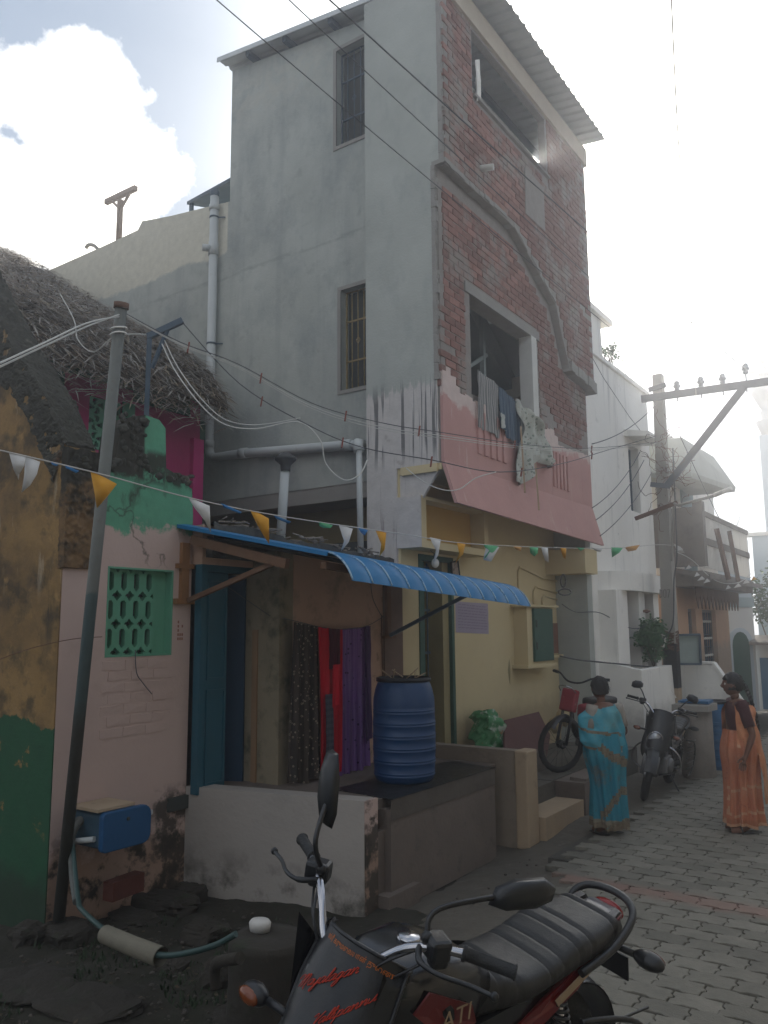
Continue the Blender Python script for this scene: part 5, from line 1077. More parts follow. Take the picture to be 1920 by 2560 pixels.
# ---------------------------------------------------------------- blue awning over the porch
m_blue = mat('blue_coated_sheet', (.008,.145,.33), .42, .12, 6, .15, 50, layers=[dict(k='n', s=9, t=.6, sharp=8, c=(.03,.19,.42), a=.6)])
m_wornblue = mat('worn_white_rib', (.34,.46,.54), .5, .15, 30, .1, layers=[dict(k='n', s=26, t=.5, sharp=10, c=(.03,.16,.34), a=.85)])
m_brownpaint = mat('brown_painted_wood', (.15,.08,.045), .85, .2, 10, .3)
def awning():
    T = thing('awning', (-4.5, 6.1, 2.3), 'blue corrugated sheet awning with a curved scalloped front edge on timber struts', 'awning')
    y0, y1 = 4.64, 7.62; nr = 12; seg = 14
    def pt(y, s):     # s 0..1 across from wall to drip edge
        f = (y-y0)/(y1-y0); dz = -.135*f; dx = .012*f
        if s < .8: t = s/.8; x = -5.36+1.66*t; z = 2.90-.345*t
        else:
            a = (s-.8)/.2*1.15; x = -3.70+.235*math.sin(a); z = 2.555-.05*a-.245*(1-math.cos(a))*1.05
        u = ((y-y0)/(y1-y0)*nr) % 1; h = .022*abs(math.sin(3.14159*u)); e = -.018*math.sin(3.14159*u) if s > .99 else 0
        return Vector((x+dx + h*.5*(1 if s > .8 else 0), y, z+dz+h*.8+e))
    ny = nr*8; ss = [0, .3, .6, .8]+[.8+.2*i/8 for i in range(1, 9)]
    S = MB(); rows = [[pt(y0+(y1-y0)*j/ny, s) for s in ss] for j in range(ny+1)]; n = len(ss)
    vs = [p for r in rows for p in r]; dn = [v-Vector((0, 0, .003)) for v in vs]; k = len(vs)
    fs = [(j*n+i, j*n+i+1, (j+1)*n+i+1, (j+1)*n+i) for j in range(ny) for i in range(n-1)]
    S.add(vs+dn, fs+[tuple(q+k for q in f[::-1]) for f in fs], True)
    part('sheet', S, m_blue, T)
    for r in range(nr+1):
        y = y0+(y1-y0)*r/nr; q = MB().tube([pt(y+.004, s)+Vector((.003, 0, .004)) for s in ss[3:]], [.0075]*6+[.007]*(len(ss)-3-6), 5); part('rib', q, m_wornblue, T)
    part('edge_strip', MB().bar(pt(y0, 0)+Vector((-.02, -.01, -.01)), pt(y0, .8)+Vector((0, -.01, -.01)), .012, .03), m_blue, T)
    part('rafter', MB().bar((-5.22, 4.70, 2.76), (-4.15, 4.70, 2.50), .05, .075), m_brownpaint, T)
    part('rafter', MB().bar((-4.85, 7.2, 2.55), (-3.72, 7.2, 2.33), .05, .06), m_brownpaint, T)
    part('beam', MB().bar((-3.78, 4.68, 2.47), (-3.78, 7.55, 2.335), .05, .05), m_brownpaint, T)
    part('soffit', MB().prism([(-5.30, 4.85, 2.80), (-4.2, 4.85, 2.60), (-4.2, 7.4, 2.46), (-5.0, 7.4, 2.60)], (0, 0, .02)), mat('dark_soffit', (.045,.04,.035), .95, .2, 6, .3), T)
    m_or = mat('orange_brown_bracket', (.24,.115,.045), .85, .2, 12, .3)
    b = MB().box((-5.328, 4.66, 2.26), (-5.29, 4.74, 2.74)); part('wall_bracket', b, m_or, T)
    part('bracket_plate', MB().box((-5.326, 4.615, 2.52), (-5.285, 4.79, 2.56)), m_or, T); part('bracket_plate', MB().box((-5.326, 4.60, 2.22), (-5.28, 4.80, 2.265)), m_or, T)
    part('strut', MB().bar((-5.27, 4.72, 2.25), (-4.26, 4.72, 2.53), .035, .04), m_brownpaint, T)
    part('wall_bracket', MB().box((-4.843, 7.02, 1.93), (-4.81, 7.09, 2.5)), m_brownpaint, T); part('bracket_plate', MB().box((-4.843, 6.95, 1.90), (-4.80, 7.16, 1.93)), m_brownpaint, T)
    part('strut', MB().bar((-4.80, 7.05, 1.93), (-3.86, 7.05, 2.33), .03, .035), m_bluesteel, T)
awning()
# ---------------------------------------------------------------- cloth
def hang(name, top, drop, m_, label, cat, group, ax='y', folds=6, amp=.03, flare=0, bow=.0, n=60, thick=.006, back=False):
    """cloth hanging from a line through two top points"""
    a, b = Vector(top[0]), Vector(top[1]); nrm = (b-a).cross(Vector((0, 0, 1))).normalized(); ph = rnd.uniform(0, 6)
    def f(u, v, o=0):
        p = a.lerp(b, u + flare*(u-.5)*v); p = p - Vector((0, 0, bow*4*u*(1-u)))
        d = (drop[0]+(drop[1]-drop[0])*u) if isinstance(drop, tuple) else drop
        w_ = amp*(.35+.65*v)*(math.sin(u*folds*6.28+ph+v*.6)+.45*math.sin(u*folds*2.7*6.28+1.3*ph+v*2)) + .012*noise.noise(Vector((u*5, v*4, ph)))
        return p + nrm*(w_+o) - Vector((0, 0, d*v + .012*math.sin(u*folds*3+ph)*v))
    M_ = MB(); M_.grid(lambda u, v: f(u, v), n, 26); M_.grid(lambda u, v: f(u, v, -thick), n, 26, flip=True)
    return single(name, M_, m_, label, cat, group)
m_black = stripe_mat('black_floral_cotton', (.035,.03,.027), (.06,.048,.04), 'y', 16, .5, extra=[((.30,.25,.20), 26, .25), ((.02,.018,.016), 26, .13)])
m_red = mat('red_cotton', (.52,.012,.028), .9, .12, 6, .2, 90, world=False, spec=.15)
m_purple = stripe_mat('purple_printed_cotton', (.17,.08,.26), (.22,.115,.31), 'y', 34, .5, extra=[((.045,.018,.08), 16, .17)])
m_striped = stripe_mat('grey_striped_towel', (.30,.29,.27), (.10,.105,.11), 'y', 22, .6)
m_checks = stripe_mat('navy_checked_cloth', (.045,.075,.11), (.10,.13,.16), 'y', 26, .6)
m_floral = stripe_mat('pale_floral_sheet', (.40,.41,.36), (.44,.45,.40), 'y', 9, .5, extra=[((.20,.23,.19), 15, .27), ((.33,.25,.2), 31, .2)])
g = 'clothes drying on the porch line'
hang('black_cloth', ((-4.74, 5.48, 2.065), (-4.735, 5.79, 2.02)), (1.38, 1.33), m_black, 'long black cloth with a pale floral print, leftmost on the porch line', 'cloth', g, folds=3.2, amp=.028, flare=.42)
hang('red_dress', ((-4.70, 5.75, 2.02), (-4.695, 6.09, 1.995)), (1.25, 1.28), m_red, 'plain red dress hanging in the middle of the porch line', 'dress', g, folds=3, amp=.024, flare=-.15)
hang('maroon_blouse', ((-4.665, 5.86, 2.01), (-4.665, 6.02, 2.0)), .36, mat('dark_maroon_cotton', (.07,.008,.02), .9, .15, 8, .2, world=False), 'dark maroon blouse hanging over the red dress', 'blouse', g, folds=2, amp=.012)
hang('purple_sari', ((-4.72, 6.06, 1.998), (-4.715, 6.49, 2.02)), (1.34, 1.33), m_purple, 'purple printed sari hanging beside the blue drum', 'sari', g, folds=4.5, amp=.026, flare=.12)
hang('violet_shawl', ((-4.68, 6.45, 2.02), (-4.68, 6.53, 2.03)), (1.1, 1.08), mat('dark_violet_cotton', (.07,.035,.11), .9, .2, 14, .2, world=False), 'narrow dark violet shawl at the right end of the porch line', 'shawl', g, folds=1, amp=.012)
hang('grey_wrap', ((-4.655, 5.80, 1.42), (-4.655, 5.91, 1.42)), .64, stripe_mat('slate_print', (.06,.065,.09), (.09,.09,.12), 'z', 18, .5), 'slate grey printed strip showing between the red folds', 'cloth', g, folds=1, amp=.01)
hang('red_sleeve', ((-4.64, 5.90, 1.68), (-4.64, 6.02, 1.68)), (.40, .30), m_red, 'rolled red cloth pinned low on the red dress', 'cloth', g, folds=1, amp=.02)
single('clothes_line', MB().tube(spline([(-4.83, 5.42, 2.10), (-4.74, 5.50, 2.07), (-4.70, 5.78, 2.02), (-4.70, 6.08, 1.998), (-4.71, 6.50, 2.025), (-4.84, 7.0, 2.13)], 5), .004, 5), m_wire, 'sagging dark clothes line along the porch wall', 'clothes line')
g = 'clothes airing on the rose balcony'
hang('striped_towel', ((-4.29, 8.17, 5.0), (-4.29, 8.72, 4.94)), (.68, .68), m_striped, 'grey striped towel, leftmost over the rose balcony', 'towel', g, folds=1.4, amp=.02, flare=.05)
hang('navy_cloth', ((-4.27, 8.70, 4.92), (-4.27, 9.28, 4.82)), (.52, .60), m_checks, 'dark navy checked cloth in the middle of the balcony', 'cloth', g, folds=2.5, amp=.02)
hang('paper_tag', ((-4.24, 8.66, 4.58), (-4.24, 8.76, 4.57)), .18, m_cement, 'small pale cloth corner between the towel and the navy cloth', 'cloth', g, folds=1, amp=.004)
def floral():
    M_ = MB()
    def f(u, v, o=0):
        y = 9.12 + u*(.62+.62*v) + .05*math.sin(v*5); top = 4.86-.12*u; d = (1.06-.62*u+.10*math.sin(u*9))
        x = -4.25 + .035*math.sin(u*14+v*3) + .03*math.sin(u*27+v*6)*(.4+v) + .07*noise.noise(Vector((u*4, v*4, 2)))
        return Vector((x+o, y, top-d*v))
    M_.grid(lambda u, v: f(u, v, .0), 50, 30); M_.grid(lambda u, v: f(u, v, -.008), 50, 30, flip=True)
    single('floral_sheet', M_, m_floral, 'crumpled pale floral bedsheet hanging at the right of the balcony clothes', 'bedsheet', g)
floral()
single('hanging_stick', MB().bar((-4.12, 9.35, 4.05), (-4.10, 9.36, 3.45), .02, .02), m_tan, 'thin tan stick tied below the floral sheet, right of two', 'stick', 'sticks below the balcony clothes')
single('hanging_stick', MB().bar((-4.12, 8.95, 4.45), (-4.10, 8.96, 3.62), .02, .02), m_tan, 'thin tan stick by the left edge of the floral sheet', 'stick', 'sticks below the balcony clothes')
hang('white_rag', ((-4.21, 8.17, 8.95), (-4.21, 8.27, 9.02)), .55, m_white, 'white rag hanging at the left edge of the top opening', 'rag', None, folds=1.2, amp=.02)
# ---------------------------------------------------------------- drums, bin, box, sack, board
m_drum = mat('blue_plastic_drum', (.004,.040,.12), .42, .1, 3, .08, 40, spec=.5, layers=[dict(k='n', s=14, t=.62, sharp=8, c=(.03,.08,.15), a=.5)])
def drum(name, c, r, h, label, mm):
    T = thing(name, c, label, 'drum'); pr = [(.001, 0), (r*.86, 0), (r*.93, h*.03)]
    z = .06
    while z < .66:
        b = r*(.955+.055*math.sin(3.14*min(1, z/.85)))
        pr += [(b, h*z), (b+.004, h*(z+.006)), (b+.004, h*(z+.012)), (b, h*(z+.018))]
        pr += [(b, h*(z+.026)), (b+.004, h*(z+.032)), (b+.004, h*(z+.038)), (b, h*(z+.044))]; z += .118
    pr += [(r*1.0, h*.72), (r*.985, h*.80), (r*.93, h*.88), (r*.86, h*.94), (r*.83, h*.955), (r*.83, h*.985)]
    part('body', MB().lathe(c, pr, 48), mm, T)
    part('rim', MB().lathe(c, [(r*.83, h*.955), (r*.89, h*.96), (r*.89, h*.995), (r*.84, h*1.0), (r*.80, h*.99), (r*.80, h*.93), (.001, h*.93)], 40), mat('black_rim', (.015,.015,.017), .5, .1, 9, .1), T)
    return T
c = on(1001, 1962, 'z', .685); c = Vector((c.x-.1, c.y+.22, .683))
drum('blue_drum', c, .275, .89, 'large ribbed blue plastic drum on the porch beside the purple sari', m_drum)
tw = MB()
for i in range(6): a = i*1.1; tw.tube([c+Vector((.12*math.cos(a), .12*math.sin(a), .88)), c+Vector((.2*math.cos(a+.5), .2*math.sin(a+.5), .925+.01*i))], .006, 4)
tag(single('twigs', tw, m_tan, 'dry twigs lying on the lid of the blue drum', 'twigs'), kind='stuff')
m_drum2 = mat('faded_blue_drum', (.02,.11,.24), .5, .12, 3, .1)
c2 = on(1797, 1925, 'z', 0); drum('blue_drum', Vector((c2.x+.0, c2.y+.1, 0)), .22, .95, 'blue drum standing behind the concrete bin near the lane', m_drum2)
def bin_():
    c = on(1735, 1950, 'z', 0); c = Vector((c.x, c.y+.28, 0)); T = thing('concrete_bin', c, 'round stained concrete bin with a pale slab lid by the pole', 'bin')
    part('ring', MB().lathe(c, [(.205, 0), (.22, .02), (.21, .4), (.21, .86), (.19, .87)], 28), m_stainconc, T)
    part('lid', MB().box((c.x-.24, c.y-.25, .87), (c.x+.23, c.y+.25, .96), .008), m_band, T)
    part('folded_sheet', MB().box((c.x-.20, c.y-.1, .965), (c.x+.20, c.y+.2, 1.0), .01), m_drum2, T)
bin_()
def meter_box():
    T = thing('blue_box', (-5.15, 3.95, .5), 'blue plastic meter box mounted low on the rose wall', 'box')
    m1 = mat('bright_blue_plastic', (.010,.070,.17), .5, .1, 4, .1, layers=[dict(k='n', s=20, t=.68, sharp=12, c=(.02,.04,.08), a=.6)])
    # front face is a rounded rectangle in the lane-facing plane, box runs back to the wall
    def rr(x, y0, y1, z0, z1, r, sh):
        P = []
        for cy, cz, a0 in ((y1-r, z1-r, 0), (y0+r*.5, z1-r*.5, 90), (y0+r*.5, z0+r*.5, 180), (y1-r, z0+r, 270)):
            for k in range(5): a = R(a0+k*22.5); rr_ = r if a0 in (0, 270) else r*.5; P.append((x, cy+rr_*math.cos(a), cz+rr_*math.sin(a)))
        return P
    part('lid', MB().prism(rr(-4.96, 3.72, 4.14, .47, .74, .07, 0), (-.05, 0, 0)), m1, T, bevel=.008)
    part('body', MB().prism(rr(-5.01, 3.735, 4.125, .485, .725, .06, 0), (-.31, 0, 0)), mat('dull_blue_plastic', (.03,.07,.10), .6, .1, 5, .1), T)
    part('lock', MB().lathe((-4.959, 3.93, .67), [(.001, 0), (.014, 0), (.012, .008), (.001, .008)], 10, axis=(1, 0, .001)), m_dark, T)
    part('top_board', MB().box((-5.32, 3.70, .745), (-5.0, 4.02, .765)), m_tan, T)
    S = MB(); 
    for a, b in (((-5.3, 3.66, .52), (-5.05, 3.72, .56)), ((-5.3, 4.14, .62), (-5.1, 4.26, .64))): S.tube([a, b], .02, 8)
    part('conduit_stub', S, m_pvc, T, kind='stuff')
meter_box()
def sack():
    m_ = mat('green_white_woven_sack', (.05,.20,.075), .6, .2, 5, .5, 25, world=False, layers=[dict(k='n', s=7, t=.53, sharp=14, c=(.42,.43,.36), a=.9), dict(k='n', s=9, t=.6, sharp=14, c=(.35,.13,.03), a=.8)])
    c = Vector((-4.60, 8.93, .555)); M_ = MB()
    def f(u, v):
        a = u*6.283; r = .21*(1-.25*v) * (1+.12*math.sin(3*a+v*4)); r *= (1 if v < .85 else 1-(v-.85)*3.5)
        p = Vector((r*.75*math.cos(a), r*1.35*math.sin(a), .47*v)); p += Vector((1, .6, .4))*.10*noise.noise(Vector((math.cos(a)*1.6, math.sin(a)*1.6, v*3.5))) + Vector((.6, 1, .3))*.035*noise.noise(Vector((math.cos(a)*6, math.sin(a)*6, v*12)))
        return c + p + Vector((-.08*v, -.10*v, 0))
    M_.grid(f, 60, 30); single('sack', M_, m_, 'crumpled green and white woven sack on the landing by the yellow wall', 'sack', weld=True)
sack()
Bm = mat('maroon_brown_board', (.115,.052,.045), .85, .12, 3, .3, layers=[dict(k='n', s=7, t=.6, sharp=8, c=(.17,.12,.10), a=.5)])
p = [on(1262, 1800, 'x', -4.55), on(1347, 1779, 'x', -4.60), on(1376, 1838, 'x', -4.5), dp(1362, 1922, 9.75), dp(1262, 1915, 9.05)]
single('leaning_board', MB().prism(p, (-.02, 0, -.01)), Bm, 'maroon brown board leaning on the yellow wall behind the end post', 'board')
for px, py, r, lab in ((1388, 1812, .10, 'round pale sack top beside the maroon board'), (1412, 1790, .12, 'pale yellow bundle at the end of the yellow wall')):
    q = dp(px, py, 11.0); single('pale_bundle', MB().ball(q, r, r*.9, r*1.1, 14, 10, amp=.25), m_yellow, lab, 'bundle')
# things on the yellow wall
def wall_bits():
    B = thing('light_bulb', on(1088, 1408, 'x', -4.7), 'bare round light bulb hanging in front of the dark door', 'light bulb'); c = Vector(B.location)
    part('glass', MB().ball(c, .045, .045, .055, 14, 10), mat('frosted_bulb_glass', (.62,.61,.57), .25, .03, 5, 0, spec=.6), B); part('holder', MB().tube([c+Vector((0, 0, .05)), c+Vector((0, 0, .10))], .018, 10).tube([c+Vector((0, 0, .1)), c+Vector((-.1, -.05, .2))], .004, 5), m_dark, B)
    F = thing('picture_frame', (-4.86, 8.75, 2.55), 'small dark framed picture tilted on the yellow wall above the awning', 'picture')
    pc = [on(1128, 1406, 'x', -4.84), on(1144, 1402, 'x', -4.80), on(1149, 1440, 'x', -4.86), on(1131, 1444, 'x', -4.88)]
    part('print', MB().prism(pc, (-.008, 0, 0)), mat('faded_print', (.34,.27,.22), .7, .2, 24, .05, layers=[dict(k='n', s=30, t=.5, sharp=8, c=(.12,.08,.07), a=.9)]), F)
    fr = MB()
    for a, b in zip(pc, pc[1:]+pc[:1]): fr.bar(a, b, .016, .02, (1, 0, 0))
    part('frame', fr, m_dark, F)
    P_ = thing('notice_paper', (-4.895, 9.0, 2.1), 'pale lilac paper notice pasted on the yellow wall under the awning', 'notice')
    y0, y1, z0, z1 = 8.60, 9.45, 1.95, 2.32
    part('paper', MB().grid(lambda u, v: (-4.895+.004*noise.noise(Vector((u*5, v*5, 1))), y0+(y1-y0)*u, z0+(z1-z0)*v-.03*u+.02*v*u), 12, 8), mat('lilac_paper', (.36,.31,.38), .9, .05, 5, .1, layers=[dict(k='n', s=5, t=.55, sharp=5, c=(.40,.34,.33), a=.5)]), P_)
    tx = MB()
    for r in range(9):
        y = y0+.05
        while y < y1-.08:
            l_ = rnd.uniform(.03, .10); z = z1-.03-r*.035-.03*(y-y0)/(y1-y0); tx.box((-4.8895, y, z-.005), (-4.8885, min(y+l_, y1-.05), z+.004)); y += l_+.02
    part('print_lines', tx, mat('faint_violet_ink', (.24,.20,.27), .9, .1, 5, 0), P_, kind='stuff')
    # stencilled marks on the rose wall between the window and the door
    M_ = MB()
    for i in range(5):
        for j in range(3):
            if rnd.random() < .8: y = 4.66+j*.022; z = 2.06-i*.035; M_.box((-5.3285, y, z), (-5.3275, y+.014, z+.022))
    single('wall_stencil', M_, mat('brick_red_stencil', (.25,.10,.06), .9, .2, 30, 0), 'small rust red stencilled marks on the rose wall by the door', 'wall mark')
    # second faded notice behind the grille door
wall_bits()
# ---------------------------------------------------------------- yard: stones, hose, stump, pipe, litter, weeds
m_stone = mat('dark_field_stone', (.032,.027,.021), .95, .25, 6, .9, 20, layers=[dict(k='n', s=6, t=.55, sharp=7, c=(.03,.04,.02), a=.7), dict(k='n', s=14, t=.62, sharp=8, c=(.08,.07,.055), a=.5)])
def rock(c, sx, sy, sz, lab, mm=m_stone, grp='stones in the yard', seed=0):
    M_ = MB(); c = Vector(c)
    def f(u, v):
        a = u*6.28318; b = (v-.5)*3.14159; p = Vector((math.cos(a)*math.cos(b), math.sin(a)*math.cos(b), math.sin(b)))
        p = Vector([math.copysign(abs(t)**.5, t) for t in p]); p *= 1+.30*noise.noise(p*1.5+c*5)+.13*noise.noise(p*4+c*3)+.05*noise.noise(p*11+c); return c+Vector((p.x*sx, p.y*sy, p.z*sz))
    M_.grid(f, 30, 20, False); return single('stone', M_, mm, lab, 'stone', grp, weld=True)
gz = -.1
for px, py, sx, sy, sz, lab in ((400, 2255, .34, .16, .09, 'long flat slab stone under the blue box'), (330, 2290, .2, .15, .06, 'low stone at the left end of the flat slab'), (510, 2330, .16, .12, .10, 'squarish stone left of the round stump'), (470, 2235, .13, .12, .10, 'rounded stone in the corner by the whitewashed wall'),
     (170, 2330, .2, .15, .10, 'broken stone at the foot of the leaning post'), (90, 2330, .13, .16, .10, 'dark stone near the green wall foot'), (60, 2450, .3, .22, .05, 'low brown stone at the left edge'), (230, 2500, .28, .2, .05, 'flat stone slab in the bottom left of the yard'), (555, 2440, .10, .12, .12, 'pale chipped stone in front of the stump'), (640, 2520, .2, .2, .05, 'flat stone by the front wheel'), (430, 2400, .10, .08, .05, 'small stone beside the pipe sleeve')):
    q = on(px, py, 'z', -.06); rock((q.x, q.y, -.115+sz*.2), sx, sy, sz, lab)
single('red_brick', MB().obox(on(310, 2215, 'x', -5.12), .1, .3, .13, Matrix.Rotation(.1, 3, 'Z')), mat('dull_red_brick', (.10,.03,.02), .9, .2, 12, .5), 'dull red brick standing behind the flat slab', 'brick')
def stump():
    c = on(672, 2345, 'z', .36); c = Vector((c.x, c.y, -.1)); T = thing('grinding_stone', c, 'round dark stone block with a flat top beside the motorcycle', 'stone block')
    part('block', MB().lathe(c, [(.20, 0), (.215, .06), (.205, .3), (.21, .43), (.20, .465), (.15, .47), (.001, .462)], 26, sx=1.05), m_stone, T)
    q = on(650, 2325, 'z', .37); single('white_cup', MB().lathe((q.x, q.y, .368), [(.001, 0), (.05, 0), (.055, .04), (.045, .055), (.001, .06)], 16, sx=1.2), m_whitehouse, 'small white upturned bowl on the stone block', 'bowl')
stump()
P = spline([dp(178, 2070, 5.75), dp(188, 2180, 5.5), dp(196, 2250, 5.2), dp(205, 2275, 5.0), dp(265, 2328, 4.75), dp(330, 2368, 4.55), dp(400, 2388, 4.4), dp(470, 2382, 4.3), dp(540, 2362, 4.2), dp(590, 2335, 4.15)], 7)
single('hose', MB().tube(P, .016, 10), mat('dull_green_hose', (.025,.055,.05), .5, .15, 7, .1), 'green hose hanging from the blue box and curving to the stone block', 'hose')
a, b = dp(262, 2335, 4.72), dp(402, 2392, 4.42)
single('pipe_sleeve', MB().tube([a, a.lerp(b, .5)-Vector((0, 0, .004)), b], [.05, .052, .052], 18, cap=False).tube([a, b], [.044, .046], 18, cap=False), mat('dirty_pvc_sleeve', (.15,.135,.10), .75, .2, 8, .3), 'dirty cream PVC sleeve around the hose', 'pipe')
single('riser_pipe', MB().tube(spline([dp(182, 2060, 5.85), dp(205, 2048, 5.8), dp(180, 2090, 5.7), dp(182, 2180, 5.55), dp(192, 2255, 5.3)], 5), .026, 10), mat('mud_pipe', (.11,.115,.105), .8, .3, 12, .4), 'muddy short riser pipe and elbow below the blue box', 'pipe')
single('pipe_elbow', MB().tube(spline([dp(540, 2470, 3.95), dp(537, 2425, 3.95), dp(548, 2405, 3.9), dp(600, 2395, 3.8)], 5), .028, 12), m_stone, 'grey pipe elbow rising in front of the stone block', 'pipe')
def weeds():
    M_ = MB()
    for i in range(5200):
        px = rnd.uniform(-40, 760); py = rnd.uniform(2240, 2640); q = on(px, py, 'z', -.08)
        if noise.noise(Vector((q.x*2.1, q.y*2.1, 7))) < .05 or q.x > -2.2: continue
        if q.x < -5.25 or (q.x < -3.6 and q.y > 4.7): continue
        h = rnd.uniform(.015, .06); a = rnd.uniform(0, 6.28); d = Vector((math.cos(a)*.6*h, math.sin(a)*.6*h, h)); s_ = Vector((-math.sin(a), math.cos(a), 0))*.004; q.z = -.10+.03*noise.noise(Vector((q.x*2, q.y*2, 0)))
        M_.add([q-s_, q+s_, q+d*.6+s_, q+d, q+d*.6-s_], [(0,1,2,3,4)])
    o = part('weeds', M_, mat('dark_weed', (.018,.035,.012), .8, .4, 5, 0), None, kind='stuff')
    L_ = MB()
    for i in range(1500):
        q = on(rnd.uniform(-30, 1500), rnd.uniform(2080, 2600), 'z', 0)
        if q.x > -2.3 or q.x < -5.2 or (q.x < -3.4 and q.y > 4.75): continue
        s_ = rnd.uniform(.004, .018); z = -.095+.03*noise.noise(Vector((q.x*2, q.y*2, 0))) + (.07*max(0, min(1, (q.x+3.6)/1.6))); L_.ball((q.x, q.y, z+.004), s_, s_*rnd.uniform(.7, 1.3), s_*.5, 6, 4)
    K_ = MB()
    for i in range(420):
        q = on(rnd.uniform(-30, 1500), rnd.uniform(2060, 2600), 'z', 0)
        if q.x > -2.5 or q.x < -5.2 or (q.x < -3.5 and q.y > 4.75): continue
        z = -.085+.03*noise.noise(Vector((q.x*2, q.y*2, 0))) + (.07*max(0, min(1, (q.x+3.6)/1.6))); a = rnd.uniform(0, 6.28); l_ = rnd.uniform(.012, .035); d = Vector((math.cos(a), math.sin(a), rnd.uniform(-.2, .4)))*l_; e = Vector((-math.sin(a), math.cos(a), rnd.uniform(-.3, .3)))*l_*.4; p = Vector((q.x, q.y, z+.012))
        K_.add([p, p+d*.5+e, p+d, p+d*.5-e], [(0,1,2),(0,2,3)])
    part('leaf_litter', K_, mat('dry_leaf', (.07,.05,.03), .9, .5, 3, 0), None, kind='stuff')
    part('gravel', L_, mat('pebble_litter', (.065,.055,.045), .9, .4, 9, .2), None, kind='stuff')
weeds()
# ---------------------------------------------------------------- motorcycles
def text_mesh(body, size, ext=0):
    c = bpy.data.curves.new('lettering', 'FONT'); c.body = body; c.size = size; c.extrude = ext; c.resolution_u = 3
    o = bpy.data.objects.new('lettering', c); sc.collection.objects.link(o); dg = bpy.context.evaluated_depsgraph_get(); dg.update()
    me = bpy.data.meshes.new_from_object(o.evaluated_get(dg)); bpy.data.objects.remove(o)
    return [v.co.copy() for v in me.vertices], [tuple(p.vertices) for p in me.polygons]
SCRIPT = {'a': ([[(.75,.85),(.45,1.0),(.15,.7),(.1,.3),(.3,.02),(.6,.2),(.78,.95),(.72,.25),(.85,0),(1.02,.25)]], .95),
 'l': ([[(0,.15),(.35,1.0),(.5,1.8),(.36,2.0),(.22,1.4),(.18,.4),(.32,0),(.52,.2)]], .5),
 'y': ([[(0,.9),(.08,.3),(.3,.02),(.55,.25),(.72,1.0),(.62,0),(.42,-.85),(.18,-.95),(.12,-.65),(.5,-.05),(.92,.25)]], .88),
 'g': ([[(.75,.85),(.45,1.0),(.15,.7),(.1,.3),(.3,.02),(.6,.2),(.78,.95),(.66,-.4),(.42,-.95),(.14,-.8),(.4,-.2),(1.0,.25)]], .95),
 'n': ([[(0,.8),(.14,1.0),(.16,0),(.3,.6),(.55,1),(.7,.75),(.68,.2),(.82,0),(1.0,.22)]], .95),
 'u': ([[(0,.85),(.08,.25),(.28,.0),(.55,.25),(.7,1.0),(.7,.2),(.84,0),(1.0,.2)]], .95),
 'M': ([[(-.7,1.1),(-.5,1.7),(-.1,1.85),(.15,1.4),(.0,-.1)],[(.1,1.0),(.45,1.9),(.68,1.6),(.5,-.1)],[(.6,1.0),(.95,1.9),(1.2,1.5),(1.05,.2),(1.25,-.55)]], 1.5),
 'V': ([[(-.25,1.5),(.05,1.95),(.28,1.6),(.34,-.35)],[(.34,-.35),(.62,1.0),(1.1,1.95)]], .95),
 'i': ([[(.05,.95),(.1,.15),(.25,0),(.45,.2)],[(.12,1.35),(.16,1.45)]], .42),
 'p': ([[(.12,1.1),(.04,-1.1)],[(.1,.5),(.35,1),(.66,.85),(.64,.25),(.4,0),(.14,.2)],[(.5,.05),(.85,.2)]], .82)}
def cursive(word):
    out = []; x = 0
    for ch in word:
        st, adv = SCRIPT[ch]
        for s in st: out.append([(a+x, b) for a, b in s])
        x += adv
    return out, x
def wheel(T, c, axis, R_, w_, tyre_m, rim_m, name='wheel', spokes=True):
    c = Vector(c); ax = Vector(axis).normalized(); u = ax.orthogonal().normalized(); v = ax.cross(u); M_ = MB(); n = 48; k = 12
    Wp = part(name, MB().lathe(c, [(.035, -.05), (.05, -.03), (.03, -.02), (.03, .02), (.05, .03), (.035, .05)], 14, axis=ax), rim_m, T)
    vs = []; r0 = R_-w_*.52
    for i in range(n):
        a = i*6.28318/n; rd = u*math.cos(a)+v*math.sin(a)
        for j in range(k):
            b = j*6.28318/k; tread = (.004 if (i % 2) and abs(math.sin(b)) < .6 and math.cos(b) > 0 else 0); vs.append(c+rd*(r0+(w_*.55+tread)*math.cos(b))+ax*(w_*.5*math.sin(b)))
    fs = [(i*k+j, i*k+(j+1) % k, ((i+1) % n)*k+(j+1) % k, ((i+1) % n)*k+j) for i in range(n) for j in range(k)]; M_.add(vs, fs, True); part('tyre', M_, tyre_m, Wp)
    M_ = MB(); rr = r0-w_*.42
    M_.lathe(c, [(rr, -w_*.3), (rr+.016, -w_*.32), (rr+.012, 0), (rr+.016, w_*.32), (rr, w_*.3), (rr-.006, 0), (rr, -w_*.3)], 40, axis=ax); part('rim', M_, rim_m, Wp)
    S = MB()
    for i in range(18):
        a = i*6.28318/18; s_ = 1 if i % 2 else -1; a2 = a+.35*(1 if i % 4 < 2 else -1); S.tube([c+(u*math.cos(a2)+v*math.sin(a2))*.035+ax*.03*s_, c+(u*math.cos(a)+v*math.sin(a))*rr], .0022, 4)
    if spokes: part('spokes', S, rim_m, Wp, kind='stuff')
    return Wp
m_tyre = mat('black_rubber', (.016,.016,.016), .8, .2, 20, .4, 60, world=False); m_chrome = mat('chrome', (.40,.40,.42), .2, .03, 5, 0, metal=1, world=False)
m_bplast = mat('black_plastic', (.012,.013,.015), .38, .1, 12, .08, 90, world=False, spec=.5); m_seat = mat('black_vinyl_seat', (.014,.014,.014), .5, .2, 9, .15, 150, world=False, spec=.5)
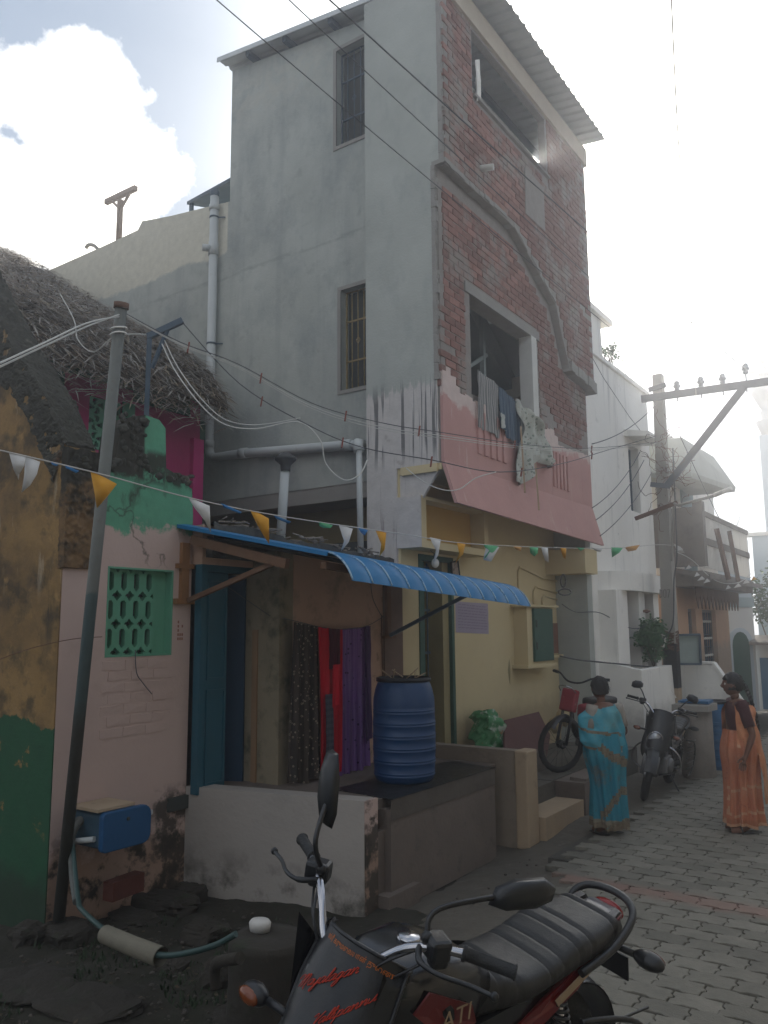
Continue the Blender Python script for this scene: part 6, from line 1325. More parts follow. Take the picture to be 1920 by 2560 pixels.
m_alloy = mat('grey_cast_alloy', (.18,.18,.18), .45, .1, 10, .2, metal=.6, world=False); m_grip = mat('rubber_grip', (.02,.021,.022), .6, .1, 30, .4, 200, world=False)
m_amber = mat('amber_lens', (.16,.04,.01), .2, .05, 5, 0, world=False, spec=.6); m_mirror = mat('mirror_glass', (.75,.77,.8), .04, .0, 5, 0, metal=1, world=False, var=0) if False else None
m_glass = mat('headlamp_glass', (.45,.47,.5), .12, .05, 8, 0, world=False, spec=.8, metal=.4)
def motorcycle(loc, yaw, lean, steer, scale, label, paint, accent, names, mir=(1, 1)):
    """local frame: x forward, y left, z up, origin on the ground between the wheels"""
    T = thing('motorcycle', (0, 0, 0), label, 'motorcycle')
    m_p = mat('tank_paint', paint, .22, .06, 3, .03, 40, world=False, spec=.7); m_a = mat('stripe_paint', accent, .3, .08, 3, .03, 40, world=False, spec=.5); m_cr = mat('cream_stripe', (.33,.24,.15), .35, .05, 3, 0, world=False)
    st0 = Vector((.42, 0, .98)); rk = Vector((-.42, 0, .91)).normalized()    # steering axis
    Ms = Matrix.Translation(st0) @ Matrix.Rotation(steer, 4, rk) @ Matrix.Translation(-st0)
    def S(mb): mb.v = [Ms @ v for v in mb.v]; return mb
    fa = Vector((.70, 0, .30)); axl = (Ms.to_3x3() @ Vector((0, 1, 0)))
    wheel(T, Ms @ fa, axl, .30, .085, m_tyre, m_chrome, 'front_wheel'); wheel(T, (-.60, 0, .30), (0, 1, 0), .30, .10, m_tyre, m_chrome, 'rear_wheel')
    # fork, mudguard
    for s in (-1, 1):
        f = part('fork_leg', S(MB().tube([(.70, .075*s, .30), (.575, .075*s, .60)], .028, 10).tube([(.575, .075*s, .60), (.445, .075*s, .95)], .019, 10)), m_alloy, T)
    mg = MB(); mg.grid(lambda u, v: tuple(Vector((.70+.34*math.cos(R(20+150*u)), (v-.5)*.14*(1), .30+.34*math.sin(R(20+150*u))-abs(v-.5)*.05))), 20, 6); mg.grid(lambda u, v: tuple(Vector((.70+.334*math.cos(R(20+150*u)), (v-.5)*.135, .30+.334*math.sin(R(20+150*u))-abs(v-.5)*.05))), 20, 6, flip=True)
    part('front_mudguard', S(mg), m_bplast, T)
    # handlebar with controls
    hb = [(.23, .395, 1.12), (.30, .27, 1.125), (.36, .17, 1.10), (.41, .09, 1.03), (.42, .04, 1.0), (.42, -.04, 1.0), (.41, -.09, 1.03), (.36, -.17, 1.10), (.30, -.27, 1.125), (.23, -.395, 1.12)]
    H = part('handlebar', S(MB().tube(spline(hb, 5), .0125, 10)), m_chrome, T)
    for s in (1, -1):
        a, b = Vector((.215, .425*s, 1.117)), Vector((.28, .295*s, 1.125)); d = (a-b).normalized()
        gp = MB().tube([b, b.lerp(a, .06), b.lerp(a, .08), b.lerp(a, .95), b.lerp(a, .97), a], [.021, .021, .017, .0175, .021, .019], 14); part('grip', S(gp), m_grip, H)
        hs = MB().obox(Vector((.315, .235*s, 1.122)), .06, .075, .062, Matrix.Rotation(-.45*s, 3, 'Z')).obox(Vector((.31, .24*s, 1.095)), .05, .05, .05, Matrix.Rotation(-.45*s, 3, 'Z')); part('switch_housing', S(hs), m_bplast, H, bevel=.012)
        lv = MB().tube(spline([(.345, .20*s, 1.115), (.39, .24*s, 1.11), (.385, .30*s, 1.105), (.345, .37*s, 1.10), (.325, .43*s, 1.098)], 5), [.009]*6+[.0065]*14+[.006], 8).ball((.323, .433*s, 1.098), .012, n=8, m=6); part('lever', S(lv), m_bplast, H)
        cb = MB().tube(spline([(.35, .19*s, 1.10), (.41, .14*s, 1.06), (.415, .10*s, 1.0), (.40, .05*s, .88)], 5), .0045, 6).tube(spline([(.34, .22*s, 1.08), (.38, .17*s, 1.03), (.40, .10*s, .96), (.38, .05*s, .84)], 5), .004, 6); part('cable', S(cb), m_bplast, H, kind='stuff')
    # mirrors
    def mirror(s, base, elbow, c, up, side, w_, h_):
        st = MB().tube(spline([base, elbow, c], 6), .008, 8).ball(base, .018, n=8, m=6); M_ = part('mirror', S(st), m_bplast, H); up = Vector(up).normalized(); side = Vector(side).normalized(); nrm = side.cross(up).normalized(); c = Vector(c)
        sh = MB(); P = [(-.5, -.25), (-.42, .3), (-.15, .5), (.3, .45), (.5, .12), (.46, -.3), (.2, -.5), (-.3, -.46)]
        rim_ = [c+side*x*w_+up*y*h_ for x, y in P]; mid = [c+side*x*w_*.9+up*y*h_*.9+nrm*.022 for x, y in P]; tp = [c+side*x*w_*.5+up*y*h_*.5+nrm*.036 for x, y in P]; n = len(P)
        sh.add(rim_+mid+tp, [(i, (i+1) % n, (i+1) % n+n, i+n) for i in range(n)]+[(i+n, (i+1) % n+n, (i+1) % n+2*n, i+2*n) for i in range(n)]+[tuple(range(2*n, 3*n))]+[tuple(range(n))[::-1]], True)
        part('shell', S(sh), m_bplast, M_)
    mirror(-1, *mir[0]); mirror(1, *mir[1])
    # tank lofted from rounded sections
    def sect(x, w_, z0, z1, n=20, k=.42):
        P = []
        for i in range(n):
            a = i*6.28318/n; c_, s_ = math.cos(a), math.sin(a); P.append(Vector((x, math.copysign(abs(c_)**k, c_)*w_, (z0+z1)/2+math.copysign(abs(s_)**(k+.2), s_)*(z1-z0)/2)))
        return P
    def loft(secs, cap=True):
        M_ = MB(); n = len(secs[0]); M_.add([p for s in secs for p in s], [(i*n+j, i*n+(j+1) % n, (i+1)*n+(j+1) % n, (i+1)*n+j) for i in range(len(secs)-1) for j in range(n)], True)
        if cap: b = len(secs)-1; M_.f += [tuple(range(n))[::-1], tuple(b*n+j for j in range(n))]; M_.sm += [False]*2
        return M_
    # front cowl, visor, lamp
    # visor is a broad rounded shield leaning back, in front of the bar
    def vis(u, v, o=0):      # u -1..1 across (y), v 0..1 up
        wd = .168*(1-.16*abs(v-.6)*1.6); y = u*wd+.030; x = .655 - .22*v - .065*u*u - .035*abs(u)**6; z = .62+.46*v - (.05*abs(u)**3 if v > .9 else 0)
        n_ = Vector((1, u*-.9*-1*0, .3)).normalized(); return Vector((x, y, z)) + Vector((.95, u*.45, .3)).normalized()*o
    V_ = MB(); V_.grid(lambda u, v: vis(2*u-1, v), 24, 16); V_.grid(lambda u, v: vis(2*u-1, v, -.012), 24, 16, flip=True)
    for e in (-1, 1): V_.grid(lambda u, v: vis(e, v, -.012*u), 1, 16, flip=e > 0)
    V_.grid(lambda u, v: vis(2*u-1, 1, -.012*v), 24, 1); visor = part('visor', S(V_), m_bplast, T, label='black front visor' + (' with orange and red lettering' if names else ''))
    rimm = MB().tube([vis(-1, v/10, .002) for v in range(11)]+[vis(-.6+.4*k, 1, .002) for k in range(5)]+[vis(1, 1-v/10, .002) for v in range(11)], .006, 6); part('visor_rim', S(rimm), m_bplast, visor)
    sh = MB()
    for s in (1, -1): sh.grid(lambda u, v: Vector((.46-.08*u-.02*v, (.17-.03*u)*s*(1-.25*(1-v)), .68+.38*v-.10*u*v)), 6, 8, flip=s < 0)
    part('side_cowl', S(sh), m_p, T, kind='stuff')
    part('lamp_bezel', S(MB().lathe((.55, 0, .70), [(.085, -.06), (.10, .0), (.104, .02), (.095, .03), (.085, .018)], 26, axis=(1, 0, -.12), sx=1, sy=1.25)), m_chrome, T)
    part('lamp_glass', S(MB().lathe((.552, 0, .70), [(.088, .015), (.06, .034), (.001, .042)], 24, axis=(1, 0, -.12), sy=1.25)), m_glass, T)
    part('lower_cowl', S(loft([sect(.65, .05, .50, .58), sect(.60, .13, .48, .62), sect(.52, .155, .50, .76), sect(.44, .14, .58, .86)])), m_bplast, T)
    for s in (1, -1):
        i_ = part('indicator', S(MB().tube([(.48, .10*s, .80), (.49, .19*s, .80)], .012, 8).ball((.50, .235*s, .80), .035, .05, .03, 12, 8)), m_bplast, T); part('lens', S(MB().ball((.523, .238*s, .80), .018, .042, .024, 10, 8)), m_amber, i_)
    part('instrument_pod', S(MB().obox((.39, 0, .99), .07, .16, .05, Matrix.Rotation(.5, 3, 'Y'))), m_bplast, T, bevel=.015)
    tk = part('fuel_tank', loft([sect(.37, .05, .80, .88), sect(.34, .11, .74, .94), sect(.26, .150, .70, .985), sect(.12, .158, .69, .99), sect(-.02, .135, .72, .94), sect(-.12, .105, .75, .87), sect(-.15, .07, .77, .84)]), m_p, T)
    part('filler_cap', MB().lathe((.16, 0, .985), [(.035, 0), (.037, .01), (.03, .016), (.001, .018)], 16), m_chrome, tk)
    for s in (1, -1):
        d_ = MB().prism([(.27, .153*s, .88), (.22, .158*s, .93), (.02, .15*s, .83), (-.02, .14*s, .76), (.10, .16*s, .74)], (0, .006*s, 0)); part('tank_decal', d_, m_a, tk)
        if names:
            vs, fs = text_mesh('ATI', .085); L_ = MB().add([Vector((.17-.01-p.x*1.0 if s > 0 else .05+p.x, (.166)*s, .80+p.y*.9-(.17-p.x)*0)) for p in vs], fs if s > 0 else [f[::-1] for f in fs]); part('tank_lettering', L_, m_cr, tk)
    # seat with cross tucks
    S_ = []
    N_ = 64
    for i in range(N_+1):
        t = i/N_; x = -.08-.76*t; w_ = .10+.05*min(1, t*4) - .03*max(0, t-.8)*5; zt_ = .855 - .035*math.sin(min(1, t*1.6)*3.14) + .05*max(0, (t-.45)) ; tuck = -.012 if (t*10) % 1 < .1 and .05 < t < .93 else 0
        if t > .94: zt_ -= (t-.94)*.5; 
        S_.append(sect(x, w_+tuck*.4, .70+.08*t, zt_+tuck, 20, .5))
    part('seat', loft(S_), m_seat, T)
    # tail, side panels with red and cream sweep
    for s in (1, -1):
        tp = MB().prism([(.06, .105*s, .70), (-.25, .13*s, .74), (-.55, .135*s, .80), (-.86, .09*s, .87), (-.88, .085*s, .84), (-.60, .13*s, .70), (-.30, .13*s, .56), (-.05, .11*s, .52)], (0, -.03*s, 0)); sp = part('side_panel', tp, m_p, T)
        part('red_sweep', MB().prism([(-.10, .134*s, .62), (-.45, .146*s, .745), (-.86, .100*s, .862), (-.84, .103*s, .835), (-.55, .146*s, .70), (-.25, .14*s, .585)], (0, -.006*s, 0)), m_a, sp)
        part('cream_sweep', MB().prism([(-.42, .150*s, .700), (-.62, .146*s, .765), (-.80, .118*s, .833), (-.62, .145*s, .735), (-.44, .15*s, .675)], (0, -.005*s, 0)), m_cr, sp)
    part('tail_cowl', loft([sect(-.76, .11, .77, .84), sect(-.86, .10, .79, .855), sect(-.91, .07, .81, .85), sect(-.93, .04, .82, .84)]), mat('silver_tail', (.13,.13,.14), .35, .05, 4, 0, world=False, metal=.3), T)
    part('tail_lamp', MB().ball((-.925, 0, .825), .03, .07, .035, 12, 8), mat('red_lens', (.22,.012,.01), .2, .05, 5, 0, world=False, spec=.6), T)
    part('grab_rail', MB().tube(spline([(-.55, .150, .755), (-.72, .160, .80), (-.86, .140, .855), (-.93, .085, .880), (-.95, 0, .888), (-.93, -.085, .880), (-.89, -.12, .86), (-.86, -.13, .82), (-.84, -.125, .77)], 5), .0145, 10), m_bplast, T)
    rg = MB(); rg.grid(lambda u, v: Vector((-.60+.36*math.cos(R(60+140*u)), (v-.5)*.16, .32+.36*math.sin(R(60+140*u))-abs(v-.5)*.04)), 18, 6); rg.grid(lambda u, v: Vector((-.60+.354*math.cos(R(60+140*u)), (v-.5)*.155, .32+.354*math.sin(R(60+140*u))-abs(v-.5)*.04)), 18, 6, flip=True); part('rear_mudguard', rg, m_bplast, T)
    part('number_plate', MB().obox((-.97, 0, .62), .006, .18, .10, Matrix.Rotation(.25, 3, 'Y')), m_bplast, T)
    for s in (1, -1):
        i_ = part('indicator', MB().tube([(-.86, .07*s, .74), (-.87, .16*s, .74)], .013, 8).ball((-.88, .215*s, .74), .04, .062, .032, 12, 8), m_bplast, T); part('lens', MB().ball((-.902, .218*s, .74), .02, .05, .026, 10, 8), m_amber, i_)
        sh_ = part('shock_absorber', MB().tube([(-.46, .12*s, .70), (-.58, .13*s, .36)], .018, 10), m_chrome, T); cl = MB(); a, b = Vector((-.465, .12*s, .68)), Vector((-.565, .13*s, .42))
        cl.tube([a.lerp(b, i/96)+Vector((.034*math.cos(i*.65), .034*math.sin(i*.65), 0)) for i in range(97)], .006, 5); part('spring', cl, m_bplast, sh_)
        part('swing_arm', MB().bar((-.05, .10*s, .34), (-.62, .10*s, .30), .03, .045), m_bplast, T)
        part('foot_peg', MB().tube([(.02, .10*s, .33), (.02, .24*s, .33)], .014, 8), m_grip, T)
    # sari guard on the left: frame with horizontal bars
    sg = MB().tube(spline([(-.52, .19, .62), (-.70, .24, .60), (-.84, .25, .52), (-.90, .25, .36), (-.86, .24, .20), (-.74, .23, .14), (-.60, .22, .16)], 4), .010, 8)
    for k in range(6): z = .22+.07*k; sg.tube([(-.54, .21, z+.02), (-.885+.02*abs(k-3), .25, z+.03)], .0055, 6)
    part('sari_guard', sg, m_bplast, T)
    # engine, frame, exhaust, stand
    en = part('engine', MB().obox((.10, 0, .36), .36, .22, .22).obox((.14, 0, .54), .14, .15, .20, Matrix.Rotation(.2, 3, 'Y')), m_alloy, T, bevel=.03)
    fn = MB()
    for k in range(7): fn.obox((.14+.012*k*.2, 0, .47+.025*k), .17, .18, .006, Matrix.Rotation(.2, 3, 'Y'))
    part('cooling_fins', fn, m_alloy, en, kind='stuff')
    part('crankcase_cover', MB().lathe((.06, .11, .35), [(.10, 0), (.095, .03), (.06, .045), (.001, .05)], 20, axis=(0, 1, .001)), m_alloy, en)
    part('frame_tube', MB().tube(spline([(.42, 0, .92), (.40, 0, .60), (.33, 0, .28), (.1, 0, .22), (-.1, 0, .26), (-.15, 0, .5), (-.2, 0, .72)], 4), .018, 8), m_bplast, T)
    part('exhaust', MB().tube(spline([(.22, -.05, .50), (.33, -.10, .42), (.30, -.14, .26), (.1, -.16, .20), (-.25, -.17, .24), (-.80, -.18, .33)], 6), [.018]*18+[.022, .028, .034, .038, .04, .04, .04, .04, .04, .04, .04, .038, .03], 12), m_chrome, T)
    part('side_stand', MB().tube([(.0, .09, .28), (.02, .27, .02)], .011, 8).box((-.02, .25, .0), (.06, .31, .015)), m_bplast, T)
    part('leg_guard', MB().tube(spline([(.40, .03, .66), (.40, .20, .62), (.37, .29, .50), (.36, .27, .36), (.35, .05, .26)], 4), .011, 8).tube(spline([(.40, -.03, .66), (.40, -.20, .62), (.37, -.29, .50), (.36, -.27, .36), (.35, -.05, .26)], 4), .011, 8), m_chrome, T)
    if names:
        NM = Vector((.85, 0, .3))
        def put(strokes, u0, v0, sx, sy, slant, mm, nm, wdt=.0016, rise=0.):
            G = MB()
            for s in strokes:
                pts = [((a+slant*b)*sx, b*sy + a*rise) for a, b in s]; P = spline([(p[0], p[1], 0) for p in pts], 4)
                Q = [vis(min(1, max(-1, u0+p.x)), v0+p.y, .0035) for p in P]
                G.tube(Q, wdt, 4)
            return part(nm, S(G), mm, visor)
        mred = mat('red_lettering', (.42,.035,.015), .6, .05, 5, 0, world=False); mor = mat('orange_lettering', (.50,.13,.015), .6, .05, 5, 0, world=False)
        s1, w1 = cursive('Mayalagan'); put(s1, -.62, .625, 1.02/w1, .041, .25, mred, 'lettering_mayalagan', .0015, .029)
        s2, w2 = cursive('Vallipannu'); put(s2, .0, .545, .78/w2, .037, .25, mred, 'lettering_vallipannu', .0014, .029)
        vs, fs = text_mesh('\u0bb8\u0bcd\u0bb0\u0bc0 \u0b95\u0bb0\u0bc1\u0bae\u0bc8\u0bb2\u0baf\u0bbe\u0ba9\u0bcd \u0ba4\u0bc1\u0bc8\u0ba3', 1)
        wd = max(v.x for v in vs); G = MB().add([vis(-.50+1.38*v.x/wd, .935+v.y*.040, .0035) for v in vs], fs); part('lettering_tamil', S(G), mor, visor)
    # place
    T.rotation_euler = (Matrix.Rotation(yaw, 4, 'Z') @ Matrix.Rotation(lean, 4, 'X')).to_euler(); T.scale = (scale,)*3; T.location = loc
    return T
def place_by_bar(target, yaw, lean, scale): return Vector(target) - (Matrix.Rotation(yaw, 3, 'Z') @ Matrix.Rotation(lean, 3, 'X')) @ (Vector((.28, 0, 1.12))*scale)
YW, LN, SCL = R(-103.7), R(-11), 1.06
locA = place_by_bar((-1.50, 2.155, 1.165), YW, LN, SCL)
mirA = [((.33, -.21, 1.14), (.37, -.215, 1.24), (.27, -.275, 1.355), (-.1, -.22, 1), (.3, .9, .25), .10, .235), ((.33, .21, 1.14), (.28, .20, 1.20), (.035, .305, 1.225), (-.10, -.10, 1), (-.85, .42, .06), .215, .085)]
motorcycle(locA, YW, LN, R(7), SCL, 'black motorcycle with orange Tamil lettering parked in the foreground', (.010,.010,.012), (.12,.006,.006), True, mirA)
print('bike ground z', locA)
mirB = [((.33, -.21, 1.14), (.34, -.27, 1.24), (.30, -.34, 1.30), (.0, -.2, 1), (0, .95, .2), .15, .10), ((.33, .21, 1.14), (.34, .27, 1.24), (.30, .34, 1.30), (0, .2, 1), (0, .95, -.2), .15, .10)]
motorcycle((-3.13, 10.45, 0), R(-86), R(-9), R(14), .95, 'silver motorcycle parked by the concrete bin behind the woman in blue', (.10,.098,.098), (.05,.05,.055), False, mirB)
def moped():
    """old red moped on the landing, drawn in its own frame then turned"""
    T = thing('moped', (0, 0, 0), 'old red and black moped parked on the landing by the yellow wall', 'moped')
    mr = mat('worn_red_paint', (.22,.02,.03), .5, .2, 9, .1, world=False, layers=[dict(k='n', s=14, t=.6, sharp=10, c=(.4,.3,.28), a=.6)])
    wheel(T, (.58, 0, .32), (.42, 1, 0), .32, .06, m_tyre, m_bplast, 'front_wheel'); wheel(T, (-.55, 0, .32), (0, 1, 0), .32, .06, m_tyre, m_bplast, 'rear_wheel')
    for s in (1, -1): part('fork_leg', MB().tube([(.58, .06*s, .32), (.46, .06*s, .80)], .018, 8), m_bplast, T)
    part('front_shield', MB().obox((.46, 0, .82), .10, .19, .26, Matrix.Rotation(-.25, 3, 'Y')), mr, T, bevel=.02)
    part('basket_rim', MB().tube(spline([(.50, -.1, .92), (.58, -.08, .98), (.6, 0, 1.0), (.58, .08, .98), (.50, .1, .92)], 4), .006, 6), m_chrome, T)
    H = part('handlebar', MB().tube(spline([(.22, .36, 1.10), (.32, .22, 1.10), (.38, .08, 1.03), (.38, -.08, 1.03), (.32, -.22, 1.10), (.22, -.36, 1.10)], 5), .012, 8), m_bplast, T)
    for s in (1, -1): part('grip', MB().tube([(.215, .37*s, 1.10), (.28, .27*s, 1.10)], .018, 10), m_grip, H)
    part('lever', MB().tube([(.33, .2*s, 1.09), (.32, .34, 1.08)], .007, 6) if False else MB().tube([(.33, .2, 1.09), (.31, .34, 1.08)], .007, 6), m_chrome, H)
    part('front_mudguard', MB().grid(lambda u, v: Vector((.58+.35*math.cos(R(40+120*u)), (v-.5)*.1, .32+.35*math.sin(R(40+120*u))-abs(v-.5)*.04)), 16, 4), m_bplast, T)
    part('frame_tube', MB().tube(spline([(.42, 0, .85), (.30, 0, .45), (.0, 0, .32), (-.3, 0, .5), (-.5, 0, .62)], 4), .028, 8), m_bplast, T)
    part('engine', MB().obox((-.05, 0, .33), .3, .18, .2), m_alloy, T, bevel=.03)
    part('seat', MB().obox((-.32, 0, .76), .55, .22, .09), m_seat, T, bevel=.03)
    part('fuel_tank', MB().obox((.02, 0, .66), .2, .16, .16), mr, T, bevel=.03)
    part('carrier', MB().obox((-.62, 0, .70), .24, .2, .02), m_bplast, T); part('stand', MB().tube([(-.1, .06, .28), (-.05, .24, .01)], .01, 6), m_bplast, T)
    T.rotation_euler = (Matrix.Rotation(R(-97), 4, 'Z') @ Matrix.Rotation(R(-7), 4, 'X')).to_euler(); T.location = (-3.80, 9.72, .335)
moped()
# ---------------------------------------------------------------- two women in saris
def skin_body(T, name, nodes, edges, m_, root=0, lv=2):
    me = bpy.data.meshes.new(name); me.from_pydata([Vector(p)-rloc(T) for p, r in nodes], edges, []); me.materials.append(m_)
    o = link(bpy.data.objects.new(name, me)); o.parent = T; md = o.modifiers.new('skin', 'SKIN'); md.use_smooth_shade = True
    if not me.skin_vertices: me.attributes.new('skin', 'FLOAT', 'POINT')
    for i, (p, r) in enumerate(nodes):
        v = me.skin_vertices[0].data[i]; v.radius = r if isinstance(r, tuple) else (r, r); v.use_root = (i == root)
    sd = o.modifiers.new('sub', 'SUBSURF'); sd.levels = lv; sd.render_levels = lv
    dg = bpy.context.evaluated_depsgraph_get(); dg.update(); m2 = bpy.data.meshes.new_from_object(o.evaluated_get(dg)); o.modifiers.clear(); o.data = m2
    m2.polygons.foreach_set('use_smooth', [True]*len(m2.polygons)); return o
m_skin = mat('brown_skin', (.135,.062,.038), .6, .08, 12, .1, 120, spec=.3); m_hairg = mat('greying_black_hair', (.03,.028,.027), .65, .3, 40, .5, 160, stretch=(1,1,.2)); m_hair = mat('black_hair', (.010,.009,.009), .5, .2, 40, .4, 160, stretch=(1,1,.2))
def hand(T, wrist, dirn, palm_n, s, curl=.5):
    """palm and five fingers as skinned chains"""
    d = Vector(dirn).normalized(); n = Vector(palm_n).normalized(); side = d.cross(n).normalized(); w_ = Vector(wrist)
    nodes = [(w_, .021), (w_+d*.04, (.030, .014)), (w_+d*.075, (.036, .013))]; edges = [(0, 1), (1, 2)]
    for k, (o_, l_) in enumerate(((-.027, .058), (-.009, .068), (.009, .064), (.026, .050))):
        b = w_+d*.078+side*o_; p1 = b+d*l_*.45-n*l_*.1*curl; p2 = p1+(d*(1-curl)-n*curl).normalized()*l_*.32; p3 = p2+(d*(1-1.4*curl)-n*1.4*curl).normalized()*l_*.26
        i = len(nodes); nodes += [(b, .0095), (p1, .0085), (p2, .0078), (p3, .0065)]; edges += [(2, i), (i, i+1), (i+1, i+2), (i+2, i+3)]
    b = w_+d*.03-side*.03*s; i = len(nodes); nodes += [(b, .012), (b+d*.03-side*.022*s-n*.008, .010), (b+d*.055-side*.026*s-n*.018, .008)]; edges += [(1, i), (i, i+1), (i+1, i+2)]
    return nodes, edges
def face_head(T, c, r, fwd, hair_m, plait=None, bun=False):
    """head with brow, nose, lips, chin, eyes, ears; facing fwd"""
    f = Vector(fwd).normalized(); s_ = Vector((0, 0, 1)).cross(f).normalized(); up = f.cross(s_); Mx = Matrix((f, s_, up)).transposed(); c = Vector(c); M_ = MB()
    def g(u, v):
        a = u*6.28318; b = (v-.5)*3.14159; x, y, z = math.cos(a)*math.cos(b), math.sin(a)*math.cos(b), math.sin(b)
        p = Vector((x*.94, y*.76, z*1.14))
        if z < 0: p.y *= 1-.28*(-z)**1.5; p.x *= 1-(.10 if x < 0 else .02)*(-z)
        fr = max(0, x)
        if fr > .3:
            ny = math.exp(-(y/.13)**2)
            p.x += ny*(.26*math.exp(-((z+.16)/.15)**2) + .12*math.exp(-((z-.05)/.17)**2))        # nose
            p.x += .10*math.exp(-((z+.46)/.055)**2)*math.exp(-(y/.24)**2) + .09*math.exp(-((z+.56)/.05)**2)*math.exp(-(y/.2)**2)   # lips
            p.x += .10*math.exp(-((z+.80)/.13)**2)*math.exp(-(y/.25)**2)                       # chin
            p.x -= .09*math.exp(-((z-.10)/.10)**2)*(math.exp(-((y-.30)/.14)**2)+math.exp(-((y+.30)/.14)**2))   # eye sockets
            p.x += .05*math.exp(-((z-.28)/.08)**2)*math.exp(-(y/.5)**2)
        return c + Mx @ (p*r)
    M_.grid(g, 56, 44); hd = part('head', M_, m_skin, T, weld=True)
    for q in (1, -1):
        e = part('eye', MB().ball(c+Mx @ Vector((.80, .29*q, .08))*r, r*.11, n=10, m=8), mat('eye_white', (.5,.47,.43), .3, .03, 5, 0), hd); part('iris', MB().ball(c+Mx @ Vector((.885, .29*q, .08))*r, r*.055, n=8, m=6), m_hair, e)
        part('ear', MB().ball(c+Mx @ Vector((-.02, .76*q, -.02))*r, r*.16, r*.07, r*.26, 10, 8, Mx), m_skin, hd)
    H = MB()
    def hr(u, v):
        a = u*6.28318; b = (v-.5)*3.14159; x, y, z = math.cos(a)*math.cos(b), math.sin(a)*math.cos(b), math.sin(b)
        k = 1.09+.05*noise.noise(Vector((x*3, y*3, z*3))); p = Vector((x*.95, y*.80, z*1.15))*k
        lim = .42 - .75*max(0, -x+.35) - (.25 if abs(y) > .6 else 0)
        if z < lim and x > -.2: p *= .86                 # hairline: the cap dives under the skin over the face
        if z < -.55: p *= .8
        return c + Mx @ (p*r)
    H.grid(hr, 48, 36); hh = part('hair', H, hair_m, T, weld=True)
    st = MB()
    for i in range(260):
        a = rnd.uniform(.5, 5.78); b = rnd.uniform(-.3, 1.4); x, y, z = math.cos(a)*math.cos(b), math.sin(a)*math.cos(b), math.sin(b)
        if x > .1 and z < .5: continue
        p0 = c+Mx @ (Vector((x*.95, y*.8, z*1.15))*1.10*r); d = Mx @ Vector((-.6, rnd.uniform(-.3, .3), -.6+rnd.uniform(-.3, .3))); st.tube([p0, p0+d*r*.35], .0014, 3)
    part('strands', st, hair_m, hh, kind='stuff')
    if bun: part('bun', MB().ball(c+Mx @ Vector((-1.0, 0, -.35))*r, r*.42, r*.48, r*.42, 16, 12, amp=.15), hair_m, hh)
    if plait:
        P = [Vector(p) for p in plait]; S_ = spline(P, 8); pl = MB()
        for i, p in enumerate(S_): w_ = .026*(1-.5*i/len(S_)); pl.ball(p+s_*.008*(1 if i % 2 else -1), w_*.9, w_, w_*1.1, 8, 6)
        part('plait', pl, hair_m, hh)
def sari_mat(name, c1, c2, motif, border, gold, zlow, seed):
    return mat(name, c1, .75, .12, 3, .25, 90, spec=.25, layers=[dict(k='n', s=2.6, t=.5, sharp=8, c=c2, a=.8), dict(k='n', s=34, t=.60, sharp=18, c=motif, a=.7), dict(k='n', s=3.1, t=.6, sharp=10, c=gold, a=.75),
        dict(k='z', z=zlow, below=True, amp=.02, soft=.01, s=8, c=border, a=.8)])
m_bord = mat('brown_gold_border', (.17,.13,.085), .75, .2, 22, .3, 90, layers=[dict(k='n', s=40, t=.52, sharp=12, c=(.10,.055,.03), a=.8), dict(k='n', s=24, t=.6, sharp=12, c=(.05,.17,.19), a=.6)])
m_bord2 = mat('pale_orange_border', (.50,.27,.16), .75, .1, 22, .2, 90)
def print_bands(o, nu, nv, bands):
    """printed border strips: faces of the cloth that fall inside a band take the border print"""
    if not bands: return
    o.data.materials.append(m_bord if bands[0][4] == 0 else m_bord2)
    for k, p in enumerate(o.data.polygons):
        i = k % (nu*nv); u = (i % nu+.5)/nu; v = (i//nu+.5)/nv
        for (a, b, w_, _, _) in bands:
            t = ((u-a[0])*(b[0]-a[0])*9+(v-a[1])*(b[1]-a[1]))/(9*(b[0]-a[0])**2+(b[1]-a[1])**2)
            if not 0 <= t <= 1: continue
            du = 3*(u-(a[0]+(b[0]-a[0])*t)); dv = v-(a[1]+(b[1]-a[1])*t) - .03*math.sin(t*7)
            if math.hypot(du*.6, dv) < w_: p.material_index = 1
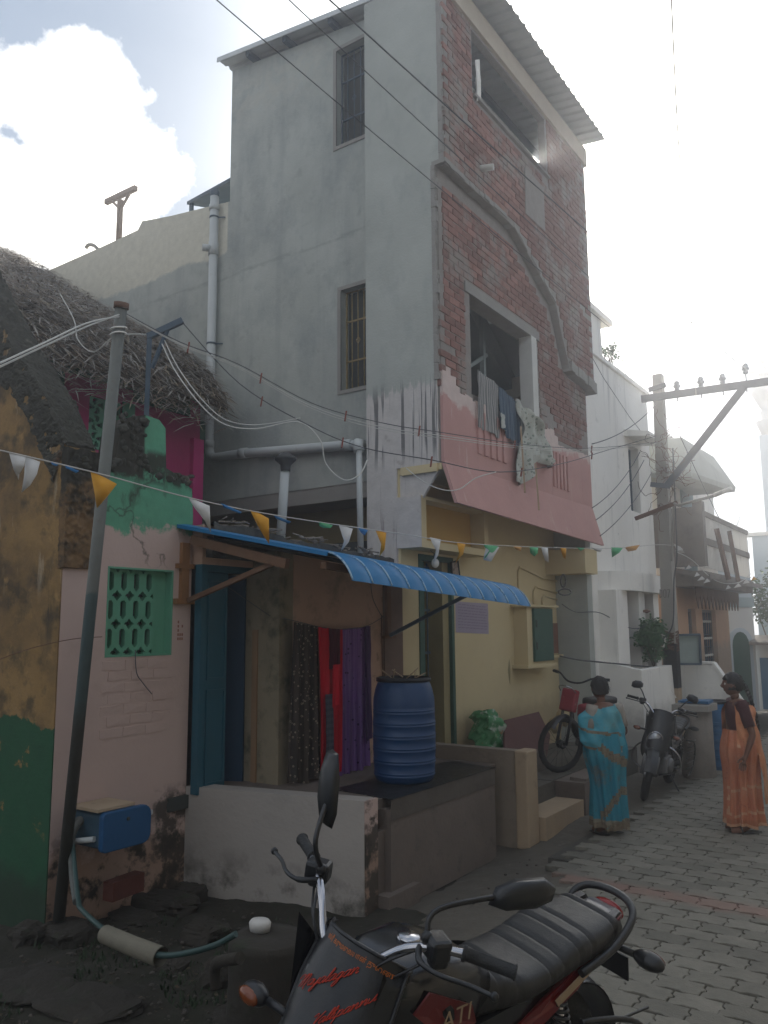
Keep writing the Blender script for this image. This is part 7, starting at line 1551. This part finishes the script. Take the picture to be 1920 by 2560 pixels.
def woman(pos, face, hgt, label, skirt_m, blouse_m, hair_m, arms, plait, bun, drape, hunch=0, wide=1.0, bands=((), ())):
    """pos: point on the ground; face: direction the body looks (unit, horizontal). Local axes: f forward, s left"""
    T = thing('person', pos, label, 'person'); P0 = Vector(pos); f = Vector(face).normalized(); s_ = Vector((0, 0, 1)).cross(f); k = hgt/1.55
    def L_(x, y, z): return P0 + f*x*k + s_*y*k + Vector((0, 0, z*k))
    hd = L_(.035+hunch, 0, 1.435); nk = L_(.012+hunch*.7, 0, 1.27)
    nodes = [(L_(0, 0, .84), (.145*k, .11*k)), (L_(0, 0, 1.0), (.13*k, .095*k)), (L_(hunch*.5, 0, 1.15), (.14*k, .095*k)), (L_(hunch*.7, 0, 1.235), (.10*k, .07*k)), (nk+Vector((0, 0, .02)), .048*k), (hd-Vector((0, 0, .06*k)), .05*k)]
    edges = [(0, 1), (1, 2), (2, 3), (3, 4), (4, 5)]
    for q, pts in ((1, arms[0]), (-1, arms[1])):
        i = len(nodes); sh, el, wr, hdn, hn, cu = [L_(*pts[0]), L_(*pts[1]), L_(*pts[2]), pts[3], pts[4], pts[5]]
        nodes += [(sh, .05*k), (sh.lerp(el, .55), .041*k), (el, .034*k), (el.lerp(wr, .35), .032*k)]; edges += [(3, i), (i, i+1), (i+1, i+2), (i+2, i+3)]
        d_ = f*hdn[0]+s_*hdn[1]+Vector((0, 0, hdn[2])); n_ = f*hn[0]+s_*hn[1]+Vector((0, 0, hn[2])); hn2, he = hand(T, wr, d_, n_, q, cu); b = len(nodes); nodes += hn2; edges += [(i+3, b)]+[(x+b, y+b) for x, y in he]
    for q in (1, -1):
        i = len(nodes); hp, kn, an = L_(0, .085*q, .80), L_(.015, .085*q, .45), L_(-.01, .08*q, .085); ft = 1
        nodes += [(hp, .085*k), (kn, .055*k), (an, .034*k), (L_(.05, .085*q, .045), (.033*k, .026*k)), (L_(.135, .095*q, .028), (.036*k, .018*k)), (L_(.175, .10*q, .022), (.026*k, .012*k))]; edges += [(0, i)]+[(i+j, i+j+1) for j in range(5)]
    skin_body(T, 'body', nodes, edges, m_skin); face_head(T, hd, .101*k, f if face is not None else f, hair_m, plait, bun)
    for q in (1, -1): part('sandal', MB().prism([L_(-.05, .05*q+.0, .0), L_(-.05, .12*q, .0), L_(.10, .145*q, 0), L_(.19, .12*q, 0), L_(.19, .07*q, 0), L_(.08, .05*q, 0)], (0, 0, .014)).tube(spline([L_(.07, .06*q, .02), L_(.08, .095*q, .07), L_(.07, .14*q, .02)], 3), .008, 5), m_bplast, T)
    # blouse: short sleeves over the shoulders
    B = MB()
    for q, pts in ((1, arms[0]), (-1, arms[1])):
        a, b = L_(*pts[0]), L_(*pts[1]); B.tube([a.lerp(b, -.25), a, a.lerp(b, .35), a.lerp(b, .72)], [.06*k, .063*k, .056*k, .053*k], 16)
    B.grid(lambda u, v: L_(hunch*(.4+.35*v) + (.108+.012*math.sin(v*3))*math.cos(u*6.283), (.160-.085*max(0, v-.66)*3)*math.sin(u*6.283), 1.0+.26*v), 32, 10); part('blouse', B, blouse_m, T)
    # skirt of the sari with pleats to the ankle
    SK = MB(); ph = rnd.uniform(0, 6)
    def sk(u, v, o=0):
        a = u*6.283; z = .995-(.995-.075)*v; hip = .165+.045*math.exp(-((v-.2)/.18)**2)-.02*v; dp_ = .125+.035*math.exp(-((v-.2)/.2)**2)+.03*v
        w1 = .006+.018*v; pl = w1*math.sin(9*a+ph+v*1.5)+w1*.7*math.sin(17*a+2*ph-v*3) + .02*v*noise.noise(Vector((math.cos(a)*2, math.sin(a)*2, v*2+ph)))
        fr = max(0, math.cos(a))**3*v; pl += .03*fr*math.sin(26*a)
        return L_((dp_*wide+pl+.02*fr+o)*math.cos(a)+hunch*.4*(1-v), (hip*wide+pl+o)*math.sin(a), z + .012*v*math.sin(5*a+ph))
    SK.grid(lambda u, v: sk(u, v), 120, 34, flip=True); SK.grid(lambda u, v: sk(u, v, -.006), 120, 34); so_ = part('sari_skirt', SK, skirt_m, T); print_bands(so_, 120, 34, bands[0])
    # upper drape: wraps the torso, goes over the left shoulder and falls behind
    D = MB()
    def dr(u, v, o=0):
        q0 = drape; a = R(q0[0]+(q0[1]-q0[0])*u); top = q0[2]+(q0[3]-q0[2])*u; bot = q0[4]+(q0[5]-q0[4])*u; z = top+(bot-top)*v
        t = max(0, min(1, (z-1.0)/.27)); rx = .128+.02*(1-t)-.03*max(0, t-.75)*3; ry = .175+.018*(1-t)-.10*max(0, t-.62)*2; low = max(0, (.98-z)/.9)
        rx += .05*low; ry += .05*low; ry += q0[7]*math.exp(-((math.degrees(a)-95)/42)**2)*max(0, min(1, (1.275-z)/.10))*(1-max(0, min(1, (.92-z)/.1))); w_ = .010*math.sin(u*24+v*7)+.007*math.sin(u*47-v*11)+.012*noise.noise(Vector((u*6, v*5, ph)))
        return L_((rx+w_+o)*math.cos(a)+hunch*(.35+.35*t), (ry+w_+o)*math.sin(a), z + .01*math.sin(u*12))
    D.grid(lambda u, v: dr(u, v, .012), 80, 30, flip=True); D.grid(lambda u, v: dr(u, v, .006), 80, 30); do_ = part('sari_drape', D, drape[6], T); print_bands(do_, 80, 30, bands[1])
    return T, L_
p1 = on(1527, 2085, 'z', 0); p1 = Vector((p1.x, p1.y, 0))
m_s1 = sari_mat('turquoise_sari', (.022,.185,.25), (.03,.24,.30), (.04,.13,.15), (.30,.21,.12), (.15,.11,.075), .16, 1)
m_d1 = sari_mat('turquoise_drape', (.045,.25,.32), (.12,.31,.34), (.16,.17,.13), (.34,.27,.19), (.18,.13,.09), .80, 2)
f1 = (FW*.9 + RT*(-.35)); f1.z = 0
armsA = [((-.0, .165, 1.215), (-.02, .225, .98), (.14, .15, .93), (.9, -.45, .1), (0, 0, 1), .5), ((-.0, -.165, 1.215), (-.02, -.225, .98), (.14, -.15, .93), (.9, .45, .1), (0, 0, 1), .5)]
T1, L1 = woman(p1, f1, 1.50, 'elderly woman seen from behind in a turquoise sari with a brown border', m_s1, mat('grey_blouse', (.28,.25,.215), .85, .1, 8, .2), m_hairg, armsA, None, False, (20, 330, 1.25, 1.275, .90, .74, m_d1, .11), hunch=.045, wide=1.12, bands=([((.36,.10),(.74,.50),.05,0,0), ((.80,.42),(.36,.80),.045,0,0), ((.36,.80),(.30,.93),.04,0,0), ((.0,.965),(1,.965),.045,0,0)], [((0,.95),(1,.95),.05,0,0), ((.15,.45),(.8,.75),.035,0,0)]))
# diagonal border bands, woven ribbons lying on the cloth
def ribbon(T, L_, pts, w_, m_, nm='sari_border'):
    P = spline([L_(*p) for p in pts], 8); c = L_(0, 0, 0); M_ = MB(); vs = []
    for i, p in enumerate(P):
        o = (p-c); o.z = 0; o.normalize(); d = (P[min(i+1, len(P)-1)]-P[max(0, i-1)]).normalized(); t = d.cross(o).normalized(); w2 = w_*(1+.15*math.sin(i*.9)); vs += [p+t*w2+o*.004, p-t*w2+o*.004, p+t*w2-o*.003, p-t*w2-o*.003]
    n = len(P); fs = []
    for i in range(n-1): a = i*4; b = a+4; fs += [(a, a+1, b+1, b), (a+3, a+2, b+2, b+3), (a+2, a, b, b+2), (a+1, a+3, b+3, b+1)]
    M_.add(vs, fs, True); return part(nm, M_, m_, T)
p2 = on(1866, 2080, 'z', 0); p2 = Vector((p2.x, p2.y, 0)); f2 = -RT + FW*.12; f2.z = 0
m_s2 = sari_mat('orange_sari', (.44,.15,.075), (.50,.21,.12), (.24,.055,.03), (.36,.13,.06), (.30,.09,.05), .14, 3)
m_d2 = sari_mat('orange_drape', (.48,.19,.09), (.53,.25,.13), (.30,.07,.02), (.45,.22,.12), (.42,.19,.09), .5, 4)
armsB = [((.0, .160, 1.215), (-.055, .235, .965), (.035, .268, .765), (.35, .0, -.93), (0, -1, 0), .35), ((.0, -.155, 1.215), (-.04, -.23, .965), (.05, -.262, .765), (.3, .05, -.95), (0, 1, 0), .35)]
f2n = Vector(f2).normalized(); s2n = Vector((0, 0, 1)).cross(f2n)
pl = [p2 + f2n*x + s2n*y + Vector((0, 0, z)) for x, y, z in ((-.085, 0, 1.40), (-.12, .02, 1.28), (-.155, .03, 1.12), (-.18, .03, .98))]
T2, L2 = woman(p2, f2, 1.53, 'woman in an orange sari standing side on, facing left, with a long plait', m_s2, mat('maroon_blouse_cloth', (.05,.012,.015), .85, .1, 8, .2), m_hair, armsB, pl, False, (60, 330, 1.235, 1.25, .84, .55, m_d2, 0), hunch=.0, wide=1.05, bands=([((.05,.60),(.42,.60),.011,0,1), ((.05,.86),(.42,.86),.012,0,1), ((.06,.60),(.06,.86),.02,0,1), ((.42,.60),(.42,.86),.02,0,1), ((0,.98),(1,.98),.03,0,1)], [((0,.97),(1,.97),.03,0,1)]))
ribbon(T2, L2, [(.05, -.10, 1.23), (.0, .04, 1.24), (-.05, .15, 1.14), (-.12, .15, .9), (-.17, .14, .6), (-.18, .12, .3)], .05, m_d2, 'sari_end')
# front folds of the sari held to the chest side that faces the viewer
def panel(T, L_, pts, m_, nm, frame=None):
    M_ = MB().grid(lambda u, v: L_(pts[0][0]*(1-u)+pts[1][0]*u + .012*math.sin(u*9+v*4), pts[0][1]+.012*math.sin(v*6), pts[0][2]+(pts[1][2]-pts[0][2])*v), 20, 20); return part(nm, M_, m_, T)
# ---------------------------------------------------------------- the opposite side of the lane, and haze added for lens glare
def opposite():
    for (y0, y1, h, col, lab, x0) in ((-9, -1.5, 4.0, (.35,.33,.30), 'plain grey plastered house behind the viewer', 2.6), (-1.3, 6.5, 4.6, (.38,.34,.27), 'cream house with two shuttered windows across the lane', 2.1), (6.7, 14.5, 3.8, (.34,.35,.36), 'low pale house across the lane', 2.3), (14.7, 21.5, 5.8, (.35,.30,.26), 'tan house across the lane, furthest of the row', 2.4)):
        m_ = mat('opposite_wall', col, .92, .1, 1.5, .2, 40); T = thing('opposite_house', (x0+3, (y0+y1)/2, 0), lab, 'house', 'houses across the lane')
        W = MB(); ya, yb = y0+1.2, y0+2.2; wallplane(W, lambda u, z, d: (x0+d, u, z), y0, y1, -.1, h, [(ya, yb, 0, 2.1), (y0+3.4, y0+4.6, 1, 2.2)], .25); part('wall', W, m_, T)
        part('side_wall', MB().box((x0+.25, y0, -.1), (x0+6, y0+.2, h)), m_, T); part('side_wall', MB().box((x0+.25, y1-.2, -.1), (x0+6, y1, h)), m_, T)
        part('rear_wall', MB().box((x0+6, y0, -.1), (x0+6.2, y1, h)), m_, T); part('roof', MB().box((x0-.25, y0-.05, h), (x0+6.3, y1+.05, h+.15)), m_, T)
        part('door', MB().box((x0+.1, ya, -.1), (x0+.14, yb, 2.1)), m_green, T); part('window', MB().box((x0+.1, y0+3.4, 1), (x0+.14, y0+4.6, 2.2)), m_dark, T)
opposite()
def haze():
    h = MB().box((-92, -70, -1.2), (92, 128, 10.9)); m_ = bpy.data.materials.new('glare_haze'); m_.use_nodes = True; nt = m_.node_tree; nt.nodes.clear()  # scattering box added to imitate the veil of lens glare
    o = nt.nodes.new('ShaderNodeOutputMaterial'); v = nt.nodes.new('ShaderNodeVolumePrincipled'); v.inputs['Color'].default_value = (.93, .95, 1, 1)
    v.inputs['Density'].default_value = HAZE; v.inputs['Anisotropy'].default_value = .8; nt.links.new(v.outputs[0], o.inputs['Volume'])
    ob = link(bpy.data.objects.new('haze', mesh_of('haze', h, m_))); tag(ob, kind='stuff')
HAZE = 0.0105
haze()
